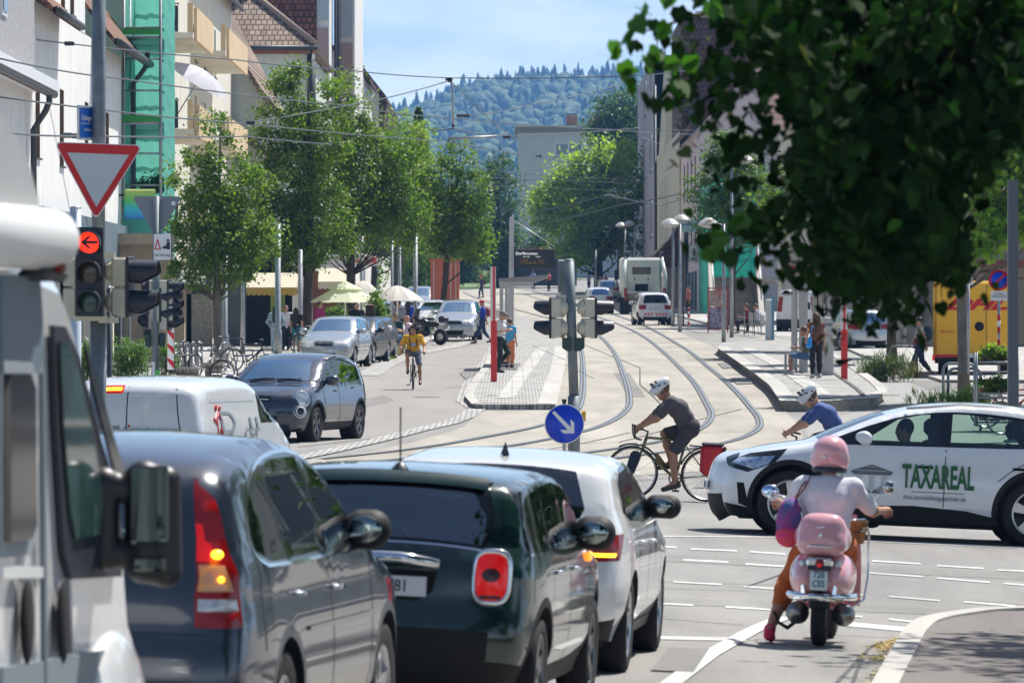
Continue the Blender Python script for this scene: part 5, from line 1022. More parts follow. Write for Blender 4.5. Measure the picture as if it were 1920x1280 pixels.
# --- parasols of the cafe
def parasol(name,label,px,py_edge,py_top,wpx,Y,m,n=8,tier=False):
 b_=XG(px,Y);ze=P(0,py_edge,Y).z-b_.z;zt=P(0,py_top,Y).z-b_.z;r=wpx/2*Y/FP;o=E(name,label,'parasol',b_);V=[(0,0,zt)];F=[];K=n*2
 for ri in range(1,7):
  t_=ri/6
  for k in range(K):q=r*t_*(1 if k%2==0 else .95);a=2*PI*k/K+.2;V.append((q*math.cos(a),q*math.sin(a),zt-(zt-ze)*t_**(1.15 if tier else 1.6)-(0 if k%2==0 else .02)))
 F=[(0,1+k,1+(k+1)%K)for k in range(K)]+[(1+r_*K+k,1+(r_+1)*K+k,1+(r_+1)*K+(k+1)%K,1+r_*K+(k+1)%K)for r_ in range(5)for k in range(K)]
 raw('canopy',V,F,m,o);mb=MB();mb.tube([(0,0,0),(0,0,zt)],.03);mb.build('pole',M_plw,o)
 if tier:
  t_=.5;V=[(0,0,zt+.1)]+[(r*t_*math.cos(2*PI*k/K+.2),r*t_*math.sin(2*PI*k/K+.2),zt-(zt-ze)*t_**1.15+.09)for k in range(K)];raw('vent_cap',V,[(0,1+k,1+(k+1)%K)for k in range(K)],m,o)
 mb=MB();[mb.tube([(0,0,zt-.1),(r*.96*math.cos(2*PI*k/n+.2),r*.96*math.sin(2*PI*k/n+.2),ze+.0)],.012,5)for k in range(n)];mb.build('ribs',M_plw,o)
M_pg=leaf_mat('parasol_green',(.70,.73,.55),(.72,.75,.58),.35,.8,(1.,1.1,.7));M_pc=leaf_mat('parasol_cream',(.74,.72,.66),(.76,.74,.68),.35,.8,(1,.97,.9))
parasol('cafe_parasol','pale green two-tier parasol above the silver parked car',647,566,531,134,206,M_pg,8,True);parasol('cafe_parasol','white domed parasol above the people at the cafe table',745,563,535,100,212,M_pc,10);parasol('cafe_parasol','cream parasol peeking out behind the pale green one',681,548,526,62,224,M_pc,6)
# --- overhead wires
M_wire=mat('wire',(.10,.11,.12),.5,.5)
def wire(label,pts,sag=0.,r=.022,extra=None):
 p=[P(*q)for q in pts];out=[]
 for a,b in zip(p,p[1:]):
  for k in range(12):
   t_=k/12;v=a.lerp(b,t_);v.z-=sag*4*t_*(1-t_);out.append(v)
 out.append(p[-1]);o=E('overhead_wire',label,'wire',out[0],group='tram overhead wires');mb=MB();mb.tube(out,r,5);mb.build('cable',M_wire,o,True)
 for e_ in(extra or[]):
  mb=MB();c=P(*e_);mb.box(c,(.28,.12,.12),bev=.03);mb.build('insulator',M_blk,o,True)
 return o
wire('highest span wire crossing the sky over the street from the left houses',[(0,66,150),(440,112,185),(640,130,200),(842,146,215),(1190,142,215),(1330,125,160)],.05,extra=[(130,82,155),(636,129,200),(842,149,215)])
wire('long wire sloping down from the upper left across the white house',[(0,110,130),(230,148,150),(640,197,200),(848,222,230),(1160,244,280),(1300,252,300)],.05,extra=[(862,217,230)])
wire('second sloping wire passing in front of the balconies',[(0,182,120),(460,232,175),(843,265,230),(1010,294,270),(1115,311,300)],.05,extra=[(470,230,175),(1010,293,270)])
wire('lowest wire crossing left of the blue street name sign',[(20,250,110),(150,255,130),(460,256,175),(640,272,210)],.02,extra=[(125,254,128),(145,255,130)])
wire('thin wire rising from the trees to the hanging strut in the centre',[(470,230,190),(720,185,205),(838,153,215)],.02)
wire('diagonal wire falling right from the top of the hanging strut',[(842,150,215),(930,235,240),(1010,294,270)],.0)
wire('wire rising right towards the mauve house from the insulator',[(862,218,230),(1000,195,270),(1190,150,330)],.1,extra=[(875,217,230)])
wire('slack wire carrying the horizontal rod above the dark conifer',[(805,243,215),(849,241,215),(950,255,250),(1200,240,330),(1330,245,330)],.05)
for i,(y0,y1)in enumerate(((313,330),(330,337),(345,352))):wire(['upper thin distant wire across the pale block','middle thin distant wire across the pale block','lower thin distant wire across the pale block'][i],[(880,y0,330),(1040,y1,360),(1200,y1+6,380)],.05,.02)
wire('zigzag contact wire running through the chestnut tree to the right',[(990,400,300),(1140,365,300),(1240,385,320),(1345,350,300),(1500,330,250)],.05,.03);wire('second contact wire just below the zigzag wire',[(1010,420,300),(1160,385,300),(1290,360,300),(1420,330,250)],.05,.03)
wire('wire from the yellow house front into the big leaves',[(1195,255,330),(1300,285,330),(1370,300,300),(1500,250,250)],.1,.022)
rd=E('contact_arm','grey horizontal cantilever rod with dark clamp hanging above the street','cantilever',P(840,260,215));mb=MB();mb.tube([P(840,260,215),P(932,256,215)],.05,8);mb.build('rod',M_steel,rd,True);mb=MB();mb.box(P(950,257,215),(.30,.15,.12),bev=.03);mb.tube([P(841,260,215),P(841,266,215)],.03);mb.build('clamp',M_blk,rd,True)
rd=E('hanging_strut','thin vertical double strut hanging from the highest span wire','strut',P(848,150,215));mb=MB();mb.tube([P(848,147,215),P(850,240,215)],.035,8);mb.build('rod',M_steel,rd,True);mb=MB();mb.box(P(843,150,215),(.14,.12,.2),bev=.02);mb.ball(P(850,236,215),.07);mb.build('insulator',M_blk,rd,True)
# == TREES AND PLANTS
M_bark=mat('bark',(.07,.055,.042),.95,var=.35,vscale=9,bump=.8,bscale=18,ax=(1,1,.3));M_barkg=mat('bark_grey',(.16,.14,.11),.95,var=.35,vscale=8,bump=.8,bscale=16,ax=(1,1,.3))
KITE=np.array([(0,-.5,0),(.34,0,.07),(0,.55,-.02),(-.34,0,.07)])
HEART=np.array([(0,-.42,0),(.30,-.50,.03),(.50,-.15,.06),(.36,.22,.03),(0,.62,-.05),(-.36,.22,.03),(-.50,-.15,.06),(-.30,-.50,.03)])
MAPLE=np.array([(0,-.45,0),(.18,-.25,.02),(.55,-.22,.05),(.30,.0,.03),(.42,.38,.0),(.12,.25,.03),(0,.62,-.04),(-.12,.25,.03),(-.42,.38,.0),(-.30,0,.03),(-.55,-.22,.05),(-.18,-.25,.02)])
def leaf_mesh(name,C,S,m,shape=KITE,rg=None,parent=None,droop=.3,up=.6,extra=None):
 rg=rg or np.random.default_rng(1);n=len(C);k=len(shape)
 nrm=rg.normal(size=(n,3));nrm[:,2]+=up*2;nrm/=np.linalg.norm(nrm,axis=1)[:,None]
 t=rg.normal(size=(n,3));t[:,2]-=droop*3;t-=nrm*(t*nrm).sum(1)[:,None];t/=np.linalg.norm(t,axis=1)[:,None]+1e-9;b=np.cross(nrm,t)
 sh=shape;V=C[:,None,:]+S[:,None,None]*(sh[None,:,0:1]*b[:,None,:]+sh[None,:,1:2]*t[:,None,:]+sh[None,:,2:3]*nrm[:,None,:]);V=V.reshape(-1,3)
 me=bpy.data.meshes.new(name);me.vertices.add(n*k);me.vertices.foreach_set('co',V.ravel().astype(np.float32));me.loops.add(n*k);me.loops.foreach_set('vertex_index',np.arange(n*k,dtype=np.int32));me.polygons.add(n);me.polygons.foreach_set('loop_start',np.arange(0,n*k,k,dtype=np.int32))
 me.materials.append(m);me.update(calc_edges=True);o=bpy.data.objects.new(name,me);COL.objects.link(o)
 if parent:o.parent=parent
 return o
def crown_points(rg,env,ncl,per,rc,shell=.55):
 0
 w_=np.array([e[3]*e[4]*e[5]for e in env])**.7;w_/=w_.sum();cl=[]
 for i in rg.choice(len(env),ncl,p=w_):
  e=env[i];d=rg.normal(size=3);d/=np.linalg.norm(d);r=(shell+(1-shell)*rg.random())if rg.random()<.72 else rg.random()**.5
  cl.append((e[0]+d[0]*r*e[3],e[1]+d[1]*r*e[4],e[2]+d[2]*r*e[5]))
 cl=np.array(cl);rr=rc*(.5+rg.random(ncl))
 idx=np.repeat(np.arange(ncl),per);off=rg.normal(size=(len(idx),3))*.52;off[:,2]*=.8
 return cl,cl[idx]+off*rr[idx][:,None]
def tree(label,px,Y,top,env_px,ncl=130,per=70,leaf=.10,rc=.45,m=None,trunk=.13,bark=None,seed=1,name='street_tree',cat='tree',lean=0.,group='street trees',base=None,shape=KITE,up=.6,ry=1.0,fork=.35):
 rg=np.random.default_rng(seed);b_=base or XG(px,Y);o=E(name,label,cat,b_,0,group);s=Y/FP;env=[]
 for(ex,ey,erx,erz)in env_px:env.append(((ex-px)*s,rg.uniform(-.25,.25)*erx*s,P(0,ey,Y).z-b_.z,erx*s,erx*s*ry,erz*s))
 cl,pts=crown_points(rg,env,ncl,per,rc);leaf_mesh('crown',pts,leaf*(.7+.6*rg.random(len(pts))),m,shape,rg,o,up=up)
 zt=P(0,top,Y).z-b_.z;mb=MB();axp=[(lean*t_+.06*math.sin(5*t_+seed),.05*math.cos(4*t_),zt*t_)for t_ in(0,.1,.25,.4,.55,.7,.85,.95)]
 mb.tube(axp,[trunk*1.25,trunk,trunk*.9,trunk*.8,trunk*.6,trunk*.42,trunk*.25,trunk*.1],10);mb.build('trunk',bark or M_bark,o);mb=MB()
 for i in rg.choice(ncl,min(ncl,46),replace=False):
  c=cl[i];t0=max(fork*.6,min(.85,c[2]/zt*.75));k_=t0/.95*(len(axp)-1);a=Vector(axp[int(min(k_+.3,len(axp)-1))]);c=Vector(c);md=a.lerp(c,.5)+Vector((0,0,(c-a).length*-.08));r0=trunk*.30*(1.1-t0);mb.tube([a,md,c],[r0,r0*.6,r0*.2],5)
 mb.build('limbs',bark or M_bark,o);return o
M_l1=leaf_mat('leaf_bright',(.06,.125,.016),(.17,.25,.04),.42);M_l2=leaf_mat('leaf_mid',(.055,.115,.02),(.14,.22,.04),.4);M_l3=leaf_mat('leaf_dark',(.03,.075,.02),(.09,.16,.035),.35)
M_ly=leaf_mat('leaf_yellowgreen',(.13,.21,.03),(.28,.36,.07),.45);M_lnd=leaf_mat('linden_leaf',(.007,.020,.006),(.018,.046,.010),.14,.8,(1.3,2.4,.3),.08);M_map=leaf_mat('maple_leaf',(.13,.26,.03),(.30,.44,.06),.5)  # linden leaves near black: the crown's own shade is put into their colour
tree('slender street tree nearest the camera on the left pavement',410,174,205,[(400,270,40,60),(370,340,60,70),(440,360,75,70),(400,430,95,80),(470,450,60,50),(350,490,45,60),(430,500,75,45)],250,76,.115,.36,M_l1,.14,M_barkg,3,fork=.45)
tree('tall street tree with dark trunk in front of the silver parked car',578,207,118,[(545,170,45,50),(530,240,60,60),(590,260,70,80),(560,340,90,80),(520,400,55,60),(600,420,80,70),(580,460,70,50),(630,200,30,60),(500,440,50,50)],320,76,.13,.42,M_l1,.19,None,5,fork=.4)
tree('tall street tree behind the pale green parasol',655,219,130,[(655,190,40,60),(640,260,70,70),(700,290,70,70),(660,350,95,70),(720,380,75,70),(650,430,90,60),(760,400,50,70),(740,310,50,60)],330,76,.13,.44,M_l1,.19,None,7,fork=.4)
tree('street tree leaning right above the motorcycle and weed patch',826,246,262,[(860,310,35,50),(820,350,55,60),(880,370,50,60),(850,420,75,60),(800,430,60,60),(870,460,60,40),(790,370,50,60)],280,76,.13,.42,M_l1,.15,None,9,lean=.9,fork=.4)
tree('yellow green tree between the tall trees and the dark conifer',745,300,215,[(770,245,40,40),(740,300,60,60),(780,330,55,60),(740,400,80,70)],200,62,.16,.55,M_ly,.17,None,11,fork=.4)
tree('mid green tree behind the terracotta cabin',700,340,330,[(720,400,70,60),(790,420,60,60),(680,440,60,50),(760,460,80,50)],180,62,.18,.6,M_l2,.2,None,12,fork=.4)
tree('dark leafy tree left of the pale tower block',935,520,285,[(935,330,35,40),(930,390,45,60),(905,450,60,50),(950,470,40,50)],200,60,.28,1.0,M_l3,.3,None,13,group='trees beyond the tram stop')
tree('broad bright chestnut tree in front of the pale tower block',1122,470,240,[(1150,290,55,45),(1100,320,60,50),(1165,350,50,60),(1060,370,65,50),(1030,400,45,35),(1110,420,90,60),(1160,440,50,50),(1090,470,60,30)],330,55,.34,.85,leaf_mat('chestnut_leaf',(.15,.24,.03),(.33,.42,.07),.5),.38,None,15,group='trees beyond the tram stop',fork=.3)
tree('dark round tree rising behind the chestnut and mauve house',1165,600,160,[(1165,200,42,35),(1150,240,50,40),(1185,260,40,60)],150,60,.34,1.1,M_l3,.4,None,17,group='trees beyond the tram stop')
tree('shaded street tree in front of the yellow and pink houses on the right',1372,262,235,[(1370,290,50,50),(1340,350,50,60),(1400,350,60,60),(1360,420,60,50),(1430,410,60,50)],230,60,.15,.5,M_l2,.15,None,19,fork=.4)
for i,(px,top,w_,Y_,m_,lb)in enumerate(((640,420,90,420,M_l2,'bushy tree deep behind the wooden kiosk'),(1010,430,50,560,M_l3,'dark bushy tree behind the lettered kiosk'),(880,440,70,560,M_l2,'green tree far behind the distant traffic lights'),(820,400,70,520,M_l3,'dark tree behind the terracotta cabin in the distance'),(760,380,70,500,M_l2,'tree deep in the street behind the thin tall posts'),(690,400,60,470,M_l3,'dark tree deep in the street above the parasols'))):
 tree(lb,px,Y_,top,[(px,top+40,w_*.6,40),(px-w_*.3,top+80,w_*.6,40),(px+w_*.3,top+90,w_*.6,40),(px,top+110,w_*.8,35)],140,50,.30,1.0,m_,.25,None,30+i,group='trees beyond the tram stop',fork=.3)
cf=E('conifer_tree','dark narrow conifer pointing above the street trees in the centre','tree',XG(785,400),0,'trees beyond the tram stop');rg=np.random.default_rng(4);n=9000;zt=P(0,203,400).z-cf.location.z;t_=rg.random(n)**.8;ph=rg.random(n)*2*PI;rr=(1-t_)**.7*1.5*(.5+.5*rg.random(n))*(1+.25*np.sin(t_*60))+.1
leaf_mesh('crown',np.stack([rr*np.cos(ph),rr*np.sin(ph),1+t_*(zt-1)],1),.28*(.6+.7*rg.random(n)),M_l3,KITE,rg,cf,.6,.1);mb=MB();mb.tube([(0,0,0),(0,0,zt*.97)],[.2,.02],8);mb.build('trunk',M_bark,cf)
tree('maple street tree with bright lit leaves by the yellow delivery van',1804,133,-60,[(1880,120,90,90),(1900,260,70,80),(1840,330,60,60),(1900,420,55,60),(1860,450,45,40),(1800,60,110,90),(1990,300,80,120)],340,40,.20,.42,M_map,.135,M_barkg,21,shape=MAPLE,up=.5,fork=.42,group=None)
tree('second maple behind the overhanging leaves on the right',1538,190,-40,[(1620,150,110,110),(1700,300,90,90),(1560,300,80,90),(1500,380,70,60),(1640,420,90,60)],260,50,.20,.6,M_l2,.16,None,22,shape=KITE,fork=.35,group=None)
tree('trunk and crown of a plane tree behind the silver estate car',1676,165,100,[(1676,200,110,90),(1720,350,90,80),(1640,380,90,80),(1700,460,60,40)],200,50,.18,.55,M_l3,.15,None,23,fork=.4,group=None)
rg=np.random.default_rng(77);lt=E('linden_tree','large dark linden branches hanging into the top right of the view','tree',(5.2,27,0));cl=[]
poly=[(1185,-80),(1300,20),(1205,70),(1200,150),(1250,200),(1205,180),(1300,290),(1370,290),(1380,400),(1330,450),(1400,480),(1480,490),(1560,575),(1620,545),(1700,575),(1740,545),(1775,530),(1800,460),(1770,390),(1830,290),(1960,190),(1990,-80)]
solid=[(1370,-80),(1410,40),(1480,140),(1510,260),(1545,360),(1590,450),(1640,520),(1750,515),(1780,450),(1750,380),(1810,290),(1940,180),(1990,-80)]
while len(cl)<820:
 px,py=rg.uniform(1180,1990),rg.uniform(-80,600);s_=inside(px,py,solid)
 if not inside(px,py,poly):continue
 if not s_ and(px<1560 or rg.random()<.6):continue
 if math.sin(px*.031+2*math.sin(py*.023))*math.sin(py*.037+1.3*math.sin(px*.019))>(.55 if s_ else .15):continue
 Yd=rg.uniform(22.5,30 if s_ else 26);cl.append(tuple(P(px,py,Yd)-lt.location))
for(x0,y0,x1,y1,n_)in((1430,150,1195,95,20),(1430,185,1235,190,16),(1400,60,1270,0,12),(1360,100,1205,70,8),(1470,250,1310,290,16),(1380,200,1290,250,8),(1500,330,1385,340,10),(1520,400,1325,440,20),(1560,440,1410,500,18),(1580,470,1490,510,12),(1640,520,1575,590,10),(1710,520,1690,600,9),(1780,480,1812,545,9),(1620,520,1630,580,7),(1440,300,1400,270,8),(1500,380,1430,420,10)):
 n_=max(4,int(n_*.6))
 for k in range(n_):t_=(k+rg.random())/n_;cl.append(tuple(P(x0+(x1-x0)*t_+rg.normal()*8,y0+(y1-y0)*t_+rg.normal()*8+14*math.sin(t_*3),24+rg.uniform(0,2))-lt.location))
ncl_=len(cl);cl=np.array(cl);idx=np.concatenate([np.repeat(np.arange(820),34),np.repeat(np.arange(820,ncl_),5)]);pts=cl[idx]+rg.normal(size=(len(idx),3))*np.array([.062,.30,.062])
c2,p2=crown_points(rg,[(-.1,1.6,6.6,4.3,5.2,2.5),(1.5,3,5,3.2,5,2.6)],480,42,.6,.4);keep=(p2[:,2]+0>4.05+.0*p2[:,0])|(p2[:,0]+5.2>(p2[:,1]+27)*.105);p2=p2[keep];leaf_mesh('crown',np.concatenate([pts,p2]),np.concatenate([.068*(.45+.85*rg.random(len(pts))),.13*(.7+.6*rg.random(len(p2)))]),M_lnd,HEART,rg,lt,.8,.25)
fr=[(px,py)for px,py in((1170,75),(1155,95),(1188,130),(1205,25),(1225,100),(1215,118),(1255,120),(1180,160),(1270,165),(1240,60),(1195,45),(1320,480),(1350,440),(1385,415),(1420,430),(1300,120),(1340,15),(1250,5))]
leaf_mesh('twig_leaves',np.array([tuple(P(a+rg.normal()*5,b_+rg.normal()*5,23.5)-lt.location)for a,b_ in fr for _ in range(2)]),np.full(len(fr)*2,.085),leaf_mat('linden_lit',(.03,.10,.012),(.05,.15,.02),.35),HEART,rg,lt,.6,.1)  # lighter copy of the linden leaf, with sunlight put into its colour
nb=620;ii=rg.integers(len(cl),size=nb);brc=leaf_mesh('bracts',cl[ii]+rg.normal(size=(nb,3))*np.array([.12,.35,.12]),.075*(.6+.6*rg.random(nb)),leaf_mat('linden_bract',(.05,.075,.02),(.13,.15,.045),.3,.8,None,.05),np.array([(0,-.6,0),(.13,0,.03),(0,.6,0),(-.13,0,.03)]),rg,lt,1.2,-.2);brc['kind']='stuff'
mb=MB();mb.tube([(0,0,0),(.1,.1,3.5),(0,0,6),(-.6,-.4,8)],[.28,.22,.16,.05],12);mb.build('trunk',M_bark,lt);mb=MB()
for a in([(1250,150),(1400,120),(1600,40)],[(1330,470),(1450,400),(1600,250),(1800,60)],[(1740,560),(1720,400),(1780,200),(1900,0)],[(1205,60),(1340,20),(1500,-60)],[(1560,570),(1600,420),(1700,250),(1850,60)]):
 pp=[P(x_,y_,25.5+k_*.4)-lt.location for k_,(x_,y_)in enumerate(a)]+[Vector((0,0,5.2))];mb.tube(pp,[.004,.009,.02,.03,.07][:len(pp)-1]+[.09],6)
mb.build('limbs',M_bark,lt)
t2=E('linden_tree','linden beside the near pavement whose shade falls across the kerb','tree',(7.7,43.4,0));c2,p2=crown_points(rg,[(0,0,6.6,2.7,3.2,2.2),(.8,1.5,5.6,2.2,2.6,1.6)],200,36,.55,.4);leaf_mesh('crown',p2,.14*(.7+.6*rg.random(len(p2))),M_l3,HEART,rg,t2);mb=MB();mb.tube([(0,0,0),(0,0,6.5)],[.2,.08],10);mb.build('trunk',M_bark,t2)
def shrub(name,label,cat,base,env,ncl,per,leaf,rc,m,seed,kind=None,shape=KITE,up=.5,droop=.1,group=None):
 rg=np.random.default_rng(seed);o=E(name,label,cat,base,0,group);cl,pts=crown_points(rg,env,ncl,per,rc,.3);pts=pts[pts[:,2]>0];leaf_mesh('foliage',pts,leaf*(.6+.8*rg.random(len(pts))),m,shape,rg,o,droop,up);mb=MB()
 for k in range(14):c=cl[k%len(cl)];mb.tube([(c[0]*.5,c[1]*.5,0),tuple(c)],[.012,.005],4)
 mb.build('stems',M_bark,o);return o
LONG=np.array([(0,-.5,0),(.10,0,.03),(0,.6,-.02),(-.10,0,.03)])
M_laur=leaf_mat('laurel',(.06,.13,.03),(.17,.27,.09),.3,.3)
shrub('hedge','glossy green laurel hedge left of the thick mast behind the white van','hedge',XG(160,150),[(0,0,.55,.5,.4,.55)],60,40,.14,.22,M_laur,41,shape=LONG,droop=-.4)
shrub('hedge','glossy green laurel hedge between the two signal masts','hedge',XG(240,150),[(0,0,.6,.62,.4,.62)],80,40,.14,.22,M_laur,42,shape=LONG,droop=-.4)
shrub('hedge','small glossy laurel bush right of the second mast','hedge',XG(312,149),[(0,0,.55,.28,.3,.55)],40,40,.14,.2,M_laur,43,shape=LONG,droop=-.4)
BLADE=np.array([(0,-.5,0),(.05,0,.0),(0,.7,.05),(-.05,0,.0)])
M_grs=leaf_mat('weed_green',(.10,.19,.03),(.24,.34,.07),.45);M_dry=leaf_mat('weed_dry',(.30,.22,.08),(.42,.32,.12),.3)
shrub('weed_patch','bright green patch of tall weeds around the leaning street tree','weeds',XG(852,236),[(0,0,.35,.95,.5,.5),(.2,0,.6,.4,.3,.5)],90,26,.22,.2,M_grs,44,shape=BLADE,droop=-1.2,up=-.2)
shrub('weed_patch','shadowed weeds in front of the silver estate car','weeds',XG(1665,151),[(0,0,.3,.75,.4,.5),(-.3,0,.35,.5,.4,.4)],80,24,.20,.2,leaf_mat('weed_dark',(.04,.08,.02),(.10,.14,.04),.3),45,shape=BLADE,droop=-1.2,up=-.2)  # darker copy of the weed green, shadow put into the colour
shrub('weed_patch','grass and dry stalks at the foot of the maple trunk','weeds',XG(1800,131),[(-.3,0,.12,1.1,.4,.28),(.3,0,.15,.7,.4,.28)],90,26,.16,.15,M_grs,46,shape=BLADE,droop=-1.2,up=-.2)
shrub('dry_weeds','straw coloured dry grass behind the bike hoops','weeds',XG(1702,156),[(0,0,.15,.5,.4,.3)],40,24,.16,.14,M_dry,47,shape=BLADE,droop=-1.2,up=-.2)
shrub('weed_patch','low weeds beside the wooden post and parked cars','weeds',XG(712,186),[(0,0,.04,.55,.8,.10)],40,20,.12,.12,M_grs,48,shape=BLADE,droop=-1.2,up=-.2)
shrub('weed_patch','small leafy weeds at the foot of the tall dark trunk','weeds',XG(600,204),[(0,0,.3,.45,.3,.35)],40,20,.12,.15,M_grs,49,shape=BLADE,droop=-1.,up=-.2)
shrub('cafe_bush','leafy bush under the pale green parasol','bush',XG(628,208),[(0,0,1.0,.5,.4,.6)],60,40,.10,.25,M_l2,50)
shrub('cafe_bush','narrow bright bush behind the thick wooden post','bush',XG(706,200),[(0,0,1.2,.3,.3,1.0)],60,40,.10,.25,M_l1,51)
shrub('flower_box','hanging flowers above the reversed give way sign','plant',P(285,352,190)-Vector((0,0,.2)),[(0,0,.3,.7,.3,.3)],50,30,.10,.18,M_l1,52)
for i,(z_,m_,lb)in enumerate(((1.62,M_ly,'pale yellow green seedlings on the top trolley shelf'),(.98,M_l1,'leafy green plants on the middle trolley shelf'),(.42,M_l2,'dark leafy plants on the bottom trolley shelf'))):
 b_=XG(1870,117)+Vector((0,.25,z_-.18));o=shrub('potted_plants',lb,'plants',b_,[(0,0,.17,.38,.2,.16)],50,26,.08,.10,m_,60+i);mb=MB();[mb.lathe([(0,0),(.05,0),(.065,.1),(0,.1)],(x_,0,-.0),'z',10)for x_ in(-.3,-.15,0,.15,.3)];mb.build('pots',mat('pot_terracotta',(.3,.12,.06),.8),o)
gl=[];rg=np.random.default_rng(8)
for(px,py,sx_,sy_,n)in((1662,1215,22,8,260),(1690,1205,14,6,200),(1650,1275,16,12,220),(1650,1237,24,4,120)):
 for _ in range(n):x_,y_=GP(px+rg.normal()*sx_*.6,py+rg.normal()*sy_*.6);gl.append((x_,y_,G(x_,y_)+.02))
o=leaf_mesh('fallen_leaves',np.array(gl),np.full(len(gl),.035),leaf_mat('litter_leaf',(.45,.25,.05),(.30,.32,.08),.1),KITE,rg,None,0,3.);o['kind']='stuff';tag(o,'yellow fallen leaves lying in the gutter by the near kerb','leaves')
for i,(x_,y_,lb)in enumerate(((14,14,'unseen broad roadside tree nearest the camera on the right verge'),(13.5,30,'second unseen broad roadside tree on the right verge'),(15,46,'third unseen broad roadside tree before the junction on the right'),(17.5,94,'unseen broad tree at the far corner of the junction'),(22,103,'unseen broad tree behind the corner tree'),(27,92,'outermost unseen broad tree along the side street'),(19,116,'unseen broad tree deeper in the corner garden'))):  # trees out of view, added to darken car reflections and sky fill
 rg=np.random.default_rng(90+i);o=E('roadside_tree',lb,'tree',(x_,y_,0),0,'unseen roadside trees');cl_,p_=crown_points(rg,[(0,0,4.6,3.4,3.6,3.4),(0,0,8,3,3,2.5)],240,30,.9,.3);leaf_mesh('crown',p_,.36*(.7+.6*rg.random(len(p_))),M_l3,KITE,rg,o);mb=MB();mb.tube([(0,0,0),(0,0,8)],[.25,.1],10);mb.build('trunk',M_bark,o)
b=E('corner_building','unseen plain cream house at the far right corner of the junction','house',(24,124,0));facade(b,(22,124),(60,124),1,0,13,[(2+4*k,3.6+4*k,z,z+1.8)for k in range(9)for z in(1.5,5,8.3)],M_plc,M_plc)  # wall out of view, added for the car sides to mirror
# == VEHICLES
M_tyre=mat('tyre',(.012,.012,.013),.9,bump=.3,bscale=60);M_rimd=mat('rim_dark',(.03,.03,.032),.3,.5);M_rims=mat('rim_silver',(.55,.56,.58),.28,.9);M_plast=mat('black_plastic',(.012,.0125,.014),.65,spec=.3)
M_gb=mat('gloss_black',(.008,.009,.011),.08,spec=.7);M_chr=mat('chrome',(.75,.77,.8),.08,1.);M_seat=mat('seat_fabric',(.03,.03,.034),.9);M_und=mat('underbody',(.008,.008,.009),.95)
M_glass=glass_mat('car_glass',(.42,.52,.50),.85);M_glassd=glass_mat('privacy_glass',(.16,.19,.19),.6);M_glassg=glass_mat('clear_green_glass',(.72,.88,.80),.95)
M_lred=mat('lamp_red',(.26,.004,.006),.2,coat=.4);M_lredon=mat('lamp_red_lit',(.4,.006,.004),.2,coat=.4,emit=(1,.012,.01),es=.22);M_lcl=mat('lamp_clear',(.45,.47,.5),.08,.3,coat=1.,c2=(.75,.78,.8),vscale=14);M_lor=mat('lamp_orange',(.8,.25,.02),.2,emit=(1,.25,.02),es=1.3);M_lamb=mat('lamp_amber_clear',(.5,.28,.2),.15,coat=1.,c2=(.75,.35,.08),vscale=26)
M_lyel=mat('lamp_yellow_lit',(.9,.5,.02),.2,emit=(1,.42,.02),es=3.)
def paint(name,c,flake=.0,rough=.22,coat=1.,metal=0.):return mat(name,c,rough,metal,coat=coat,spec=.5,var=.02,vscale=6.)
def put(o,x,y,hd):
 z=G(x,y);dx=(G(x+.6,y)-G(x-.6,y))/1.2;dy=(G(x,y+.6)-G(x,y-.6))/1.2;n=Vector((-dx,-dy,1)).normalized()
 f=Vector((math.cos(hd),math.sin(hd),0));f=(f-n*f.dot(n)).normalized();l=n.cross(f);M=Matrix((f,l,n)).transposed();o.location=(x,y,z);o.rotation_euler=M.to_euler();return o
def wheel(root,x,y,Rw,wd,sgn,rr,ns=5,rm=None,sw=.05,name='wheel',twin=False):
 mb=MB();h=wd/2;prof=[(rr,-h*.9),(Rw*.86,-h),(Rw*.96,-h*.92),(Rw,-h*.6),(Rw,h*.6),(Rw*.96,h*.92),(Rw*.86,h),(rr,h*.9)];mb.lathe(prof,(x,y,Rw),'y',36);o=mb.build(name,M_tyre,root)
 mb=MB();f=sgn*h*.72;mb.lathe([(rr,sgn*-h*.6),(rr*1.01,sgn*h*.86),(rr*.95,sgn*h*.9),(rr*.90,sgn*h*.75),(rr*.88,sgn*-h*.5)],(x,y,Rw),'y',36)
 for k in range(ns):
  a0=2*PI*k/ns+.3
  for da in((-.12,.12)if twin else(0,)):
   a=a0+da;ca,sa=math.cos(a),math.sin(a);pa,pb=-sa,ca;V=[]
   for(r_,w_,yy)in((rr*.12,sw*.8,f),(rr*.93,sw*1.2,sgn*h*.8)):
    for s in(-1,1):
     for d in(0,-sgn*.03):V.append((x+ca*r_+pa*w_*s*.5,y+yy+d,Rw+sa*r_+pb*w_*s*.5))
   mb.add(V,[(0,1,3,2),(4,6,7,5),(0,4,5,1),(2,3,7,6),(0,2,6,4),(1,5,7,3)])
 mb.lathe([(0,f+sgn*.012),(rr*.16,f+sgn*.008),(rr*.19,f-sgn*.03)],(x,y,Rw),'y',16);mb.build('rim',rm or M_rims,o)
 mb=MB();mb.lathe([(0,sgn*-h*.2),(rr*.92,sgn*-h*.2)],(x,y,Rw),'y',24);mb.build('brake_disc',M_rimd,o);return o
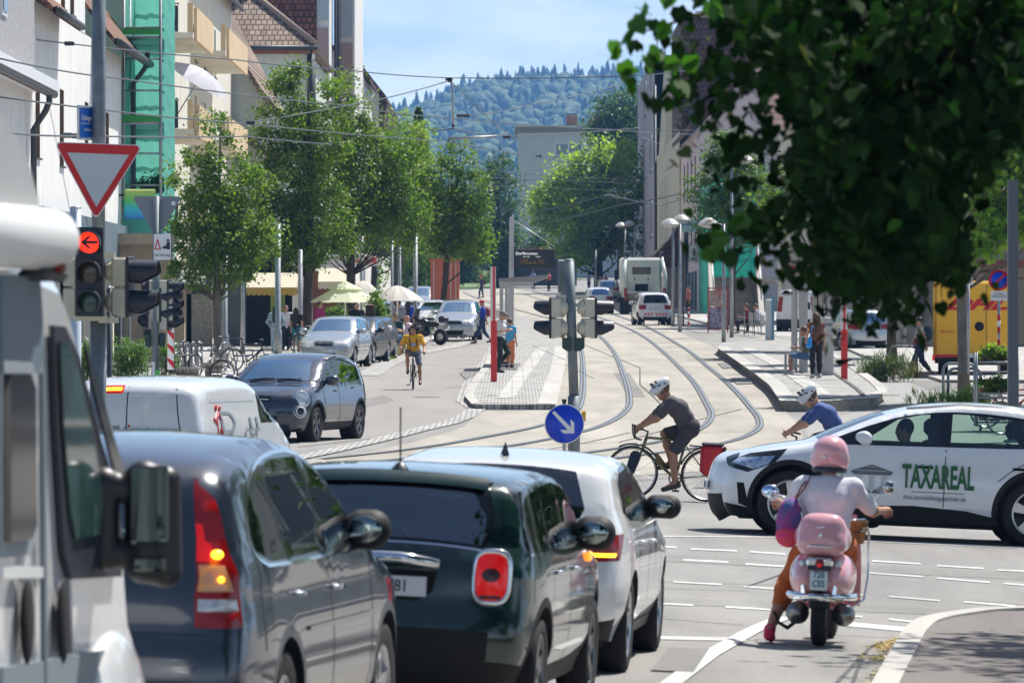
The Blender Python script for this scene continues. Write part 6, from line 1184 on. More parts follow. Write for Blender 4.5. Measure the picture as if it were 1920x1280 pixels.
class Car:
 def __init__(s,name,label,cat,sp,group=None):
  s.sp=sp;s.root=E(name,label,cat,(0,0,0),0,group);p=chaikin(sp['sil'],2);s.sil=resample(p,.07);n=len(s.sil);s.S=np.array(s.sil);s.arc=[0.]
  for a,b in zip(s.sil,s.sil[1:]):s.arc.append(s.arc[-1]+math.dist(a,b))
  s.xF=max(p[0]for p in s.sil);s.xR=min(p[0]for p in s.sil);s.fs=[];s.fst=[];s.TR=.62
 def dist(s,X,Z):
  P0=s.S[:-1];P1=s.S[1:];d=P1-P0;L2=(d**2).sum(1);q=np.stack([X,Z],1);t=np.clip(((q[:,None,:]-P0[None])*d[None]).sum(2)/L2[None],0,1);c=P0[None]+t[...,None]*d[None]
  return np.sqrt(((q[:,None,:]-c)**2).sum(2)).min(1)
 def W(s,X,Z):
  p=s.sp;X=np.asarray(X,float);Z=np.asarray(Z,float);w_=np.full(X.shape,p['w'])
  tf=np.clip((X-(s.xF-p.get('fl',1.0)))/p.get('fl',1.0),0,1);tr=np.clip(((s.xR+p.get('rl',.8))-X)/p.get('rl',.8),0,1);w_=w_-p.get('pf',.16)*tf**2.4-p.get('pr',.08)*tr**2.4
  bz=p['belt'];t=np.clip(Z-bz,0,2);w_=w_-p.get('tum',.32)*t-.18*np.clip(t,0,.06);lo=np.clip(p.get('zl',.42)-Z,0,1);w_=w_-.28*lo;w_=w_-.035*np.clip((Z-.62)/.35,-1,1)**2*(Z<bz)+-.035*(Z>=bz)
  sh=p.get('shoulder',.0)
  if sh:w_=w_+sh*np.exp(-((Z-(bz-.10))/.05)**2)
  d=s.dist(X.ravel(),Z.ravel()).reshape(X.shape);rt=p.get('rt',.10);rb=p.get('rb',.16);r=np.where(Z>bz+.1,rt,rb);u=np.clip(d/r,0,1);return w_-r*(1-np.sqrt(np.clip(1-(1-u)**2,0,1)))
 def P3(s,x,z,side,off=0.):
  e=4e-3;w0,wx,wz=s.W([x,x+e,x],[z,z,z+e]);n=Vector((-(wx-w0)/e,1,-(wz-w0)/e)).normalized();return Vector((x+n.x*off,side*(w0+n.y*off),z+n.z*off))
 def side(s,part,m,poly,sides=(1,-1)):s.fs.append((part,m,poly,sides));return s
 def strip(s,part,m,poly,mirror=False):
  s.fst.append((part,m,poly))
  if mirror:s.fst.append((part,m,[(a,-b)for a,b in poly]))
  return s
 def s_rear(s,z):
  for i in range(len(s.sil)-1,0,-1):
   a,b=s.sil[i-1],s.sil[i]
   if min(a[1],b[1])<=z<=max(a[1],b[1]):return s.arc[i-1]+(s.arc[i]-s.arc[i-1])*((z-a[1])/(b[1]-a[1])if b[1]!=a[1]else 0)
  return s.arc[-1]
 def s_front(s,z):
  for i in range(len(s.sil)-1):
   a,b=s.sil[i],s.sil[i+1]
   if min(a[1],b[1])<=z<=max(a[1],b[1]):return s.arc[i]+(s.arc[i+1]-s.arc[i])*((z-a[1])/(b[1]-a[1])if b[1]!=a[1]else 0)
  return 0
 def s_x(s,x):
  best=None
  for i in range(len(s.sil)-1):
   a,b=s.sil[i],s.sil[i+1]
   if min(a[0],b[0])<=x<=max(a[0],b[0])and abs(b[0]-a[0])>1e-6:
    t=(x-a[0])/(b[0]-a[0]);z=a[1]+(b[1]-a[1])*t
    if best is None or z>best[0]:best=(z,s.arc[i]+(s.arc[i+1]-s.arc[i])*t)
  return best[1]
 def SP(s,sv,t,off=0.):
  a=min(max(sv,0),s.arc[-1]);i=int(np.searchsorted(s.arc,a))-1;i=max(0,min(i,len(s.sil)-2));k=(a-s.arc[i])/(s.arc[i+1]-s.arc[i]);p=np.array(s.sil[i])*(1-k)+np.array(s.sil[i+1])*k
  def tan(j):q=np.array(s.sil[min(j+1,len(s.sil)-1)])-np.array(s.sil[max(j-1,0)]);return q/np.linalg.norm(q)
  tg=tan(i)*(1-k)+tan(i+1)*k;tg/=np.linalg.norm(tg);n=np.array([tg[1],-tg[0]]);n=-n if s.sil[0][0]>0 and False else n
  if n@(p-np.array([0,.7]))<0:n=-n
  ye=s.yE[i]*(1-k)+s.yE[i+1]*k;u=t/s.TR;cr=(s.sp.get('cf',.09)if n[0]>.6 else s.sp.get('crr',.05)if n[0]<-.6 else s.sp.get('ct',.03));
  ax=abs(n[0]);c0=s.sp.get('ct',.03);c1=s.sp.get('cf',.09)if n[0]>0 else s.sp.get('crr',.05);cr=c0+(c1-c0)*min(1,max(0,(ax-.3)/.6));o=cr*(1-abs(u)**2.4)+off
  return Vector((p[0]+n[0]*o,u*ye,p[1]+n[1]*o))
 def _cdt(s,pts,loops,feats,dom):
  V=[Vector(p)for p in pts];Ed=[]
  for lp,closed in loops:
   b=len(V);V+=[Vector(p)for p in lp];n=len(lp);Ed+=[(b+i,b+i+1)for i in range(n-1)]+([(b+n-1,b)]if closed else[])
  r=delaunay_2d_cdt(V,Ed,[],0,1e-4);vs,fc=r[0],r[2];out={}
  for f in fc:
   cx=sum(vs[i].x for i in f)/3;cy=sum(vs[i].y for i in f)/3
   if not dom(cx,cy):continue
   key=-1
   for k,ft in enumerate(feats):
    if inside(cx,cy,ft[2]):key=k
   out.setdefault(key,[]).append(f)
  return vs,out
 def build(s):
  sp=s.sp;e=s.S.copy();inn=s.W(e[:,0],e[:,1]);s.yE=list(np.maximum(inn,.3));acc={}
  def emit(key,m,V,F,flip):
   a=acc.setdefault(key,[m,[],[]]);n=len(a[1]);a[1]+=V;a[2]+=[tuple(i+n for i in(f[::-1]if flip else f))for f in F]
  z0=s.sil[0][1];z1=s.sil[-1][1];dom_poly=s.sil;Ra=sp['Ra'];arches=[poly_ring((sp['xf'],sp['Rw']*1.0),Ra,36),poly_ring((sp['xr'],sp['Rw']*1.0),Ra,36)]
  feats=[(p,m,resample(q+[q[0]],.07)[:-1],sd)for p,m,q,sd in s.fs]
  g=[];
  for x in np.arange(s.xR+.05,s.xF,.11):
   for z in np.arange(min(z0,z1)+.05,1.2*max(p[1]for p in s.sil),.085):g.append((x+.02*math.sin(z*50),z))
  for r in(.025,.06,.11):
   for i,p in enumerate(s.sil):
    a=s.sil[max(0,i-1)];b=s.sil[min(len(s.sil)-1,i+1)];t=Vector((b[0]-a[0],b[1]-a[1])).normalized();q=(p[0]-t.y*r,p[1]+t.x*r);q2=(p[0]+t.y*r,p[1]-t.x*r)
    for c in(q,q2):
     if inside(c[0],c[1],dom_poly):g.append(c)
  g=[p for p in g if inside(p[0],p[1],dom_poly)]
  vs,out=s._cdt(g,[(dom_poly,True)]+[(f[2],True)for f in feats]+[(a,True)for a in arches],feats,lambda x,y:inside(x,y,dom_poly)and not any(math.hypot(x-a,y-sp['Rw'])<Ra for a in(sp['xf'],sp['xr'])))
  X=np.array([v.x for v in vs]);Z=np.array([v.y for v in vs]);Wv=s.W(X,Z);bnd={(round(p[0],4),round(p[1],4)):y for p,y in zip(s.sil,s.yE)}
  for side in(1,-1):
   for key,fc in out.items():
    used={};V=[];F=[]
    for f in fc:
     F.append([used.setdefault(i,len(used))for i in f])
    V=[None]*len(used)
    for i,j in used.items():V[j]=(X[i],side*Wv[i],Z[i])
    if key<0 or side not in feats[key][3]:emit(('body',),sp['paint'],V,F,side>0)
    else:emit((feats[key][0],feats[key][1].name,side if feats[key][0]not in sp.get('merge',())else 0,key if feats[key][0]in('side_window','window')else 0),feats[key][1],V,F,side>0)
  T=s.TR;fst=[(p,m,resample(q+[q[0]],.06)[:-1])for p,m,q in s.fst];pts=[];
  for i,a in enumerate(s.arc):
   for t in(-.9,-.7,-.45,-.2,0.01,.2,.45,.7,.9):pts.append((a,t*T))
  Lb=[(a,-T)for a in s.arc];Rb=[(a,T)for a in s.arc]
  vs,out=s._cdt(pts,[(Lb,False),(Rb,False),([(0,-T),(0,T)],False),([(s.arc[-1],-T),(s.arc[-1],T)],False)]+[(f[2],True)for f in fst],fst,lambda x,y:abs(y)<=T and 0<=x<=s.arc[-1])
  P3=[s.SP(v.x,max(-T,min(T,v.y)))for v in vs]
  for key,fc in out.items():
   used={};F=[[used.setdefault(i,len(used))for i in f]for f in fc];V=[None]*len(used)
   for i,j in used.items():V[j]=tuple(P3[i])
   if key<0:emit(('body',),sp['paint'],V,F,True)
   else:
    nm=fst[key][0];sd=0 if abs(np.mean([v[1]for v in V]))<.12 else(1 if np.mean([v[1]for v in V])>0 else-1)
    emit((nm,fst[key][1].name,sd if nm not in sp.get('merge',())else 0,0),fst[key][1],V,F,True)
  s.parts={}
  for key,(m,V,F)in acc.items():
   o=raw(key[0],V,F,m,s.root,smooth=True);bm=bmesh.new();bm.from_mesh(o.data);bmesh.ops.remove_doubles(bm,verts=bm.verts[:],dist=2e-3);bmesh.ops.recalc_face_normals(bm,faces=bm.faces[:]);bm.to_mesh(o.data);bm.free();s.parts.setdefault(key[0],[]).append(o)
  mb=MB();w0=sp['w']
  for xw in(sp['xf'],sp['xr']):
   for sd in(1,-1):
    n=20;V=[];
    for k in range(n+1):
     a=R(-25)+R(230)*k/n;x=xw+Ra*math.cos(a);z=sp['Rw']+Ra*math.sin(a);yy=s.W([x],[max(z,z0+.02)])[0]-.002;V+=[(x,sd*yy,z),(x,sd*(w0-.32),z)]
    mb.add(V,[(2*k,2*k+2,2*k+3,2*k+1)for k in range(n)],True);mb.lathe([(0,0),(Ra,0)],(xw,sd*(w0-.32),sp['Rw']),'y',24)
  zf=max(.16,min(z0,z1)-.02);mb.box((0,0,zf+.07),(s.xF-s.xR-.5,2*w0-.34,.14));mb.build('underbody',M_und,s.root)
  if sp.get('cabin',True):
   bz=sp['belt'];xa,xb=sp.get('cab',(s.xR+.35,sp['xf']-.25));mb=MB();mb.box(((xa+xb)/2,0,.34),(xb-xa,2*w0-.3,.06))
   for sd in(1,-1):mb.box(((xa+xb)/2,sd*(w0-.10),(bz+.30)/2),(xb-xa,.03,bz-.34))
   mb.box((xb+.0,0,bz-.28),(.45,2*w0-.25,.42),bev=.1);mb.box((xa+.1,0,bz-.32),(.35,2*w0-.3,.4));mb.build('cabin_trim',M_und,s.root)
   for x,wds in((sp.get('seat',.05),(.38,-.38)),(sp.get('seat',.05)-.95,(.45,-.45))):
    for y in wds:
     mb=MB();mb.box((x-.25,y,.78),(.18,.48,.72),rot=Matrix.Rotation(R(-14),4,'Y'),bev=.07);mb.box((x-.34,y,1.20 if bz<1.02 else 1.28),(.12,.26,.2),bev=.05);mb.box((x+.02,y,.48),(.5,.5,.16),bev=.05);mb.build('seat',M_seat,s.root)
   mb=MB();mb.lathe([(.17,0),(.185,.012),(.17,.024)],(sp.get('seat',.05)+.45,.38,bz-.08),'x',20);mb.build('steering_wheel',M_blk,s.root)
   mb=MB();q=s.SP(s.s_x(sp['cowl']-.62*(sp['cowl']-sp.get('rooft',sp['cowl']-.7))),0,-.06);mb.box(q-Vector((.05,0,.02)),(.04,.22,.06),bev=.01);mb.build('inside_mirror',M_blk,s.root)
  for xw in(sp['xf'],sp['xr']):
   for sd in(1,-1):wheel(s.root,xw,sd*(w0-sp.get('wi',.125)),sp['Rw'],sp.get('tw',.21),sd,sp['rr'],sp.get('ns',5),sp.get('rimm',M_rims),sp.get('sw',.05),twin=sp.get('twin',False))
  return s
 def line(s,part,m,pts,wd=.012,side=(1,-1),off=.003):
  pts=resample(pts,.07)
  for sd in side:
   V=[];n=len(pts)
   for i,p in enumerate(pts):
    a=pts[max(0,i-1)];b=pts[min(n-1,i+1)];t=Vector((b[0]-a[0],b[1]-a[1])).normalized()
    for k in(-.5,.5):V.append(s.P3(p[0]-t.y*wd*k,p[1]+t.x*wd*k,sd,off))
   raw(part,V,[(2*i,2*i+1,2*i+3,2*i+2)for i in range(n-1)],m,s.root,True)
 def sline(s,part,m,pts,wd=.012,off=.003):
  pts=resample(pts,.07);V=[];n=len(pts)
  for i,p in enumerate(pts):
   a=pts[max(0,i-1)];b=pts[min(n-1,i+1)];t=Vector((b[0]-a[0],b[1]-a[1])).normalized()
   for k in(-.5,.5):V.append(s.SP(p[0]-t.y*wd*k,p[1]+t.x*wd*k,off))
  raw(part,V,[(2*i,2*i+1,2*i+3,2*i+2)for i in range(n-1)],m,s.root,True)
 def mirror(s,x,z,m,size=(.13,.24,.16),arm=.07,cap=None):
  for sd in(1,-1):
   p=s.P3(x,z,sd);c=p+Vector((-.03,sd*(arm+.045),.055));r_=size[2]*.46;h_=max(.01,size[1]/2-r_);o=sdf_obj('mirror',[(c+Vector((0,h_,.0)),c-Vector((0,h_,.0)),r_,r_),(c+Vector((.05,h_*.8,0)),c+Vector((.05,-h_*.8,0)),r_*.7,r_*.7),(c+Vector((-.02,h_,-.02)),c-Vector((.02,h_,.02)),r_*.95,r_*.95)],m,s.root,.010,.03)
   mb=MB();mb.tube([p-Vector((0,sd*.02,0)),p+Vector((0,sd*arm*.6,.02)),c-Vector((0,0,size[2]*.3))],[.035,.03,.03],8);mb.build('mirror_arm',M_plast,s.root)
   mb=MB();mb.ball(c+Vector((-r_*.98,0,-.005)),(.022,size[1]/2*.76,r_*.74),20,10);mb.build('mirror_glass',mat('mirror_silver',(.30,.34,.33),.03,1.),o)
 def handle(s,x,z,m=None,ln=.17):
  for sd in(1,-1):
   a=s.P3(x-ln/2,z,sd);b=s.P3(x+ln/2,z,sd);d=Vector((0,sd*.03,0));mb=MB();mb.tube([a,a+d+Vector((.02,0,0)),b+d-Vector((.02,0,0)),b],.013,6);mb.build('door_handle',m or s.sp['paint'],s.root)
 def plate(s,x,z,txt,sg=-1,y=0.,tilt=0.,col=None):
  mb=MB();mb.box((x,y,z),(.014,.52,.112),bev=.004);o=mb.build('number_plate',col or M_whitep,s.root);mb=MB();mb.box((x+sg*.008,y+(.235 if sg<0 else-.235)*1,z),(.004,.04,.105));mb.build('blue_band',M_bluef,o)
  text('plate_text',txt,.092,M_blk,o,(x+sg*.009,y,z-.002),(PI/2,0,-PI/2 if sg<0 else PI/2),.001,sx=.86,weight=.001);return o
def poly_trap(x0,x1,x2,x3,z0,z1):return[(x0,z0),(x1,z0),(x2,z1),(x3,z1)]
BASE_HATCH=dict(w=.88,belt=.95,Rw=.31,Ra=.365,rr=.215)
def gaps(c,xs,z0=.3,zt=.95):
 for x,x2 in xs:c.line('panel_gap',M_und,[(x,z0),(x+.01,.6),(x2,zt)],.013)
# == the dark green hatchback (queue)
sp=dict(sil=[(1.86,.2),(1.96,.32),(1.98,.5),(1.97,.68),(1.88,.82),(1.62,.91),(1.15,.965),(.92,1.0),(.62,1.20),(.36,1.36),(.0,1.41),(-.6,1.425),(-1.25,1.405),(-1.55,1.375),(-1.645,1.335),(-1.72,1.18),(-1.80,1.02),(-1.865,.955),(-1.90,.86),(-1.915,.7),(-1.96,.6),(-1.975,.5),(-1.93,.32),(-1.86,.2)],w=.865,belt=.985,tum=.26,Rw=.312,Ra=.375,rr=.225,xf=1.21,xr=-1.357,paint=paint('racing_green',(.003,.026,.020)),cowl=.92,rooft=.36,pf=.16,pr=.10,shoulder=.01,rb=.15,rt=.09,ns=5,rimm=mat('rim_grey',(.16,.165,.17),.3,.8),sw=.055,twin=True,crr=.07,tw=.2,wi=.115)
c=Car('hatchback','dark green hatchback with round cornered upright tail lamps waiting in the queue','car',sp)
c.side('pillar_trim',M_gb,[(.86,.985),(-1.70,.985),(-1.62,1.32),(-1.2,1.375),(0,1.385),(.40,1.30)])
c.side('side_window',M_glass,[(.72,1.005),(-.14,1.005),(-.16,1.355),(.36,1.30)]);c.side('side_window',M_glass,[(-.22,1.005),(-.92,1.005),(-.88,1.345),(-.24,1.36)]);c.side('side_window',M_glassd,[(-1.0,1.005),(-1.38,1.005),(-1.33,1.32),(-.95,1.34)])
for xw in(1.21,-1.357):c.side('cladding',M_plast,poly_ring((xw,.312),.43,40))
c.side('cladding',M_plast,[(.85,.18),(-.97,.18),(-.97,.33),(.85,.33)]);c.side('cladding',M_plast,[(-1.7,.18),(-1.99,.18),(-1.99,.40),(-1.7,.36)])
sr=c.s_rear
c.strip('tailgate_trim',M_gb,[(sr(1.33),-.56),(sr(1.33),.56),(sr(1.0),.60),(sr(1.0),-.60)]);c.strip('rear_window',glass_mat('rear_glass',(.5,.6,.6),.85,.02,1.6,.20),[(sr(1.30),-.47),(sr(1.30),.47),(sr(1.18),.535),(sr(1.025),.55),(sr(1.025),-.55),(sr(1.18),-.535)])
c.strip('windscreen',M_glass,[(c.s_x(.88),-.56),(c.s_x(.88),.56),(c.s_x(.40),.50),(c.s_x(.40),-.50)])
c.strip('lower_bumper',M_plast,[(sr(.56),-.62),(sr(.56),.62),(c.arc[-1],.62),(c.arc[-1],-.62)])
c.strip('plate_recess',M_und,[(sr(.87),-.31),(sr(.87),.31),(sr(.76),.29),(sr(.70),.2),(sr(.70),-.2),(sr(.76),-.29)])
c.build();sc0=Vector((-.77,31.5));th=R(7.4);put(c.root,sc0.x+math.sin(th)*1.98,sc0.y+math.cos(th)*1.98,PI/2-th);MINI=c
for sd in(1,-1):
 ring=[(.09*math.cos(a)*(1 if abs(math.cos(a))<2 else 1),.155*math.sin(a))for a in np.linspace(0,2*PI,33)[:-1]];sq=lambda a,p=3.2:(math.copysign(abs(math.cos(a))**(2/p),math.cos(a)),math.copysign(abs(math.sin(a))**(2/p),math.sin(a)))
 cz=.865;A=np.linspace(0,2*PI,41)[:-1]
 def lamp_pt(u,v,off):
  y=(.615+u*.098);z=cz+v*.142;zz_=c.SP(sr(z),0);xx=-1.895+max(0,y-.55)**2*1.1+(z-.8)*.13;return(xx-off,sd*y,z)
 mb=MB();V=[lamp_pt(*[k_*1.12 for k_ in sq(a)],.0)for a in A]+[lamp_pt(*[k_*1.10 for k_ in sq(a)],.045)for a in A]+[lamp_pt(*[k_*.94 for k_ in sq(a)],.052)for a in A]+[lamp_pt(*[k_*.90 for k_ in sq(a)],.03)for a in A]
 n_=40;mb.add(V,[(r_*n_+k,r_*n_+(k+1)%n_,(r_+1)*n_+(k+1)%n_,(r_+1)*n_+k)for r_ in range(3)for k in range(n_)],True);lp=mb.build('tail_lamp',M_chr,c.root)
 mb=MB();V=[lamp_pt(*[k_*.93 for k_ in sq(a)],.040)for a in A]+[lamp_pt(*[k_*.6 for k_ in sq(a,2.4)],.062)for a in A]+[lamp_pt(0,0,.066)];mb.add(V,[(k,(k+1)%n_,n_+(k+1)%n_,n_+k)for k in range(n_)]+[(n_+k,n_+(k+1)%n_,2*n_)for k in range(n_)],True);mb.build('lens',M_lredon,lp)
 mb=MB();V=[lamp_pt(.52*math.cos(a),.08+.27*math.sin(a),.0695)for a in A]+[lamp_pt(0,.08,.072)];mb.add(V,[(k,(k+1)%n_,n_)for k in range(n_)]);mb.build('inner_lens',mat('lamp_deep_red',(.05,.004,.004),.2),lp)
 mb=MB();V=[lamp_pt(u_,v_,.064)for u_,v_ in((-.6,-.72),(.6,-.72),(.6,-.86),(-.6,-.86))];mb.add(V,[(0,1,2,3)]);mb.build('reflector',_M['lamp_deep_red'],lp)
c.plate(-1.985,.795,'FR·JV 781');mb=MB();mb.tube([c.SP(sr(.90),-.32,.02),c.SP(sr(.91),-.1,.05),c.SP(sr(.91),.1,.05),c.SP(sr(.90),.32,.02)],.035,10);mb.build('tailgate_handle',M_chr,c.root)
c.line('belt_strip',M_chr,[(.86,.985),(-1.72,.985)],.014);c.sline('belt_strip',M_chr,[(sr(.995),-.62),(sr(.995),.62)],.014);gaps(c,[(-.20,-.18),(.72,.78)]);c.line('panel_gap',M_und,[(-.99,.985),(-1.0,.72),(-.93,.6)],.008)
c.handle(-.05,.86,M_chr);c.handle(-.83,.865,M_chr);c.mirror(.60,1.0,M_plast,(.16,.25,.20),.03)
mb=MB();q=c.SP(c.s_x(-1.42),0);mb.lathe([(0,.05),(.02,.045),(.05,.01),(.06,-.01)],q,'z',12);mb.tube([q+Vector((0,0,.03)),q+Vector((-.09,0,.36))],.005,5);mb.build('aerial',M_blk,c.root)
mb=MB();mb.tube([c.SP(sr(1.03),.08,.03),c.SP(sr(1.07),.22,.045),c.SP(sr(1.075),.45,.035)],.014,6);mb.ball(c.SP(sr(1.02),.06,.03),(.03,.05,.035));mb.build('rear_wiper',M_blk,c.root)
mb=MB();V=[c.SP(c.s_x(-1.5),t,.012)for t in np.linspace(-.56,.56,9)]+[c.SP(sr(1.345),t,.055)for t in np.linspace(-.55,.55,9)]+[c.SP(sr(1.31),t,.03)for t in np.linspace(-.55,.55,9)];mb.add(V,[(r_*9+k,r_*9+k+1,r_*9+k+10,r_*9+k+9)for r_ in(0,1)for k in range(8)],True);mb.build('spoiler',sp['paint'],c.root)
mb=MB();[mb.box(c.P3(-.9+0*sd,.78,sd,.0)+Vector((1.62,0,.12)),(.12,.02,.06),bev=.01)for sd in(1,-1)];mb.build('side_indicator',M_lor,c.root)
# == white hatchback ahead of it
def golf_sp(p):return dict(sil=[(2.03,.2),(2.11,.3),(2.135,.45),(2.12,.6),(2.02,.73),(1.6,.85),(1.15,.93),(.95,.97),(.45,1.20),(.1,1.345),(-.35,1.405),(-.9,1.41),(-1.45,1.375),(-1.74,1.34),(-1.80,1.315),(-1.93,1.12),(-2.03,.96),(-2.08,.88),(-2.10,.72),(-2.14,.58),(-2.13,.42),(-2.05,.22)],w=.895,belt=.95,tum=.34,Rw=.318,Ra=.365,rr=.228,xf=1.26,xr=-1.376,paint=p,cowl=.95,rooft=.1,pf=.18,pr=.12,rb=.15,rt=.10,ns=5,crr=.07)
c=Car('hatchback','white hatchback directly ahead of the dark green one, brake lamp glowing','car',golf_sp(paint('white_paint',(.70,.71,.71))));sr=c.s_rear
GW=[(.80,.985),(-.40,.965),(-1.30,1.0),(-1.55,1.06),(-1.40,1.24),(-1.0,1.335),(-.4,1.362),(.05,1.33),(.42,1.18)]
c.side('window_trim',M_gb,GW);c.side('side_window',M_glass,[(.66,.995),(-.20,.985),(-.22,1.34),(.03,1.31),(.40,1.15)]);c.side('side_window',M_glassd,[(-.28,.985),(-1.02,.995),(-1.08,1.30),(-.3,1.34)]);c.side('side_window',M_glassd,[(-1.08,1.0),(-1.30,1.02),(-1.46,1.08),(-1.36,1.22),(-1.14,1.30)])
c.side('tail_lamp',M_lred,[(-1.78,.93),(-2.2,.92),(-2.2,.74),(-1.92,.76)]);c.strip('tail_lamp',M_lred,[(sr(.93),.62),(sr(.93),.34),(sr(.76),.30),(sr(.76),.62)],True)
c.side('lamp_glow',M_lyel,[(-1.97,.805),(-2.2,.805),(-2.2,.78),(-1.99,.78)]);c.strip('lamp_glow',M_lyel,[(sr(.80),.60),(sr(.80),.38),(sr(.775),.38),(sr(.775),.60)],True)
c.strip('rear_window',glass_mat('rear_glass_dark',(.2,.24,.26),.6,.02,1.6,.12),[(sr(1.31),-.53),(sr(1.31),.53),(sr(1.02),.58),(sr(1.0),.52),(sr(1.0),-.52),(sr(1.02),-.58)]);c.strip('windscreen',M_glass,[(c.s_x(.90),-.55),(c.s_x(.90),.55),(c.s_x(.14),.48),(c.s_x(.14),-.48)])
c.strip('lower_bumper',M_plast,[(sr(.36),-.6),(sr(.36),.6),(c.arc[-1],.62),(c.arc[-1],-.62)]);c.side('lower_bumper',M_plast,[(-1.76,.15),(-2.2,.15),(-2.2,.34),(-1.9,.38)])
c.build();th=R(5.9);put(c.root,-.175+math.sin(th)*2.13,36.9+math.cos(th)*2.13,PI/2-th);gaps(c,[(-.24,-.24),(.78,.82)]);c.line('panel_gap',M_und,[(-1.06,.95),(-1.04,.72),(-.98,.62)],.008);c.handle(-.05,.83);c.handle(-.90,.85);c.mirror(.56,1.0,M_plast,(.15,.25,.16),.035)
c.line('sill_shadow',M_und,[(.85,.30),(-.98,.30)],.014);q=c.SP(c.s_x(-1.42),0);mb=MB();mb.add([q+Vector(v)for v in((.10,0,0),(-.08,.03,0),(-.08,-.03,0),(-.07,0,.09))],[(0,1,3),(0,3,2),(1,2,3)]);mb.build('aerial_fin',M_blk,c.root);c.sline('panel_gap',M_und,[(sr(.93),.33),(sr(.6),.36)],.008);c.plate(-2.19,.68,'FR·KM 482')
# == grey off-roader at the rear of the queue
sp=dict(sil=[(2.12,.25),(2.22,.42),(2.25,.62),(2.18,.84),(2.0,.96),(1.5,1.04),(1.2,1.08),(.7,1.34),(.25,1.57),(-.3,1.665),(-1.0,1.67),(-1.7,1.60),(-1.95,1.53),(-2.05,1.40),(-2.14,1.12),(-2.19,.98),(-2.22,.8),(-2.27,.66),(-2.27,.5),(-2.18,.3)],w=.91,belt=1.08,tum=.30,Rw=.345,Ra=.40,rr=.225,xf=1.37,xr=-1.25,paint=paint('dark_grey_metal',(.030,.042,.064),metal=.35),cowl=1.2,rooft=.25,pf=.16,pr=.07,rb=.13,rt=.11,ns=5,crr=.06)
c=Car('off_roader','dark grey metallic off-roader with tall glowing tail lamp, rearmost of the queued cars','car',sp);sr=c.s_rear
AR=[(.98,1.10),(-1.55,1.08),(-1.78,1.14),(-1.82,1.24),(-1.66,1.42),(-1.35,1.54),(-.9,1.60),(-.3,1.605),(.2,1.52)]
AR2=chaikin(AR,1,True);c.side('window_trim',M_gb,AR2);c.side('side_window',M_glass,[(.84,1.12),(-.12,1.115),(-.15,1.565),(.16,1.49)]);c.side('side_window',M_glassd,[(-.2,1.115),(-1.05,1.11),(-1.12,1.54),(-.9,1.575),(-.22,1.575)]);c.side('side_window',M_glassd,[(-1.12,1.11),(-1.52,1.11),(-1.74,1.17),(-1.76,1.24),(-1.62,1.39),(-1.20,1.52)])
c.side('tail_lamp',M_lred,[(-1.98,1.50),(-2.2,1.5),(-2.4,.83),(-2.11,.83),(-2.09,1.0),(-2.06,1.25)])
c.strip('tail_lamp',M_lred,[(sr(1.50),.62),(sr(1.50),.60),(sr(1.2),.585),(sr(.98),.575),(sr(.83),.57),(sr(.83),.62)],True)
for z1_,z0_,m_,nm_ in((1.30,1.13,M_lredon,'brake_lens'),(1.115,.995,M_lamb,'indicator_lens'),(.96,.905,M_lcl,'reverse_lens')):c.side(nm_,m_,[(-2.095-(z1_<1.2)*.02,z1_),(-2.4,z1_),(-2.4,z0_),(-2.12,z0_)]);c.strip(nm_,m_,[(sr(z1_),.62),(sr(z1_),.59),(sr(z0_),.585),(sr(z0_),.62)],True)
c.strip('rear_window',glass_mat('rear_glass',(.5,.6,.6),.85,.02,1.6,.20),[(sr(1.50),-.5),(sr(1.50),.5),(sr(1.12),.5),(sr(1.12),-.5)]);c.strip('windscreen',M_glass,[(c.s_x(1.13),-.55),(c.s_x(1.13),.55),(c.s_x(.3),.5),(c.s_x(.3),-.5)])
c.strip('lower_bumper',M_plast,[(sr(.80),-.62),(sr(.80),.62),(sr(.795),.62),(sr(.795),-.62)])
for xw in(1.37,-1.25):c.side('cladding',mat('arch_grey',(.10,.11,.12),.35,.3),poly_ring((xw,.345),.455,40))
c.build();th=R(9);put(c.root,-2.11+math.sin(th)*2.26,25.9+math.cos(th)*2.26,PI/2-th);gaps(c,[(-.16,-.16),(.86,.98)],.35,1.08);c.line('window_chrome',M_chr,AR2+AR2[:1],.016);c.handle(-.02,.93,M_chr,.2);c.handle(-.95,.94,M_chr,.2);c.mirror(.72,1.14,M_plast,(.17,.24,.2),.02)
c.line('side_strip',mat('side_chrome',(.4,.4,.38),.2,.8),[(.9,.76),(-.8,.76)],.022,off=.012);c.sline('panel_gap',M_und,[(sr(1.48),.585),(sr(.98),.51),(sr(.5),.49)],.01)
for sd in(1,-1):mb=MB();mb.ball(c.P3(-2.15,1.165,sd,.002),(.03,.03,.022));mb.build('lit_bulb',M_lyel,c.root);mb=MB();mb.ball(c.P3(-2.15,1.05,sd,.002),(.016,.016,.014));mb.build('lit_bulb',M_lyel,c.root)
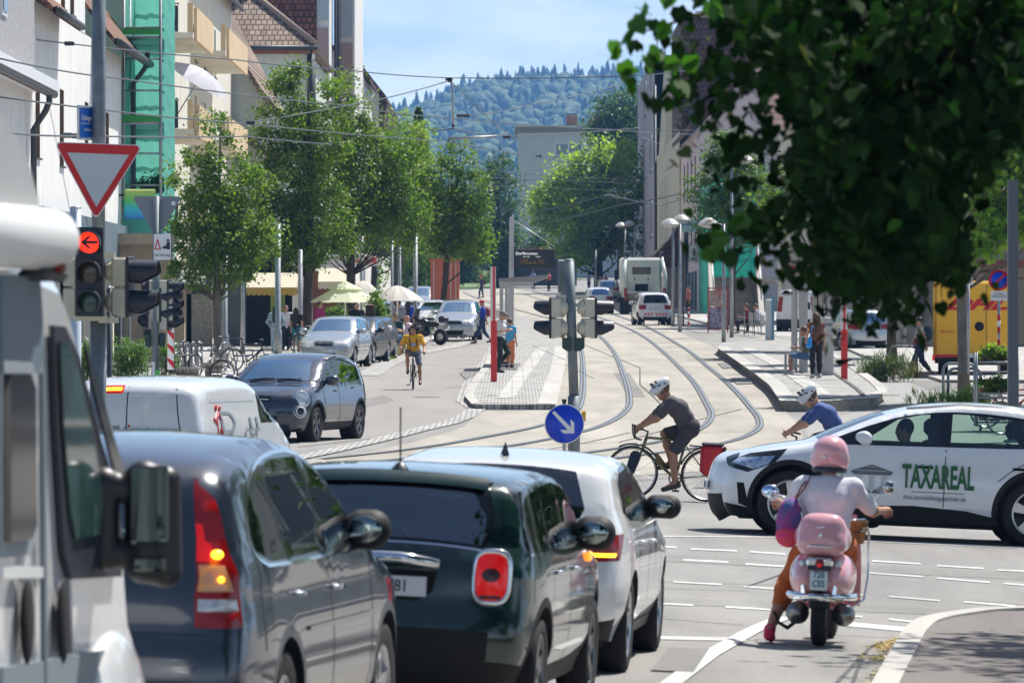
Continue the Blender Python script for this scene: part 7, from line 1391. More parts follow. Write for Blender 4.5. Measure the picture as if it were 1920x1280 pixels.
# == white small delivery van behind them
def van_sp(p,w=.9,h=1.85,L=2.1):return dict(sil=[(L-.08,.22),(L+.02,.4),(L,.62),(L-.14,.85),(L-.55,1.02),(L-.85,1.12),(L-1.35,h-.28),(L-1.7,h-.06),(L-2.3,h),(-L+.5,h-.01),(-L+.14,h-.08),(-L+.05,h-.22),(-L+.01,h-.6),(-L,.8),(-L,.5),(-L+.08,.25)],w=w,belt=1.1,tum=.17,Rw=.31,Ra=.37,rr=.20,xf=L-.85,xr=-L+.65,paint=p,cowl=L-.85,rooft=L-1.5,pf=.14,pr=.05,rb=.13,rt=.13,ns=6,crr=.04,cabin=False)
M_vw=paint('van_white',(.66,.68,.70));c=Car('delivery_van','white small delivery van with cleaning company lettering and lit high brake lamp','van',van_sp(M_vw,.85,1.62));sr=c.s_rear
c.side('side_window',M_glassd,[(1.05,1.12),(.35,1.12),(.35,1.45),(.68,1.42)]);c.strip('brake_lamp',M_lredon,[(sr(1.525),.30),(sr(1.525),.06),(sr(1.45),.06),(sr(1.45),.30)]);c.strip('lamp_glow',M_lyel,[(sr(1.505),.28),(sr(1.505),.08),(sr(1.475),.08),(sr(1.475),.28)]);c.strip('windscreen',M_glassd,[(c.s_x(1.2),-.55),(c.s_x(1.2),.55),(c.s_x(.72),.5),(c.s_x(.72),-.5)])
c.side('tail_lamp',M_lred,[(-1.98,.95),(-2.3,.95),(-2.3,.65),(-1.98,.65)])
c.build();th=R(12);put(c.root,-4.02+math.sin(th)*2.1,59+math.cos(th)*2.1,PI/2-th);c.sline('door_gap',M_und,[(c.s_x(-1.97),.0),(sr(.5),0)],.012)
for t in(.56,-.56):c.sline('door_gap',M_und,[(c.s_x(-1.97),t*.96),(sr(1.5),t),(sr(.5),t)],.012)
q=c.SP(sr(1.18),-.28,.006);text('lettering','Gebäudereinigung',.085,M_rim,c.root,(q.x-.02,q.y,1.09),(PI/2,0,-PI/2),.002);mb=MB();mb.ball((q.x-.012,-.03*1,1.13),(.004,.014,.014));mb.build('red_dot',M_redf,c.root)
mb=MB();[mb.box((q.x-.012,.30-k*.19,1.10),(.006,.07,.06))for k in(0,1)];mb.build('lettering',M_rim,c.root)
def side_text(c,s_,size,m,x,z,sd,tilt=0.,sx=1.,weight=0.,name='lettering',ext=.002):
 w0,w1=c.W([x,x],[z+.05,z-.05]);a=math.atan2(w0-w1,.1);o=text(name,s_,size,m,c.root,(x,sd*(float(c.W([x],[z])[0])+.006),z),(0,0,0),ext,sx=sx,weight=weight)
 ux=Vector((-sd,0,0));ny=Vector((0,sd,0));up=Vector((0,sd*math.sin(a),math.cos(a)));nn=ux.cross(up);M=Matrix((ux,up,nn)).transposed();o.rotation_euler=M.to_euler();o.location+=nn*.004;return o
side_text(c,'h',.0001,M_rim,0,1.2,-1)if False else None
lr=side_text(c,'D .u',.34,M_rim,-.55,1.14,-1,sx=2.8);mb=MB()
for dx in(0,):
 x0=-1.35;sd=-1;p=[c.P3(x0+k,z,sd,.008)for k,z in((-.10,1.0),(-.10,1.16),(0,1.26),(.10,1.16),(.10,1.0))];mb.tube([p[0],p[1],p[2],p[3],p[4]],.010,5);mb.ball(c.P3(x0-.06,1.31,sd,.01),(.04,.01,.035));mb.ball(c.P3(x0+.08,1.30,sd,.01),(.035,.01,.03));mb.tube([c.P3(x0,.98,sd,.008),c.P3(x0,1.1,sd,.008)],.010,5);mb.tube([c.P3(x0-.2,1.2,sd,.008),c.P3(x0-.1,1.14,sd,.008)],.012,5)
mb.build('red_emblem',M_redf,c.root);c.line('body_crease',mat('crease_shadow',(.35,.38,.42),.6),[(-1.6,1.38),(.2,1.37)],.025)  # flat grey strip on the van; a crease's shade put into its colour
# == grey small crossover coming towards us
sp=dict(sil=[(2.02,.22),(2.10,.34),(2.12,.52),(2.09,.72),(2.0,.86),(1.75,.97),(1.3,1.03),(1.08,1.07),(.6,1.36),(.3,1.50),(-.2,1.585),(-.8,1.58),(-1.4,1.50),(-1.75,1.40),(-1.92,1.22),(-2.02,1.02),(-2.08,.8),(-2.11,.6),(-2.1,.42),(-2.02,.26)],w=.90,belt=1.02,tum=.30,Rw=.335,Ra=.39,rr=.225,xf=1.24,xr=-1.33,paint=paint('slate_grey',(.026,.037,.062),metal=.3),cowl=1.08,rooft=.3,pf=.18,pr=.16,rb=.18,rt=.11,ns=5,cf=.13,crr=.09,rimm=mat('rim_mid',(.10,.10,.11),.3,.8),sw=.06,twin=True)
c=Car('crossover','slate grey compact crossover with round headlamps driving towards the camera','car',sp);sf=c.s_front
c.side('window_trim',M_gb,chaikin([(.98,1.04),(-1.35,1.08),(-1.60,1.16),(-1.40,1.38),(-.8,1.50),(-.2,1.52),(.3,1.43)],1,True));c.side('side_window',M_glass,[(.66,1.07),(.0,1.08),(-.02,1.48),(.28,1.40)]);c.side('side_window',M_glassd,[(-.08,1.08),(-1.28,1.11),(-1.46,1.17),(-1.32,1.35),(-.8,1.46),(-.1,1.485)])
for xw in(1.24,-1.33):c.side('cladding',M_plast,poly_ring((xw,.335),.445,40))
c.side('cladding',M_plast,[(.85,.18),(-.95,.18),(-.95,.36),(.85,.36)]);c.strip('windscreen',glass_mat('bright_glass',(.45,.70,.80),.6,.08,2.0,.5,(.55,.80,1.)),[(c.s_x(1.03),-.56),(c.s_x(1.03),.56),(c.s_x(.36),.50),(c.s_x(.36),-.50)]);c.strip('upper_grille',M_gb,[(sf(.80),-.32),(sf(.80),.32),(sf(.72),.30),(sf(.72),-.30)]);c.strip('lower_grille',M_und,[(sf(.50),-.48),(sf(.50),.48),(sf(.30),.42),(sf(.30),-.42)]);c.strip('grille_bar',M_und,[(sf(.62),-.30),(sf(.62),.30),(sf(.56),.30),(sf(.56),-.30)])  # windscreen gloss raised and tinted blue, so reflected sky sits in the colour
c.build();th=R(16);fw=Vector(XG(588,103));hd=Vector((-math.sin(th),-math.cos(th)));lf=Vector((-hd.y,hd.x));ctr=Vector((fw.x,fw.y))-hd*1.24-lf*.80;put(c.root,ctr.x,ctr.y,math.atan2(hd.y,hd.x));gaps(c,[(-.04,-.04),(.80,.92)],.36,1.04);c.handle(.12,.93);c.handle(-.95,.97);c.mirror(.70,1.08,mat('mirror_slate',(.03,.035,.05),.3,coat=1.),(.16,.26,.19),.09)
for sd in(1,-1):
 for z_,r_,y_ in((.80,.15,.63),(.575,.11,.66)):
  p=c.P3(1.885 if z_>.7 else 1.96,z_,sd,-.015);rot=(Matrix.Rotation(sd*R(36),3,'Z')@Matrix.Rotation(R(-18 if z_>.7 else-6),3,'Y'));mb=MB();mb.lathe([(r_*1.0,-.03),(r_*1.12,.03),(r_*.98,.045),(r_*.9,.03)],p,'x',28,rot=rot);lo=mb.build('headlamp',M_chr,c.root)
  mb=MB();mb.lathe([(0,.06),(r_*.5,.055),(r_*.93,.03)],p,'x',28,rot=rot);mb.build('lens',M_lcl if z_>.7 else M_gb,lo)
  if z_<.7:mb=MB();mb.tube([p+rot@Vector((.06,r_*.7*math.cos(a),r_*.7*math.sin(a)))for a in np.linspace(0,2*PI,20)[:-1]],.012,5,closed=True);mb.build('light_ring',M_whitep,lo)
mb=MB();p=c.SP(sf(.77),0,.02);mb.ball(p,(.012,.055,.055));mb.build('badge',M_chr,c.root);mb=MB();mb.tube([c.SP(sf(.745),t,.012)for t in(-.28,0,.28)],.01,5);mb.build('chrome_bar',M_chr,c.root);q=c.SP(sf(.46),0);c.plate(q.x+.03,.46,'FR·L 275',1)
mb=MB();mb.tube([c.SP(c.s_x(1.07),-.45,.02),c.SP(c.s_x(1.02),.0,.025)],.012,5);mb.tube([c.SP(c.s_x(1.07),.05,.02),c.SP(c.s_x(1.02),.45,.025)],.012,5);mb.build('wipers',M_blk,c.root);c.line('roof_rail',M_blk,[(.2,1.50),(-.5,1.555),(-1.2,1.50)],.02,off=.03)
# == white electric crossover with lettering
sp=dict(sil=[(2.04,.19),(2.12,.30),(2.15,.5),(2.13,.66),(2.08,.78),(1.98,.87),(1.70,.97),(1.35,1.03),(1.14,1.065),(.70,1.26),(.30,1.43),(-.15,1.535),(-.8,1.575),(-1.4,1.52),(-1.85,1.38),(-2.12,1.15),(-2.2,.98),(-2.24,.75),(-2.27,.6),(-2.25,.4),(-2.15,.22)],w=.92,belt=1.02,tum=.32,Rw=.372,Ra=.435,rr=.265,xf=1.385,xr=-1.385,paint=paint('glacier_white',(.66,.69,.73)),cowl=1.14,rooft=.3,pf=.20,pr=.12,rb=.17,rt=.11,ns=5,cf=.16,crr=.08,rimm=M_rims,sw=.05,twin=True,tw=.24,seat=.1)
c=Car('crossover','white electric crossover with green TAXAREAL lettering crossing the junction','car',sp);sf=c.s_front
c.side('window_trim',M_gb,chaikin([(1.10,1.055),(.6,1.065),(-1.6,1.10),(-1.95,1.15),(-1.7,1.34),(-1.3,1.44),(-.6,1.49),(-.1,1.46),(.35,1.36)],1,True));M_gg=M_glassg
c.side('side_window',M_gg,[(.62,1.09),(-.26,1.10),(-.28,1.45),(-.05,1.43),(.20,1.37)]);c.side('side_window',M_gg,[(-.40,1.105),(-1.32,1.12),(-1.22,1.41),(-.6,1.455),(-.42,1.455)]);c.side('side_window',M_glassd,[(-1.42,1.12),(-1.8,1.16),(-1.6,1.32),(-1.34,1.40)])
for xw in(1.385,-1.385):c.side('cladding',M_plast,poly_ring((xw,.372),.495,44))
c.side('cladding',M_plast,[(.95,.12),(-.95,.12),(-.95,.30),(-.6,.37),(0,.405),(.55,.385),(.95,.30)]);c.side('cladding',M_plast,[(1.8,.12),(2.4,.12),(2.4,.30),(2.1,.34),(1.85,.30)])
c.side('headlamp',M_gb,[(1.88,.70),(2.30,.80),(2.30,.93),(1.95,.90),(1.44,.985),(1.58,.82)]);c.side('headlamp_lens',mat('lens_blue',(.12,.25,.5),.08,coat=1.,c2=(.5,.55,.62),vscale=18),[(1.82,.74),(2.06,.80),(1.98,.86),(1.58,.90),(1.66,.80)])
c.side('air_intake',M_und,[(1.92,.58),(2.0,.58),(1.97,.34),(1.85,.30)]);c.strip('windscreen',M_glassg,[(c.s_x(1.09),-.57),(c.s_x(1.09),.57),(c.s_x(.34),.52),(c.s_x(.34),-.52)]);c.strip('lower_grille',M_plast,[(sf(.44),-.6),(sf(.44),.6),(0,.62),(0,-.62)]);c.strip('headlamp',M_gb,[(sf(.86),.62),(sf(.88),.42),(sf(.80),.42),(sf(.75),.62)],True)
c.build();xc=(3.04+5.80)/2;put(c.root,xc+.10,64.9,PI);c.line('panel_gap',M_und,[(-.34,.40),(-.35,1.05)],.010);c.line('panel_gap',M_und,[(.86,.90),(.80,.62),(.74,.50)],.008);c.line('panel_gap',M_und,[(-1.45,1.05),(-1.10,.84),(-.95,.72)],.009)
for x_ in(-.10,-1.20):c.line('door_handle',M_gb,[(x_-.11,.845+(x_<-1)*.02),(x_+.09,.845+(x_<-1)*.02)],.028,off=.012)
c.mirror(.62,1.10,sp['paint'],(.17,.27,.16),.09);c.line('roof_rail',M_blk,[(.1,1.46),(-.5,1.53),(-1.1,1.52),(-1.7,1.40)],.022,off=.045);c.line('sill',M_und,[(.9,.18),(-.92,.18)],.03)
q=c.SP(c.s_x(-1.62),0);mb=MB();mb.add([q+Vector(v)for v in((.14,0,0),(-.08,.03,0),(-.08,-.03,0),(-.09,0,.10))],[(0,1,3),(0,3,2),(1,2,3)]);mb.build('aerial_fin',M_blk,c.root)
M_gr=mat('letter_green',(.01,.10,.03),.5);side_text(c,'TAXAREAL',.365,M_gr,-.27,.725,1,sx=.455,weight=.010);side_text(c,'ihre-immobiliengutachter.de',.082,M_rim,-.24,.50,1,sx=.76);mb=MB();mb.add([c.P3(x_,z_,1,.006)for x_,z_ in((.03,.560),(-.57,.560),(-.57,.567),(.03,.567))],[(0,1,2,3)]);mb.build('rule',M_blk,c.root)
M_lg=mat('logo_grey',(.10,.115,.13),.5);mb=MB()
def fl(pts,off=.006):mb.add([c.P3(x_,z_,1,off)for x_,z_ in pts],[tuple(range(len(pts)))])
X0=.48;hwd=.235;fl([(X0-hwd,.76),(X0+hwd,.76),(X0+hwd,.775),(X0-hwd,.775)]);fl([(X0-hwd,.775),(X0,.85),(X0,.835),(X0-hwd+.06,.78)]);fl([(X0+hwd,.775),(X0,.85),(X0,.835),(X0+hwd-.06,.78)]);fl([(X0-hwd+.05,.785),(X0,.825),(X0+hwd-.05,.785)]);fl([(X0-hwd+.03,.735),(X0+hwd-.03,.735),(X0+hwd,.757),(X0-hwd,.757)])
mb.build('temple_emblem',M_lg,c.root);mb=MB()
for dx in(-.14,0,.14):
 fl([(X0+dx-.035,.712),(X0+dx+.035,.712),(X0+dx+.035,.72),(X0+dx-.035,.72)])
 for k in(-.028,0,.02):fl([(X0+dx+k,.56),(X0+dx+k+.012,.56),(X0+dx+k+.012,.705),(X0+dx+k,.705)])
mb.build('columns',mat('logo_pale',(.42,.45,.48),.5),c.root);mb=MB()
for sg in(-1,1):
 for k in range(5):z_=.50+k*.022;fl([(X0+sg*.01,.525+k*.004),(X0+sg*(.22-k*.02),z_+.035),(X0+sg*(.22-k*.02),z_+.045),(X0+sg*.01,.532+k*.004)])
mb.build('open_book',M_lg,c.root);q=c.SP(sf(.55),0);c.plate(q.x+.02,.52,'FR·T 812E',1)
ps=c
# == other cars
def hatch(name,label,p,scale=(1,1,1),glass=M_glass,rear='red',group=None,cab=True,kind='hatch',extra=None):
 g_=golf_sp(p);h_=scale[2];g_['sil']=[(x*scale[0],.2+(z-.2)*h_)for x,z in g_['sil']];g_['w']*=scale[1];g_['belt']=.2+.75*h_;g_['xf']*=scale[0];g_['xr']*=scale[0];g_['cowl']*=scale[0];g_['rooft']*=scale[0]
 if kind=='estate':
  s_=[(x,z)for x,z in g_['sil']if x>-1.0*scale[0]];g_['sil']=s_+[(-1.5*scale[0],.2+1.25*h_),(-2.05*scale[0],.2+1.19*h_),(-2.13*scale[0],.2+1.1*h_),(-2.24*scale[0],.2+.75*h_),(-2.28*scale[0],.2+.5*h_),(-2.3*scale[0],.5),(-2.28*scale[0],.4),(-2.2*scale[0],.22)]
 if extra:g_.update(extra)
 c=Car(name,label,'car',g_,group);sr,sf=c.s_rear,c.s_front;S_=scale[0];Z=lambda z:.2+(z-.2)*h_
 if kind=='estate':Wn=[(.80,.985),(-1.7,.985),(-1.95,1.06),(-1.80,1.28),(-1.3,1.36),(-.4,1.395),(.05,1.36),(.42,1.20)]
 else:Wn=GW
 c.side('window_trim',M_gb,[(x*S_,Z(z))for x,z in Wn]);q=lambda l:[(x*S_,Z(z))for x,z in l]
 c.side('side_window',glass,q([(.66,.995),(-.20,.985),(-.22,1.365),(.03,1.335),(.40,1.17)]));c.side('side_window',glass,q([(-.28,.985),(-1.02,.995),(-1.08,1.32),(-.3,1.37)]))
 if kind=='estate':c.side('side_window',glass,q([(-1.12,.995),(-1.68,1.005),(-1.85,1.08),(-1.74,1.25),(-1.16,1.33)]))
 c.strip('windscreen',glass,[(c.s_x(.90*S_),-.56),(c.s_x(.90*S_),.56),(c.s_x(.14*S_),.52),(c.s_x(.14*S_),-.52)]);zt_=Z(1.31)if kind!='estate' else Z(1.27);c.strip('rear_window',glass,[(sr(zt_),-.50),(sr(zt_),.50),(sr(Z(1.0)),.56),(sr(Z(1.0)),-.56)])
 c.strip('tail_lamp',M_lred,[(sr(Z(.95)),.62),(sr(Z(.93)),.36),(sr(Z(.78)),.36),(sr(Z(.74)),.62)],True);xe=c.xR;c.side('tail_lamp',M_lred,[(xe+.30,Z(.95)),(xe-.2,Z(.95)),(xe-.2,Z(.74)),(xe+.2,Z(.78))])
 c.side('headlamp',M_lcl,[(c.xF-.42,Z(.80)),(c.xF+.2,Z(.74)),(c.xF+.2,Z(.58)),(c.xF-.25,Z(.62))]);c.strip('headlamp',M_lcl,[(sf(Z(.76)),.62),(sf(Z(.74)),.40),(sf(Z(.60)),.36),(sf(Z(.58)),.62)],True);c.strip('grille',M_gb,[(sf(Z(.70)),-.33),(sf(Z(.70)),.33),(sf(Z(.60)),.30),(sf(Z(.60)),-.30)]);c.strip('lower_grille',M_und,[(sf(.46),-.45),(sf(.46),.45),(sf(.3),.4),(sf(.3),-.4)])
 c.strip('lower_bumper',M_plast,[(sr(.38),-.6),(sr(.38),.6),(c.arc[-1],.62),(c.arc[-1],-.62)]);c.build();gaps(c,[(-.24*S_,-.24*S_),(.78*S_,.82*S_)],.3,Z(.95));c.handle(-.05*S_,Z(.84));c.handle(-.90*S_,Z(.86));return c
def facing(c,px,Y,th):hd=Vector((-math.sin(th),-math.cos(th)));q=XG(px,Y);Lh=c.xF;put(c.root,q.x-hd.x*Lh,q.y-hd.y*Lh,math.atan2(hd.y,hd.x))
def away(c,px,Y,th):hd=Vector((math.sin(th),math.cos(th)));q=XG(px,Y);Lh=-c.xR;put(c.root,q.x+hd.x*Lh,q.y+hd.y*Lh,math.atan2(hd.y,hd.x))
M_sil=paint('silver_paint',(.40,.43,.46),metal=.5);M_blkp=mat('black_paint',(.006,.0065,.008),.3,coat=.4,spec=.3);M_whp=paint('plain_white_paint',(.68,.69,.70))
M_wsb=glass_mat('bright_glass',(.45,.70,.80),.6,.08,2.0,.5)
c=hatch('parked_car','silver compact car parked nose to the camera behind the tall dark tree trunk',M_sil,(.94,.95,1.10),M_wsb);facing(c,607,171,R(9));c.mirror(.56,1.06,M_sil);q=c.SP(c.s_front(.62),0);mb=MB();[mb.tube([c.SP(c.s_front(.70+k*.04),t,.01)for t in(-.28,0,.28)],.008,5)for k in range(3)];mb.build('grille_bars',M_chr,c.root)
c=hatch('parked_car','black car parked directly behind the silver compact one',M_blkp,(1.0,.97,1.02),M_wsb);facing(c,643,178.5,R(9));c.mirror(.56,1.0,M_blkp)
c=hatch('parked_car','second black car in the parked row, with a pale mirror cap',M_blkp,(1.0,.97,1.0),M_wsb);facing(c,660,184,R(9));c.mirror(.56,1.0,M_whp)
c=hatch('parked_car','silver off-roader facing the camera behind the weeds and leaning tree',M_sil,(1.0,.97,1.18),M_wsb,extra=dict(Rw=.35,Ra=.40,rr=.21));facing(c,852,226,R(4));c.mirror(.56,1.1,M_sil)
c=hatch('parked_car','small pale silver car tucked behind the parked motorcycle',M_whp,(.92,.93,1.05),M_wsb);facing(c,803,240,R(8));c=hatch('parked_car','pale blue car parked far down the left side between thin posts',paint('pale_blue',(.30,.38,.45),metal=.4),(1,.95,1.05),M_wsb);facing(c,732,300,R(10))
c=hatch('parked_car','silver people carrier far down the left side beside the red cabin',M_sil,(1.05,1,1.2),M_wsb);facing(c,775,300,R(8))
c=hatch('small_car','white small car driving away just left of the skip lorry',M_whp,(.86,.92,1.06),M_wsb);away(c,1126,322,R(-4));c.plate(c.xR-.05,.62,'FR 614')
c=hatch('small_car','dark windowed pale car ahead of the white one near the lorry',M_sil,(1,.95,1.1),M_wsb);away(c,1142,400,R(0))
c=hatch('estate_car','silver estate car parked under the leaves with its red tail lamps to the street',M_sil,(1.02,1.0,1.03),M_wsb,kind='estate');away(c,1634,205,R(-16));c.plate(c.xR-.07,.74,'FR·EX 1152');c.line('roof_rail',M_chr,[(.1,1.42),(-1.6,1.42)],.02,off=.03)
c=hatch('parked_car','pale silver car hidden beyond the white delivery van, only its roof showing',M_sil,(1,1,1.0),M_wsb);away(c,255,74,R(8))
sp=dict(sil=[(1.30,.25),(1.36,.5),(1.30,.8),(1.1,.95),(.9,1.02),(.45,1.42),(.1,1.54),(-.6,1.55),(-1.0,1.48),(-1.12,1.38),(-1.25,1.0),(-1.30,.8),(-1.34,.5),(-1.28,.28)],w=.83,belt=.98,tum=.28,Rw=.30,Ra=.355,rr=.19,xf=.93,xr=-.93,paint=M_whp,cowl=.9,rooft=.3,rb=.14,rt=.1,pr=.06,ns=5,cabin=True,cab=(-1.0,.7),seat=.2,merge=())
c=Car('micro_car','tiny white two-seater with red and white chevrons across its bumper','car',sp);sr=c.s_rear;c.side('side_window',M_glassd,[(.7,1.0),(-.5,1.0),(-.45,1.42),(.1,1.46),(.4,1.36)]);c.side('tail_lamp',M_lred,[(-1.08,.98),(-1.5,.98),(-1.5,.76),(-1.12,.76)]);c.strip('rear_window',M_gb,[(sr(1.44),-.56),(sr(1.44),.56),(sr(1.05),.60),(sr(1.05),-.60)]);c.strip('tail_lamp',M_lred,[(sr(.98),.62),(sr(.98),.44),(sr(.76),.44),(sr(.76),.62)],True)
c.strip('chevron_band',M_whitep,[(sr(.60),-.52),(sr(.60),.52),(sr(.47),.50),(sr(.47),-.50)]);c.strip('lower_bumper',M_plast,[(sr(.42),-.60),(sr(.42),.60),(c.arc[-1],.6),(c.arc[-1],-.6)]);c.strip('windscreen',M_glass,[(c.s_x(.86),-.55),(c.s_x(.86),.55),(c.s_x(.44),.5),(c.s_x(.44),-.5)]);c.build();away(c,1229,270,R(-7))
mb=MB()
for k in range(-3,4):
 t0=k*.15;sg=1 if k>0 else-1;V=[c.SP(sr(.595),t0-.04-sg*.0,.012),c.SP(sr(.595),t0+.04,.012),c.SP(sr(.475),t0+.04+sg*.08,.012),c.SP(sr(.475),t0-.04+sg*.08,.012)];mb.add(V,[(0,1,2,3)])
mb.build('red_chevrons',M_redf,c.root);c.plate(c.xR-.04,.78,'FR·B 8150');c.mirror(.55,1.02,M_whp)
c=Car('delivery_van','white panel van with black rear bumper parked behind the right tram shelter','van',van_sp(M_vw,.95,1.92,2.4));sr=c.s_rear;c.side('tail_lamp',M_lred,[(-2.2,1.60),(-2.7,1.60),(-2.7,.95),(-2.24,.95)]);c.strip('tail_lamp',M_lred,[(sr(1.6),.62),(sr(1.6),.57),(sr(.95),.54),(sr(.95),.62)],True);c.strip('lower_bumper',M_plast,[(sr(.62),-.62),(sr(.62),.62),(c.arc[-1],.62),(c.arc[-1],-.62)]);c.side('lower_bumper',M_plast,[(-2.0,.2),(-2.6,.2),(-2.6,.62),(-2.1,.62)]);c.build();away(c,1494,246,R(8));c.sline('door_gap',M_und,[(sr(1.8),0),(sr(.6),0)],.015);mb=MB();q=c.SP(sr(1.2),-.3,.01);mb.box(q,(.01,.5,.3));mb.build('rear_pane',M_gb,c.root)
M_yv=mat('parcel_yellow',(.78,.42,.01),.45,coat=.3);v=E('parcel_van','big yellow parcel delivery van with red lettering, seen from behind','van',(0,0,0));mb=MB();mb.box((1.6,0,1.62),(3.4,2.2,2.1),bev=.06);mb.build('cargo_box',M_yv,v)
mb=MB();mb.box((4.1,0,1.25),(1.7,2.0,1.5),bev=.25);mb.build('cab',M_yv,v);mb=MB();mb.box((1.6,0,.5),(3.3,1.9,.25));mb.box((-.12,0,.48),(.12,2.1,.16));mb.build('chassis',M_plast,v);mb=MB();[mb.box((-.11,s*.95,.55),(.05,.34,.16),bev=.01)for s in(1,-1)];mb.build('tail_lamps',M_lredon,v);mb=MB();mb.box((-.13,.55,.56),(.03,1.0,.16));mb.build('red_bumper_flap',M_redf,v)
mb=MB()
for y_ in(-.37,.37,1.02,-1.02):mb.box((-.103,y_,1.6),(.006,.018,1.95))
mb.build('door_gap',M_und,v);mb=MB();mb.lathe([(0,.0),(.13,.0),(.13,.03),(0,.03)],(-.12,-.18,1.42),'x',20);mb.build('lock_plate',M_plast,v)
text('lettering','DHL',.42,M_redf,v,(-.108,-.05,2.02),(PI/2,0,-PI/2),.002,sx=2.0,weight=.02,shear=.45);mb=MB();[mb.box((-.105,y_,1.90),(.006,.45,.022))for y_ in(.88,-.95)];[mb.box((-.105,y_,1.95),(.006,.35,.022))for y_ in(.84,-.92)];mb.build('red_dashes',M_redf,v);text('lettering','dhl.com',.12,M_redf,v,(-.108,.72,1.28),(PI/2,0,-PI/2),.002)
for s in(1,-1):wheel(v,.9,s*.85,.36,.24,s,.2,5,M_rims);wheel(v,4.3,s*.85,.36,.24,s,.2,5,M_rims)
mb=MB();mb.box((-.2,-.15,.62),(.02,.52,.11));mb.build('number_plate',M_whitep,v);text('plate_text','BN·PL 21',.09,M_blk,v,(-.212,-.15,.62),(PI/2,0,-PI/2),.001)
q=XG(1824,157);put(v,q.x+.0,q.y,PI/2-R(5))
t=E('skip_lorry','white skip loader lorry with raised lifting arms seen from behind','lorry',(0,0,0));M_lw=mat('lorry_white',(.62,.62,.59),.5,var=.08,vscale=2);M_dirt=mat('dirty_frame',(.36,.33,.27),.8,c2=(.12,.09,.07),vscale=5)
mb=MB();mb.box((4.2,0,2.15),(2.2,2.3,2.1),bev=.14);mb.build('cab',M_lw,t);mb=MB();mb.box((3.09,0,2.45),(.03,1.05,.42),bev=.01);mb.build('rear_window',M_gb,t);mb=MB();mb.box((3.08,0,1.5),(.04,.75,.4),bev=.01);[mb.box((3.08,s*.38,2.0),(.03,.05,.16))for s in(-1,1)];mb.build('vent_opening',M_und,t)
mb=MB();mb.box((1.6,0,1.02),(5.6,.9,.3));mb.box((1.6,0,1.18),(3.6,2.3,.12));mb.box((-.3,0,.95),(.3,2.3,.35));mb.build('chassis_bed',M_dirt,t)
for s in(1,-1):
 mb=MB();mb.tube([(-.1,s*1.12,1.0),(.3,s*1.15,2.3),(.9,s*1.02,3.25)],[.16,.13,.09],8);a_=mb.build('lifting_arm',M_lw,t);mb=MB();mb.box((.95,s*1.0,3.35),(.25,.22,.4),bev=.03);mb.build('arm_hook',M_zinc,t);mb=MB();mb.tube([(.9,s*.98,3.3),(.5,s*.95,1.4)],.03,5);mb.build('chain',M_zinc,t);mb=MB();mb.tube([(1.6,s*1.0,1.2),(.45,s*1.05,2.4)],.07,8);mb.build('hydraulic_ram',M_chr,t)
 for x_ in(.6,4.3):wheel(t,x_,s*1.0,.48,.30,s,.28,8,M_rimd)
 mb=MB();mb.box((-.5,s*1.05,.85),(.06,.3,.14));mb.box((-.48,s*1.1,1.25),(.05,.18,.5));mb.build('tail_lamp',M_lred,t);mb=MB();mb.box((-.3,s*1.08,.7),(.9,.26,.08));mb.box((-.7,s*1.0,.45),(.05,.45,.6));mb.build('mudguard',M_plast,t)
mb=MB();mb.box((-.5,0,.75),(.1,1.6,.12));mb.build('crash_bar',M_zinc,t);mb=MB();mb.box((-.57,.3,1.05),(.02,.52,.11));mb.build('number_plate',M_whitep,t);mb=MB();mb.box((1.0,0,.65),(.3,1.8,.3));mb.build('axle',M_und,t)
for s in(1,-1):mb=MB();mb.box((4.6,s*1.35,2.2),(.1,.22,.6),bev=.03);mb.build('wing_mirror',M_plast,t);q=XG(1209,318);put(t,q.x,q.y+.5,PI/2+R(2))
# == camper van on the left edge
th=R(8);Yn=22.6;Xn=(252-CX)*Yn/FP
def FL(px,py,off=0.):
 k=(px-CX)/FP;s_=(Xn-k*Yn)/(math.sin(th)-k*math.cos(th));return s_,CH+(HY-py)*(Yn-s_*math.cos(th))/FP
cv=E('camper_van','white camper van at the left edge with a black door mirror and a rolled awning','camper van',(Xn,Yn,G(Xn,Yn)),PI/2-th);gz0=G(Xn,Yn)
def fp(px,py):s_,z=FL(px,py);return(-s_,z-gz0)
M_cw=paint('camper_white',(.76,.77,.77));M_cs=mat('camper_grey_stripe',(.14,.19,.23),.4)
cabp=[fp(-60,505),fp(70,505),fp(112,520),fp(135,580),fp(160,680),fp(190,800),fp(222,905),fp(232,1000),fp(238,1090),fp(244,1180),fp(262,1240),fp(274,1330),(0.02,.35),(-5.2,.35),(-5.2,2.3)]
def body_prism(mb,poly,y0,y1,bev):
 n=len(poly);cx_=sum(p[0]for p in poly)/n;cz=sum(p[1]for p in poly)/n
 rings=[(y0,0),(y0+bev*.3,.7),(y0+bev,1),(y1-bev,1),(y1,0)];V=[]
 for y,g_ in rings:
  for p in poly:d=Vector((cx_-p[0],cz-p[1])).normalized()*bev*(1-g_)*.8;V.append((p[0]+d.x,y,p[1]+d.y))
 F=[(r_*n+k,r_*n+(k+1)%n,(r_+1)*n+(k+1)%n,(r_+1)*n+k)for r_ in range(len(rings)-1)for k in range(n)];mb.add(V,F,True);t_=tessellate_polygon([[Vector((p[0],p[1],0))for p in poly]]);mb.add(V[:n],[tuple(a)for a in t_]);mb.add(V[-n:],[tuple(a)for a in t_])
mb=MB();body_prism(mb,cabp,0,2.05,.08);mb.build('cab_body',M_cw,cv)
mb=MB();body_prism(mb,[fp(-80,100),fp(0,222),fp(40,300),fp(60,380),fp(64,500),fp(-80,500),(-6.2,2.05),(-6.2,3.2),(-3,3.25)],-.04,2.12,.08);mb.build('living_body',M_cw,cv)
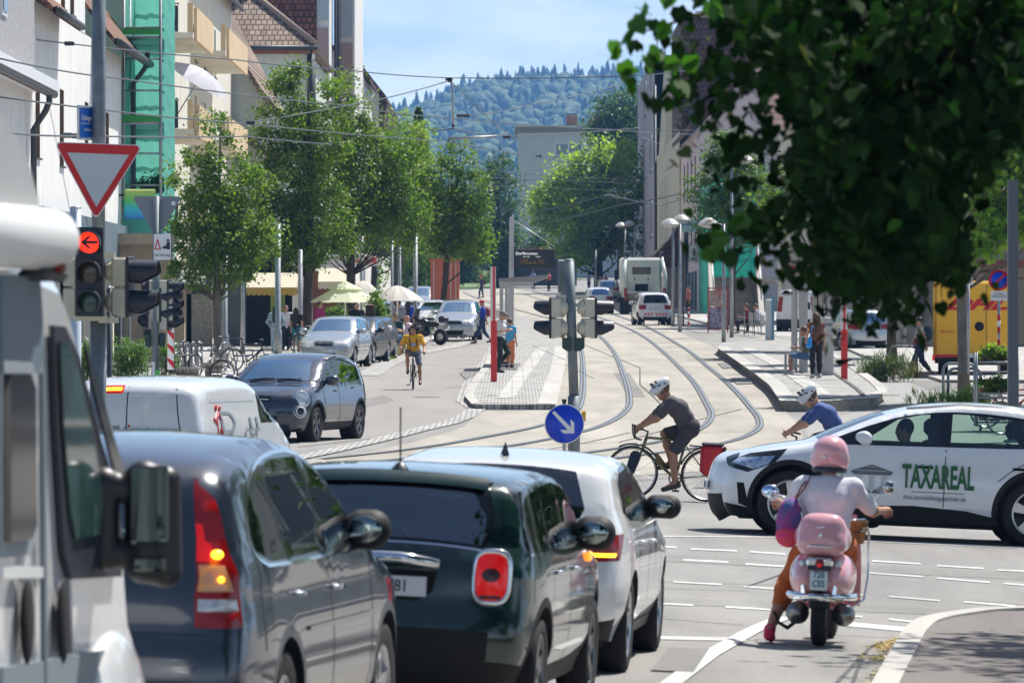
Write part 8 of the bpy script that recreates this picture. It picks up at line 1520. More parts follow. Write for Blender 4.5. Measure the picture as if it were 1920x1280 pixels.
mb=MB();body_prism(mb,[(-2.6,.5),(-6.2,.5),(-6.2,2.3),(-2.6,2.3)],-.02,2.1,.05);mb.build('rear_body',M_cw,cv)
a0=fp(-40,440);a1=fp(112,452);mb=MB();ra=.115;mb.tube([(a0[0]-1.5,-.05,a0[1]),(a1[0]-.40,-.05,a1[1]+.0),(a1[0]-.33,-.05,a1[1])],[ra,ra,ra*.7],20);mb.build('rolled_awning',mat('awning_shell',(.70,.71,.70),.35),cv);mb=MB();mb.box((a1[0]-.5,-.05,a1[1]-.13),(.35,.12,.05),bev=.02);mb.build('awning_bracket',M_zinc,cv);mb=MB();mb.box((a1[0]-.48,-.11,a1[1]-.105),(.10,.02,.03));mb.build('red_marker',M_lred,cv)  # small red box on the awning stands for a red reflection
def flat_part(name,pxs,y,m,thk=.02):
 mb=MB();mb.plate([(x,y,z)for x,z in[fp(*p)for p in pxs]],(0,-1,0),thk);return mb.build(name,m,cv)
flat_part('grey_stripe',[(-10,515),(60,520),(66,620),(62,700),(-10,700)],-.012,M_cs);flat_part('living_window',[(-10,700),(28,700),(38,730),(40,985),(30,1010),(-10,1015)],-.03,M_gb,.03);flat_part('window_frame',[(-10,675),(45,680),(52,730),(52,1005),(40,1040),(-10,1045)],-.015,mat('frame_grey',(.30,.33,.35),.5))
flat_part('window_trim',[(86,610),(108,612),(135,670),(165,790),(198,905),(214,990),(214,1080),(120,1085),(107,1040),(92,800)],-.012,M_blk);flat_part('side_window',[(92,640),(105,640),(126,700),(150,800),(168,905),(176,1000),(122,1010),(112,960),(98,800)],-.036,mat('camper_glass',(.015,.035,.035),.04,spec=1.,c2=(.05,.11,.10),vscale=3),.01);flat_part('windscreen_edge',[(135,640),(158,705),(188,810),(214,895),(196,895),(170,800),(146,705)],-.04,M_gb,.01)
flat_part('door_seam',[(63,700),(67,700),(72,1280),(68,1280)],-.016,M_rim);flat_part('door_seam',[(112,1085),(116,1085),(122,1225),(118,1225)],-.016,M_rim);flat_part('body_crease',[(-10,1058),(70,1062),(72,1082),(-10,1084)],-.012,mat('strip_white',(.72,.73,.72),.3));flat_part('lower_panel',[(-10,1250),(180,1218),(196,1260),(190,1320),(-10,1340)],-.012,mat('lower_grey',(.22,.26,.28),.5))
for x0_ in(36,104):
 s0,z0=fp(x0_,1165);mb=MB();mb.ball((s0,-.03,z0),(.09,.02,.155),16,10);mb.build('recessed_handle',M_und,cv)
mb=MB();mb.ball((fp(232,1290)[0]-.25,-.0,fp(232,1290)[1]-.12),(.55,.10,.36),24,14);mb.build('wheel_arch',M_cw,cv);wheel(cv,-.75,.1,.34,.24,-1,.2,6,M_rims);wheel(cv,-.75,1.95,.34,.24,1,.2,6,M_rims);wheel(cv,-4.6,.1,.34,.24,-1,.2,6,M_rims);wheel(cv,-4.6,1.95,.34,.24,1,.2,6,M_rims)
s1,z1_=fp(190,960);mr_=sdf_obj('door_mirror',[((s1-.05,-.18,z1_-.20),(s1-.05,-.18,z1_+.13),.075,.075),((s1-.05,-.26,z1_-.22),(s1-.05,-.26,z1_+.12),.070,.065),((s1-.1,-.03,z1_-.16),(s1-.1,-.03,z1_+.12),.06,.06),((s1-.1,-.03,z1_-.16),(s1-.05,-.18,z1_-.16),.05,.05),((s1-.1,-.03,z1_+.1),(s1-.05,-.18,z1_+.1),.05,.05)],mat('mirror_black',(.010,.011,.013),.45),cv,.012,.03);mb=MB();mb.box((s1-.125,-.215,z1_+.035),(.02,.155,.30),bev=.03);mb.build('mirror_glass',mat('mirror_dim',(.12,.15,.14),.04,1.),mr_);mb=MB();mb.box((s1-.125,-.215,z1_-.195),(.02,.13,.055),bev=.02);mb.build('wide_angle_glass',_M['mirror_dim'],mr_)
mb=MB();mb.box((-1.9,1.0,.4),(3.6,1.8,.2));mb.build('underbody',M_und,cv)
# == BICYCLES, SCOOTER, PEOPLE
M_skin=mat('skin',(.50,.27,.18),.5,var=.06,vscale=9);M_skind=mat('skin_tanned',(.36,.18,.11),.5,var=.06,vscale=9);M_hbrown=mat('hair_brown',(.10,.045,.02),.6,var=.3,vscale=30,ax=(1,1,.2));M_hdark=mat('hair_dark',(.012,.009,.008),.6);M_eye=mat('eye_dark',(.02,.015,.012),.2);M_spoke=mat('spoke',(.35,.36,.37),.3,.9)
def cloth(name,c,v=.1):return mat(name,c,.85,var=v,vscale=7,bump=.7,bscale=9)
def bike(label,fc,group=None,R_=.345,wb=1.02,drop=False,guard=True,bag=None,name='bicycle',n=16):
 o=E(name,label,'bicycle',(0,0,0),0,group);xr,xf=-wb/2,wb/2;bb=(-.08,0,.29);st=(-.20,0,.80);hd=(.33,0,.82);hl=(.37,0,.66)
 for x,nm in((xf,'wheel'),(xr,'wheel')):
  mb=MB();mb.lathe([(R_-.018,-.018),(R_-.002,-.014),(R_,0),(R_-.002,.014),(R_-.018,.018),(R_-.028,.012),(R_-.028,-.012),(R_-.018,-.018)],(x,0,R_),'y',32);w_=mb.build(nm,M_tyre,o)
  mb=MB();[mb.tube([(x+.03*math.cos(a+.5*(-1)**k),.02*(-1)**k,R_+.03*math.sin(a+.5*(-1)**k)),(x+(R_-.03)*math.cos(a),0,R_+(R_-.03)*math.sin(a))],.0016,3,caps=False)for k,a in enumerate(np.linspace(0,2*PI,n+1)[:-1])];mb.lathe([(.0,-.04),(.025,-.03),(.025,.03),(0,.04)],(x,0,R_),'y',10);mb.lathe([(R_-.030,-.010),(R_-.045,0),(R_-.030,.010)],(x,0,R_),'y',32);mb.build('spokes',M_spoke,w_)
  if guard:mb=MB();mb.tube([(x+(R_+.025)*math.cos(a),0,R_+(R_+.025)*math.sin(a))for a in np.linspace(R(20 if x<0 else 60),R(200 if x<0 else 165),14)],.014,5);mb.build('mudguard',M_blk,o)
 mb=MB();[mb.tube([a,b],r,8)for a,b,r in((bb,hl,.022),(st,hd,.019),(bb,st,.018),(hl,hd,.022))]
 for s in(-1,1):mb.tube([bb,(xr,s*.055,R_)],.011,6);mb.tube([(st[0]+.02,0,st[2]-.04),(xr,s*.055,R_)],.009,6);mb.tube([hl,(hl[0]+.02,s*.055,hl[2]-.04),(xf,s*.055,R_)],[.016,.014,.009],6)
 mb.build('frame',fc,o);mb=MB();mb.tube([st,(-.235,0,.96)],.014,6);mb.ball((-.25,0,.985),(.13,.065,.03));mb.build('saddle',M_blk,o)
 mb=MB();mb.tube([hd,(.31,0,.90),(.39,0,.93)],.015,6)
 if drop:[mb.tube([(.39,s*v[1],v[0])if len(v)==2 else(v[0],s*v[1],v[2])for v in((.39,0,.93),(.39,.2,.93),(.45,.22,.92),(.50,.22,.86),(.47,.22,.80),(.40,.22,.79))],.013,6)for s in(-1,1)];[mb.tube([(.47,s*.22,.92),(.51,s*.22,.99),(.50,s*.21,.88)],.012,5)for s in(-1,1)]
 else:mb.tube([(.28,-.29,.95),(.36,-.18,.96),(.40,0,.94),(.36,.18,.96),(.28,.29,.95)],.013,6)
 mb.build('handlebar',M_blk,o);mb=MB();mb.lathe([(.085,-.008),(.09,0),(.085,.008),(.07,0)],(bb[0],-.05,bb[2]),'y',20);mb.tube([(bb[0],-.07,bb[2]),(bb[0]-.02,-.08,bb[2]-.165)],.011,5);mb.tube([(bb[0],.07,bb[2]),(bb[0]+.02,.08,bb[2]+.165)],.011,5);mb.box((bb[0]-.02,-.13,bb[2]-.165),(.09,.09,.025));mb.box((bb[0]+.02,.13,bb[2]+.165),(.09,.09,.025));mb.build('crank',M_zinc,o);return o
ST=dict(pel=(0,0,.95),che=(0,0,1.27),nec=(0,0,1.47),hea=(.02,0,1.62),sL=(0,.18,1.41),sR=(0,-.18,1.41),eL=(-.02,.23,1.13),eR=(-.02,-.23,1.13),wL=(.05,.24,.88),wR=(.05,-.24,.88),hL=(0,.09,.92),hR=(0,-.09,.92),kL=(.02,.10,.50),kR=(.02,-.10,.50),aL=(-.02,.10,.09),aR=(-.02,-.10,.09))
WK=dict(ST,kL=(.16,.09,.52),aL=(.30,.09,.12),kR=(-.06,-.09,.50),aR=(-.33,-.09,.16),eL=(-.12,.22,1.14),wL=(-.16,.22,.90),eR=(.10,-.22,1.14),wR=(.26,-.2,.96))
SIT=dict(ST,pel=(0,0,.52),che=(.02,0,.84),nec=(.05,0,1.03),hea=(.08,0,1.18),sL=(.03,.18,.97),sR=(.03,-.18,.97),eL=(.10,.24,.72),eR=(.10,-.24,.72),wL=(.33,.16,.74),wR=(.33,-.16,.74),hL=(0,.09,.50),hR=(0,-.09,.50),kL=(.44,.11,.52),kR=(.44,-.11,.52),aL=(.44,.12,.10),aR=(.40,-.12,.10))
def folds(V):return V+np.stack([np.sin(34*V[:,2]+15*V[:,1]+2*np.sin(19*V[:,0])),np.sin(27*V[:,2]-22*V[:,0]+2),.3*np.sin(25*V[:,0]+18*V[:,1])],1)*.0052
def lerp(a,b,t):return tuple(u+(v-u)*t for u,v in zip(a,b))
def fig(label,pose,loc,hd,shirt,pants,shoes,hair='short',hairc=None,skin=None,H=1.72,vox=.014,slv=.9,leg=1.,fat=1.,female=False,name='person',hat=None,fing=True,group=None,look=0.,parent=None,toes=None,bare=False,grip=0.):
 s=H/1.75;J={k:tuple(v_*s for v_ in v)for k,v in pose.items()};o=E(name,label,'person',loc,hd,group);skin=skin or M_skin;f=fat*s
 V=lambda k:Vector(J[k]);pel,che,nec,hea=V('pel'),V('che'),V('nec'),V('hea');wd=.85 if female else 1.;fw=Vector((math.cos(look),math.sin(look),0));up=(hea-nec).normalized();fw=(fw-up*fw.dot(up)*.6).normalized();sid=up.cross(fw).normalized()
 side=(Vector(J['sL'])-Vector(J['sR'])).normalized();hs=(Vector(J['hL'])-Vector(J['hR'])).normalized();mid=(pel+che)/2
 tor=lambda e:[(che+side*.09*wd*f,che-side*.09*wd*f,.115*f+e,.115*f+e),(mid+side*.055*f,mid-side*.055*f,.105*f+e,.105*f+e),(pel+hs*.07*f,pel-hs*.07*f,.115*f+e,.115*f+e),(V('sL')-side*.02,V('sR')+side*.02,.07*f+e,.07*f+e),(che,nec-(nec-che)*.3,.10*f+e,.06*f+e)]
 arm=lambda e,t,n_:[(J['s'+n_],lerp(J['s'+n_],J['e'+n_],min(t,1)),.056*f+e,(.056-.014*min(t,1))*f+e)]+([(J['e'+n_],lerp(J['e'+n_],J['w'+n_],t-1),.042*f+e,(.042-.014*(t-1))*f+e)]if t>1 else[])
 lg=lambda e,t,n_:[(J['h'+n_],lerp(J['h'+n_],J['k'+n_],min(t,1)),.085*f+e,(.085-.030*min(t,1))*f+e)]+([(J['k'+n_],lerp(J['k'+n_],J['a'+n_],(t-1)*.4),.053*f+e,.055*f+e),(lerp(J['k'+n_],J['a'+n_],(t-1)*.4),lerp(J['k'+n_],J['a'+n_],t-1),.055*f+e,(.055-.018*(t-1))*f+e)]if t>1 else[])
 hr=.082*s;pr=tor(-.012)+[(nec-up*.06,hea-up*.06,.052*s,.050*s),('e',hea,(.098*s,.078*s,.118*s),Matrix((fw,sid,up)).transposed()),(hea+fw*.085*s+up*.00,hea+fw*.102*s-up*.025*s,.010*s,.016*s,.02),(hea+fw*.06*s-up*.085*s,hea+fw*.07*s-up*.09*s,.028*s,.026*s)]
 for k in(-1,1):pr.append((hea+sid*k*.076*s+up*.02*s,hea+sid*k*.080*s-up*.02*s,.016*s,.012*s,.006))
 for n_,sg in(('L',1),('R',-1)):
  pr+=arm(-.004,2,n_)+lg(-.006,2,n_);w_=V('w'+n_);d=(w_-V('e'+n_)).normalized();a=V('a'+n_);tl=(toes or{}).get(n_);fd=Vector(tl)if tl else Vector((1,0,-.15));fd.normalize();pr+=[(a-fd*.03*s,a+fd*.15*s-Vector((0,0,.035*s)),.036*s,.026*s)]
  b_=side*-sg if abs(d.z)>.6 else Vector((0,0,-1));b_=(b_-d*b_.dot(d)).normalized();c_=d.cross(b_).normalized();pr+=[(w_,w_+d*.07*s,.026*s,.030*s,.02),(w_+d*.05*s+c_*.018,w_+d*.05*s-c_*.018,.020*s,.020*s,.02)]
  if fing:
   rf=max(.0085,vox*.75)
   for q,(of,ln)in enumerate(((.030,.060),(.010,.070),(-.010,.065),(-.030,.052))):r0=w_+d*.085*s+c_*of*s;r1=r0+(d*(.75-grip*.5)+b_*(.35+grip*.5))*ln*.55*s;pr+=[(r0,r1,rf,rf*.95,.006),(r1,r1+(d*(.45-grip*.9)+b_*.8)*ln*.5*s,rf*.95,rf*.85,.004)]
   r0=w_+d*.03*s+c_*.03*s;pr+=[(r0,r0+(c_*.6+d*.6+b_*.3)*.05*s,rf*1.15,rf,.008)]
 sdf_obj('body',pr,skin,o,vox,.035)
 mb=MB();[mb.ball(hea+fw*.088*s+sid*k*.032*s+up*.012*s,.0095*s,8,6)for k in(-1,1)];mb.build('eyes',M_eye,o)
 mb=MB();mb.tube([hea+fw*.097*s-up*.058*s+sid*.022*s,hea+fw*.102*s-up*.056*s,hea+fw*.097*s-up*.058*s-sid*.022*s],.004*s,5);mb.build('mouth',mat('lips',(.35,.12,.10),.5),o)
 if not bare:sdf_obj('shirt',tor(.010)+arm(.012,slv,'L')+arm(.012,slv,'R')+([]if not female else[(che+side*.07+fw*.07,che+side*.07+fw*.075,.055,.055),(che-side*.07+fw*.07,che-side*.07+fw*.075,.055,.055)]),shirt,o,vox,.045,fn=folds)
 sdf_obj('trousers',[(pel+hs*.07*f,pel-hs*.07*f,.125*f,.125*f)]+lg(.014,leg,'L')+lg(.014,leg,'R'),pants,o,vox,.04,fn=folds)
 for n_ in 'LR':
  a=V('a'+n_);tl=(toes or{}).get(n_);fd=Vector(tl)if tl else Vector((1,0,-.15));fd.normalize();sdf_obj('shoe',[(a-fd*.045*s-Vector((0,0,.045*s)),a+fd*.16*s-Vector((0,0,.042*s)),.042*s,.034*s),(a-fd*.02,a,.044*s,.04*s)],shoes,o,vox,.02)
 Mh=Matrix((fw,sid,up)).transposed();hc=hairc or M_hbrown
 if hair in('short','long','curly','bun'):
  pr=[('e',hea+up*.03*s-fw*.022*s,(.100*s,.090*s,.108*s),Mh)]
  if hair=='long':pr+=[(hea-fw*.06*s+sid*k*.04,nec-up*.30*s-fw*.10*s+sid*k*.06,.07*s,.055*s)for k in(-1,0,1)]
  if hair=='curly':rg=np.random.default_rng(3);pr+=[(hea+v,hea+v,.045,.045)for v in[Vector(q)for q in rg.normal(size=(26,3))*np.array([.06,.095,.07])]if v.dot(fw)<.05]
  if hair=='bun':pr.append((hea-fw*.12*s+up*.05,hea-fw*.13*s+up*.06,.05,.05))
  sdf_obj('hair',pr,hc,o,vox,.02)
 if hat=='helmet':
  pr=[('e',hea+up*.065*s-fw*.01,(.145*s,.105*s,.085*s),Mh),(hea+up*.05*s+fw*.11*s,hea+up*.035*s+fw*.155*s,.03,.018)];hm=sdf_obj('helmet',pr,mat('helmet_white',(.66,.68,.70),.35),o,.008,.03);mb=MB()
  for r_ in range(3):
   for k in(-1,0,1):c=hea+up*(.148-.012*abs(r_-1)-.022*abs(k))*s+fw*(.07-r_*.07)*s+sid*k*.055*s;mb.ball(c,(.030,.011,.012),8,6,rot=Mh)
  for r_ in range(3):
   for k in(-1,1):mb.ball(hea+up*(.085)*s+fw*(.075-r_*.075)*s+sid*k*(.098-.006*abs(r_-1))*s,(.030,.010,.013),8,6,rot=Mh)
  mb.build('vents',M_blk,hm);mb=MB();[mb.tube([hea+sid*k*.088*s+up*.05*s,hea+sid*k*.078*s-up*.05*s+fw*.02,hea+fw*.05*s-up*.125*s],.006,5)for k in(-1,1)];mb.build('chin_strap',M_blk,o)
 if hat=='cap':sdf_obj('cap',[('e',hea+up*.06*s,(.105*s,.092*s,.075*s),Mh),(hea+up*.055*s+fw*.09*s,hea+up*.03*s+fw*.16*s,.03,.02)],hairc or M_hdark,o,vox,.015)
 return o
def bag_on(o,c,r,m,name='backpack'):return sdf_obj(name,[('e',c,r),(tuple(Vector(c)+Vector((0,0,r[2]*.4))),tuple(Vector(c)+Vector((0,0,-r[2]*.4))),min(r[:2])*.95,min(r[:2]))],m,o,.012,.04)
# --- two cyclists crossing
M_olive=paint('olive_frame',(.11,.12,.02));b_=GP(1253,933);Yc=75.2;xc_=(1253-CX)*Yc/FP
bk=bike('olive touring bicycle with a red pannier and drop handlebar, ridden across the junction',M_olive,R_=.352,wb=1.0,drop=True,n=24);put(bk,xc_,Yc,PI+R(2));mb=MB();mb.tube([(-.75,.0,.72),(-.25,0,.74)],.01,5);[mb.tube([(-.6,s*.06,.72),(-.5,s*.055,.35)],.008,5)for s in(-1,1)];mb.build('luggage_rack',M_blk,bk)
for s_,lb in((1,'red pannier bag hanging on the rear wheel of the olive bicycle'),):pn=E('pannier_bag',lb,'bag',bk.location,0,rot=bk.rotation_euler.copy());mb=MB();mb.box((-.55,.14,.56),(.32,.14,.40),bev=.05);mb.build('bag',mat('pannier_red',(.50,.008,.02),.35),pn);mb=MB();mb.box((-.71,.14,.57),(.03,.15,.36),bev=.012);mb.box((-.55,.14,.77),(.3,.1,.05),bev=.02);mb.build('trim',M_blk,pn)
fb=E('fork_bag','small dark blue bag strapped to the front fork of the olive bicycle','bag',bk.location,0,rot=bk.rotation_euler.copy());sdf_obj('bag',[((.47,.11,.57),(.53,.11,.38),.075,.065)],mat('navy_cloth',(.012,.018,.04),.7),fb,.012,.02)
bo=E('water_bottle','brown water bottle on the down tube of the olive bicycle','bottle',bk.location,0,rot=bk.rotation_euler.copy());mb=MB();mb.tube([(.09,0.03,.47),(.17,0.03,.57),(.185,.03,.59),(.2,0.03,.61)],[.036,.036,.03,.018],12);mb.build('bottle',mat('bottle_brown',(.14,.10,.05),.3),bo)
CY=dict(pel=(-.24,0,.98),che=(-.08,0,1.22),nec=(.05,0,1.35),hea=(.14,0,1.455),sL=(.03,.19,1.29),sR=(.03,-.19,1.29),eL=(.22,.24,1.08),eR=(.24,-.24,1.10),wL=(.41,.22,.97),wR=(.41,-.22,.97),hL=(-.23,.10,.95),hR=(-.23,-.10,.95),kL=(-.03,.13,.64),kR=(.08,-.13,.88),aL=(-.07,.12,.24),aR=(-.03,-.12,.50))
M_wh=cloth('shoe_white',(.55,.55,.53));M_grt=cloth('grey_shirt',(.075,.068,.078));M_grs=cloth('grey_shorts',(.05,.047,.055));M_drk=cloth('black_cloth',(.012,.013,.018));M_nav=cloth('navy_cloth2',(.02,.03,.08))
p=fig('cyclist in dark grey shirt and shorts riding the olive bicycle leftwards',CY,bk.location,0,M_grt,M_grs,cloth('shoe_grey',(.06,.06,.05)),hat='helmet',H=1.75,vox=.0085,slv=.75,leg=.88,fat=1.12,skin=M_skind,grip=.8,toes={'L':(1,0,-.35),'R':(1,0,-.2)});p.rotation_euler=bk.rotation_euler.copy()
b2=bike('dark bicycle with straight handlebar mostly hidden behind the white lettered car',mat('frame_black',(.02,.02,.022),.3),wb=1.0);put(b2,xc_+2.02,Yc+.8,PI)
p=fig('cyclist in blue shirt with white helmet partly hidden behind the white lettered car',dict(CY,hea=(.15,0,1.44),sL=(.03,.19,1.28),sR=(.03,-.19,1.28)),b2.location,0,cloth('blue_shirt',(.05,.09,.26)),M_drk,M_drk,hat='helmet',H=1.75,vox=.0085,slv=.75,leg=.85,fat=1.1,grip=.8);p.rotation_euler=b2.rotation_euler.copy()
# --- pink scooter and rider
M_pink_=paint('scooter_pink',(.70,.35,.39));sc_o=E('scooter','pale pink vintage style scooter with top case waiting at the kerb','scooter',(0,0,0));qx=(1535-CX)*41.7/FP;put(sc_o,qx,41.7,PI/2-R(7))
def tyre(root,x,Rt,wt,m2):mb=MB();mb.lathe([(Rt*.55,-wt*.4),(Rt*.8,-wt*.5),(Rt*.96,-wt*.36),(Rt,0),(Rt*.96,wt*.36),(Rt*.8,wt*.5),(Rt*.55,wt*.4)],(x,0,Rt),'y',32);w_=mb.build('wheel',M_tyre,root);mb=MB();mb.lathe([(0,-wt*.3),(Rt*.56,-wt*.38),(Rt*.56,wt*.38),(0,wt*.3)],(x,0,Rt),'y',24);mb.build('rim',m2,w_)
tyre(sc_o,0,.235,.115,M_rimd);tyre(sc_o,1.25,.235,.10,M_rimd)
sdf_obj('rear_body',[('e',(.12,.11,.50),(.42,.135,.185)),('e',(.12,-.11,.50),(.42,.135,.185)),('e',(.15,0,.56),(.40,.20,.15))],M_pink_,sc_o,.010,.08);mb=MB();mb.box((.30,0,.71),(.62,.28,.09),bev=.04);mb.build('seat',mat('seat_white',(.55,.5,.5),.6),sc_o)
mb=MB();V=[];
for i in range(13):
 a=R(-82)+R(164)*i/12
 for(r_,z_)in((.0,.345),(.012,.365),(.012,.385),(0,.40)):V.append((.12-(.40+r_)*math.cos(a),(.262+r_)*math.sin(a),z_))
mb.add(V,[(4*i+k,4*i+4+k,4*i+5+k,4*i+1+k)for i in range(12)for k in range(3)],True);mb.build('chrome_bumper',M_chr,sc_o)
sdf_obj('top_case',[('e',(-.12,0,.83),(.17,.19,.15)),((-.05,.09,.80),(-.05,-.09,.80),.12,.12),((-.20,.09,.76),(-.20,-.09,.76),.09,.09),((-.16,.08,.90),(-.16,-.08,.90),.075,.075)],M_pink_,sc_o,.009,.05);mb=MB();mb.tube([(-.12-.188*math.cos(a),.195*math.sin(a),.745)for a in np.linspace(R(-85),R(85),14)],.008,6);mb.tube([(-.325,.03,.885),(-.325,-.03,.885)],.006,5);mb.build('chrome_strip',M_chr,sc_o);mb=MB();mb.ball((-.315,0,.83),(.008,.016,.016));mb.build('badge',M_chr,sc_o)
mb=MB();mb.box((-.26,0,.625),(.10,.20,.075),bev=.02);lp=mb.build('lamp_housing',M_chr,sc_o);mb=MB();mb.ball((-.31,0,.62),(.025,.035,.036));mb.build('tail_lamp',M_lred,lp);mb=MB();mb.ball((-.332,0,.607),(.012,.016,.014));mb.build('lit_bulb',M_lredon,lp);mb=MB();[mb.ball((-.22,s*.125,.615),(.045,.032,.032))for s in(-1,1)];mb.build('indicators',M_lcl,lp)
pl_=E('moped_plate','x','x');bpy.data.objects.remove(pl_);mb=MB();mb.box((-.335,0,.495),(.01,.13,.14),bev=.004);po=mb.build('number_plate',mat('plate_pale',(.55,.66,.72),.4),sc_o);text('plate_text','728\nCES',.066,mat('plate_ink',(.03,.16,.22),.5),po,(-.342,0,.505),(PI/2,0,-PI/2),.001,sx=.85,weight=.001);mb=MB();mb.box((-.315,0,.59),(.02,.17,.03));mb.build('plate_holder',M_blk,sc_o)
mb=MB();[mb.plate([(-.29,s*.10,.40),(-.27,s*.13,.40),(-.25,s*.135,.52),(-.27,s*.115,.48)],(-1,0,0),.02)for s in(-1,1)];mb.build('over_rider',M_chr,sc_o);mb=MB();mb.box((-.24,0,.335),(.03,.09,.035));mb.build('red_reflector',M_redf,sc_o);mb=MB();mb.box((-.16,0,.33),(.2,.14,.10),bev=.02);mb.build('mud_flap',M_plast,sc_o)
for s in(-1,1):mb=MB();mb.ball((.10,s*.17,.235),(.15,.085,.085));mb.lathe([(0,-.02),(.07,-.01),(.085,.03),(.0,.04)],(-.03,s*.17,.24),'x',18);mb.build('engine_cover',mat('engine_metal',(.28,.28,.28),.3,.9,var=.3,vscale=20),sc_o)
mb=MB();mb.tube([(.25,.15,.2),(.05,.24,.12),(-.02,.30,.16),(-.0,.34,.24)],.014,6);mb.build('stand',M_plast,sc_o);mb=MB();mb.box((.62,0,.28),(.5,.32,.05),bev=.02);mb.build('footboard',M_pink_,sc_o)
V=[];
for i in range(9):
 y=-.24+.06*i
 for k in range(8):t_=k/7;V.append((.86+.10*t_-.5*y*y,y*(1-.25*t_**3),.27+.68*t_))
raw('leg_shield',V+[(v[0]+.02,v[1],v[2])for v in V],[(i*8+k+o_,i*8+k+1+o_,i*8+k+9+o_,i*8+k+8+o_)for i in range(8)for k in range(7)for o_ in(0,72)],M_pink_,sc_o,True)
sdf_obj('front_mudguard',[('e',(1.22,0,.36),(.20,.085,.14))],M_pink_,sc_o,.012,.02);sdf_obj('steering_head',[((.98,0,.5),(.93,0,1.0),.06,.075),((.93,0,1.02),(.98,0,1.04),.08,.09)],M_pink_,sc_o,.012,.04)
mb=MB();mb.tube([(.75,-.05,.90),(.85,-.25,.92),(.90,-.28,.82),(.88,-.29,.50),(.82,-.27,.32),(.70,-.18,.26)],.010,8);mb.tube([(.85,.25,.92),(.90,.28,.82),(.88,.29,.50),(.82,.27,.32),(.70,.18,.26)],.010,8);mb.build('chrome_guard',M_chr,sc_o)
mb=MB();mb.tube([(.80,.36,1.0),(.90,.2,1.02),(.93,0,1.02),(.90,-.2,1.02),(.80,-.36,1.0)],.016,8);mb.build('handlebar',M_chr,sc_o);mb=MB();[mb.tube([(.82,s*.30,1.0),(.78,s*.42,.99)],.021,8)for s in(-1,1)];[mb.tube([(.86,s*.26,1.0),(.84,s*.44,.97)],.007,5)for s in(-1,1)];mb.build('grips',mat('grip_grey',(.3,.3,.3),.5),sc_o)
for s,(yy,zz)in((1,(.47,1.10)),(-1,(-.42,1.17))):mb=MB();mb.tube([(.86,s*.24,1.02),(.82,yy,zz)],.007,6);mb.ball((.82,yy,zz),(.025,.065 if s>0 else .045,.05),18,12);mr_=mb.build('mirror',M_chr,sc_o);mb=MB();mb.ball((.805,yy,zz),(.015,.058 if s>0 else .038,.043),18,12);mb.build('mirror_glass',mat('mirror_blue' if s>0 else 'mirror_silver',(.45,.6,.85)if s>0 else(.5,.55,.55),.05,1.),mr_)
bsk=E('wicker_basket','orange brown basket hanging in front of the scooter rider','basket',sc_o.location,0,rot=sc_o.rotation_euler.copy());mb=MB();mb.lathe([(.10,0),(.13,.16),(.135,.17),(.12,.17),(.09,.01)],(.80,-.15,.74),'z',16);mb.build('basket',mat('wicker',(.42,.17,.05),.7,c2=(.22,.10,.04),vscale=24),bsk)
for k in range(5):mb=MB();mb.tube([(.72+k*.03,-.05,.80+k*.02),(.66+k*.03,-.28,.84+k*.02)],.006,5);mb.build('rod',M_zinc,bsk)
SR=dict(pel=(.20,0,.80),che=(.26,0,1.07),nec=(.32,0,1.24),hea=(.36,0,1.38),sL=(.28,.19,1.16),sR=(.28,-.19,1.16),eL=(.40,.30,1.0),eR=(.44,-.33,1.00),wL=(.66,.38,1.02),wR=(.68,-.40,1.00),hL=(.22,.11,.78),hR=(.22,-.10,.78),kL=(.34,.27,.44),kR=(.62,-.14,.72),aL=(.06,.37,.10),aR=(.66,-.12,.36))
p=fig('scooter rider in a white T-shirt, rust trousers and pink helmet',SR,sc_o.location,0,cloth('tee_white',(.66,.64,.70)),cloth('rust_trousers',(.42,.10,.015)),cloth('pink_shoe',(.60,.03,.10)),hair='none',hairc=M_hdark,skin=M_skind,H=1.75,vox=.008,slv=.85,leg=1.45,fat=1.06,female=True,grip=.9);p.rotation_euler=sc_o.rotation_euler.copy()
hp=Vector(SR['hea']);hm=sdf_obj('helmet',[('e',hp+Vector((-.0,0,.045)),(.155,.134,.125)),(hp+Vector((-.02,.06,-.02)),hp+Vector((-.02,-.06,-.02)),.085,.085)],M_pink_,p,.008,.04);mb=MB();mb.lathe([(.125,-.02),(.132,0),(.125,.02),(.105,.01)],hp+Vector((-.01,0,-.085)),'z',24);mb.build('helmet_rim',M_blk,hm);mb=MB();mb.ball(hp+Vector((-.15,.03,.01)),(.01,.02,.012));mb.build('badge',M_chr,hm)
db=E('drawstring_bag','colourful purple and orange drawstring bag on the left shoulder of the scooter rider','bag',sc_o.location,0,rot=sc_o.rotation_euler.copy());M_rb=mat('ethnic_cloth',(.34,.03,.20),.85,c2=(.04,.10,.28),vscale=9);sdf_obj('sack',[('e',(.13,.27,.90),(.10,.095,.17)),((.13,.26,1.0),(.15,.24,1.05),.045,.03)],M_rb,db,.010,.04)
sdf_obj('lower_panel',[('e',(.12,.265,.80),(.104,.10,.09))],mat('orange_stripe_cloth',(.65,.10,.03),.85,c2=(.6,.02,.22),vscale=12,ax=(1,1,5)),db,.010,.02);mb=MB();mb.tube([(.14,.25,1.03),(.15,.19,1.17),(.26,.13,1.24)],.007,5);mb.tube([(.12,.26,1.02),(.13,.17,1.15),(.24,.13,1.24)],.007,5);mb.build('cord',mat('cord_brown',(.25,.08,.08),.8),db)
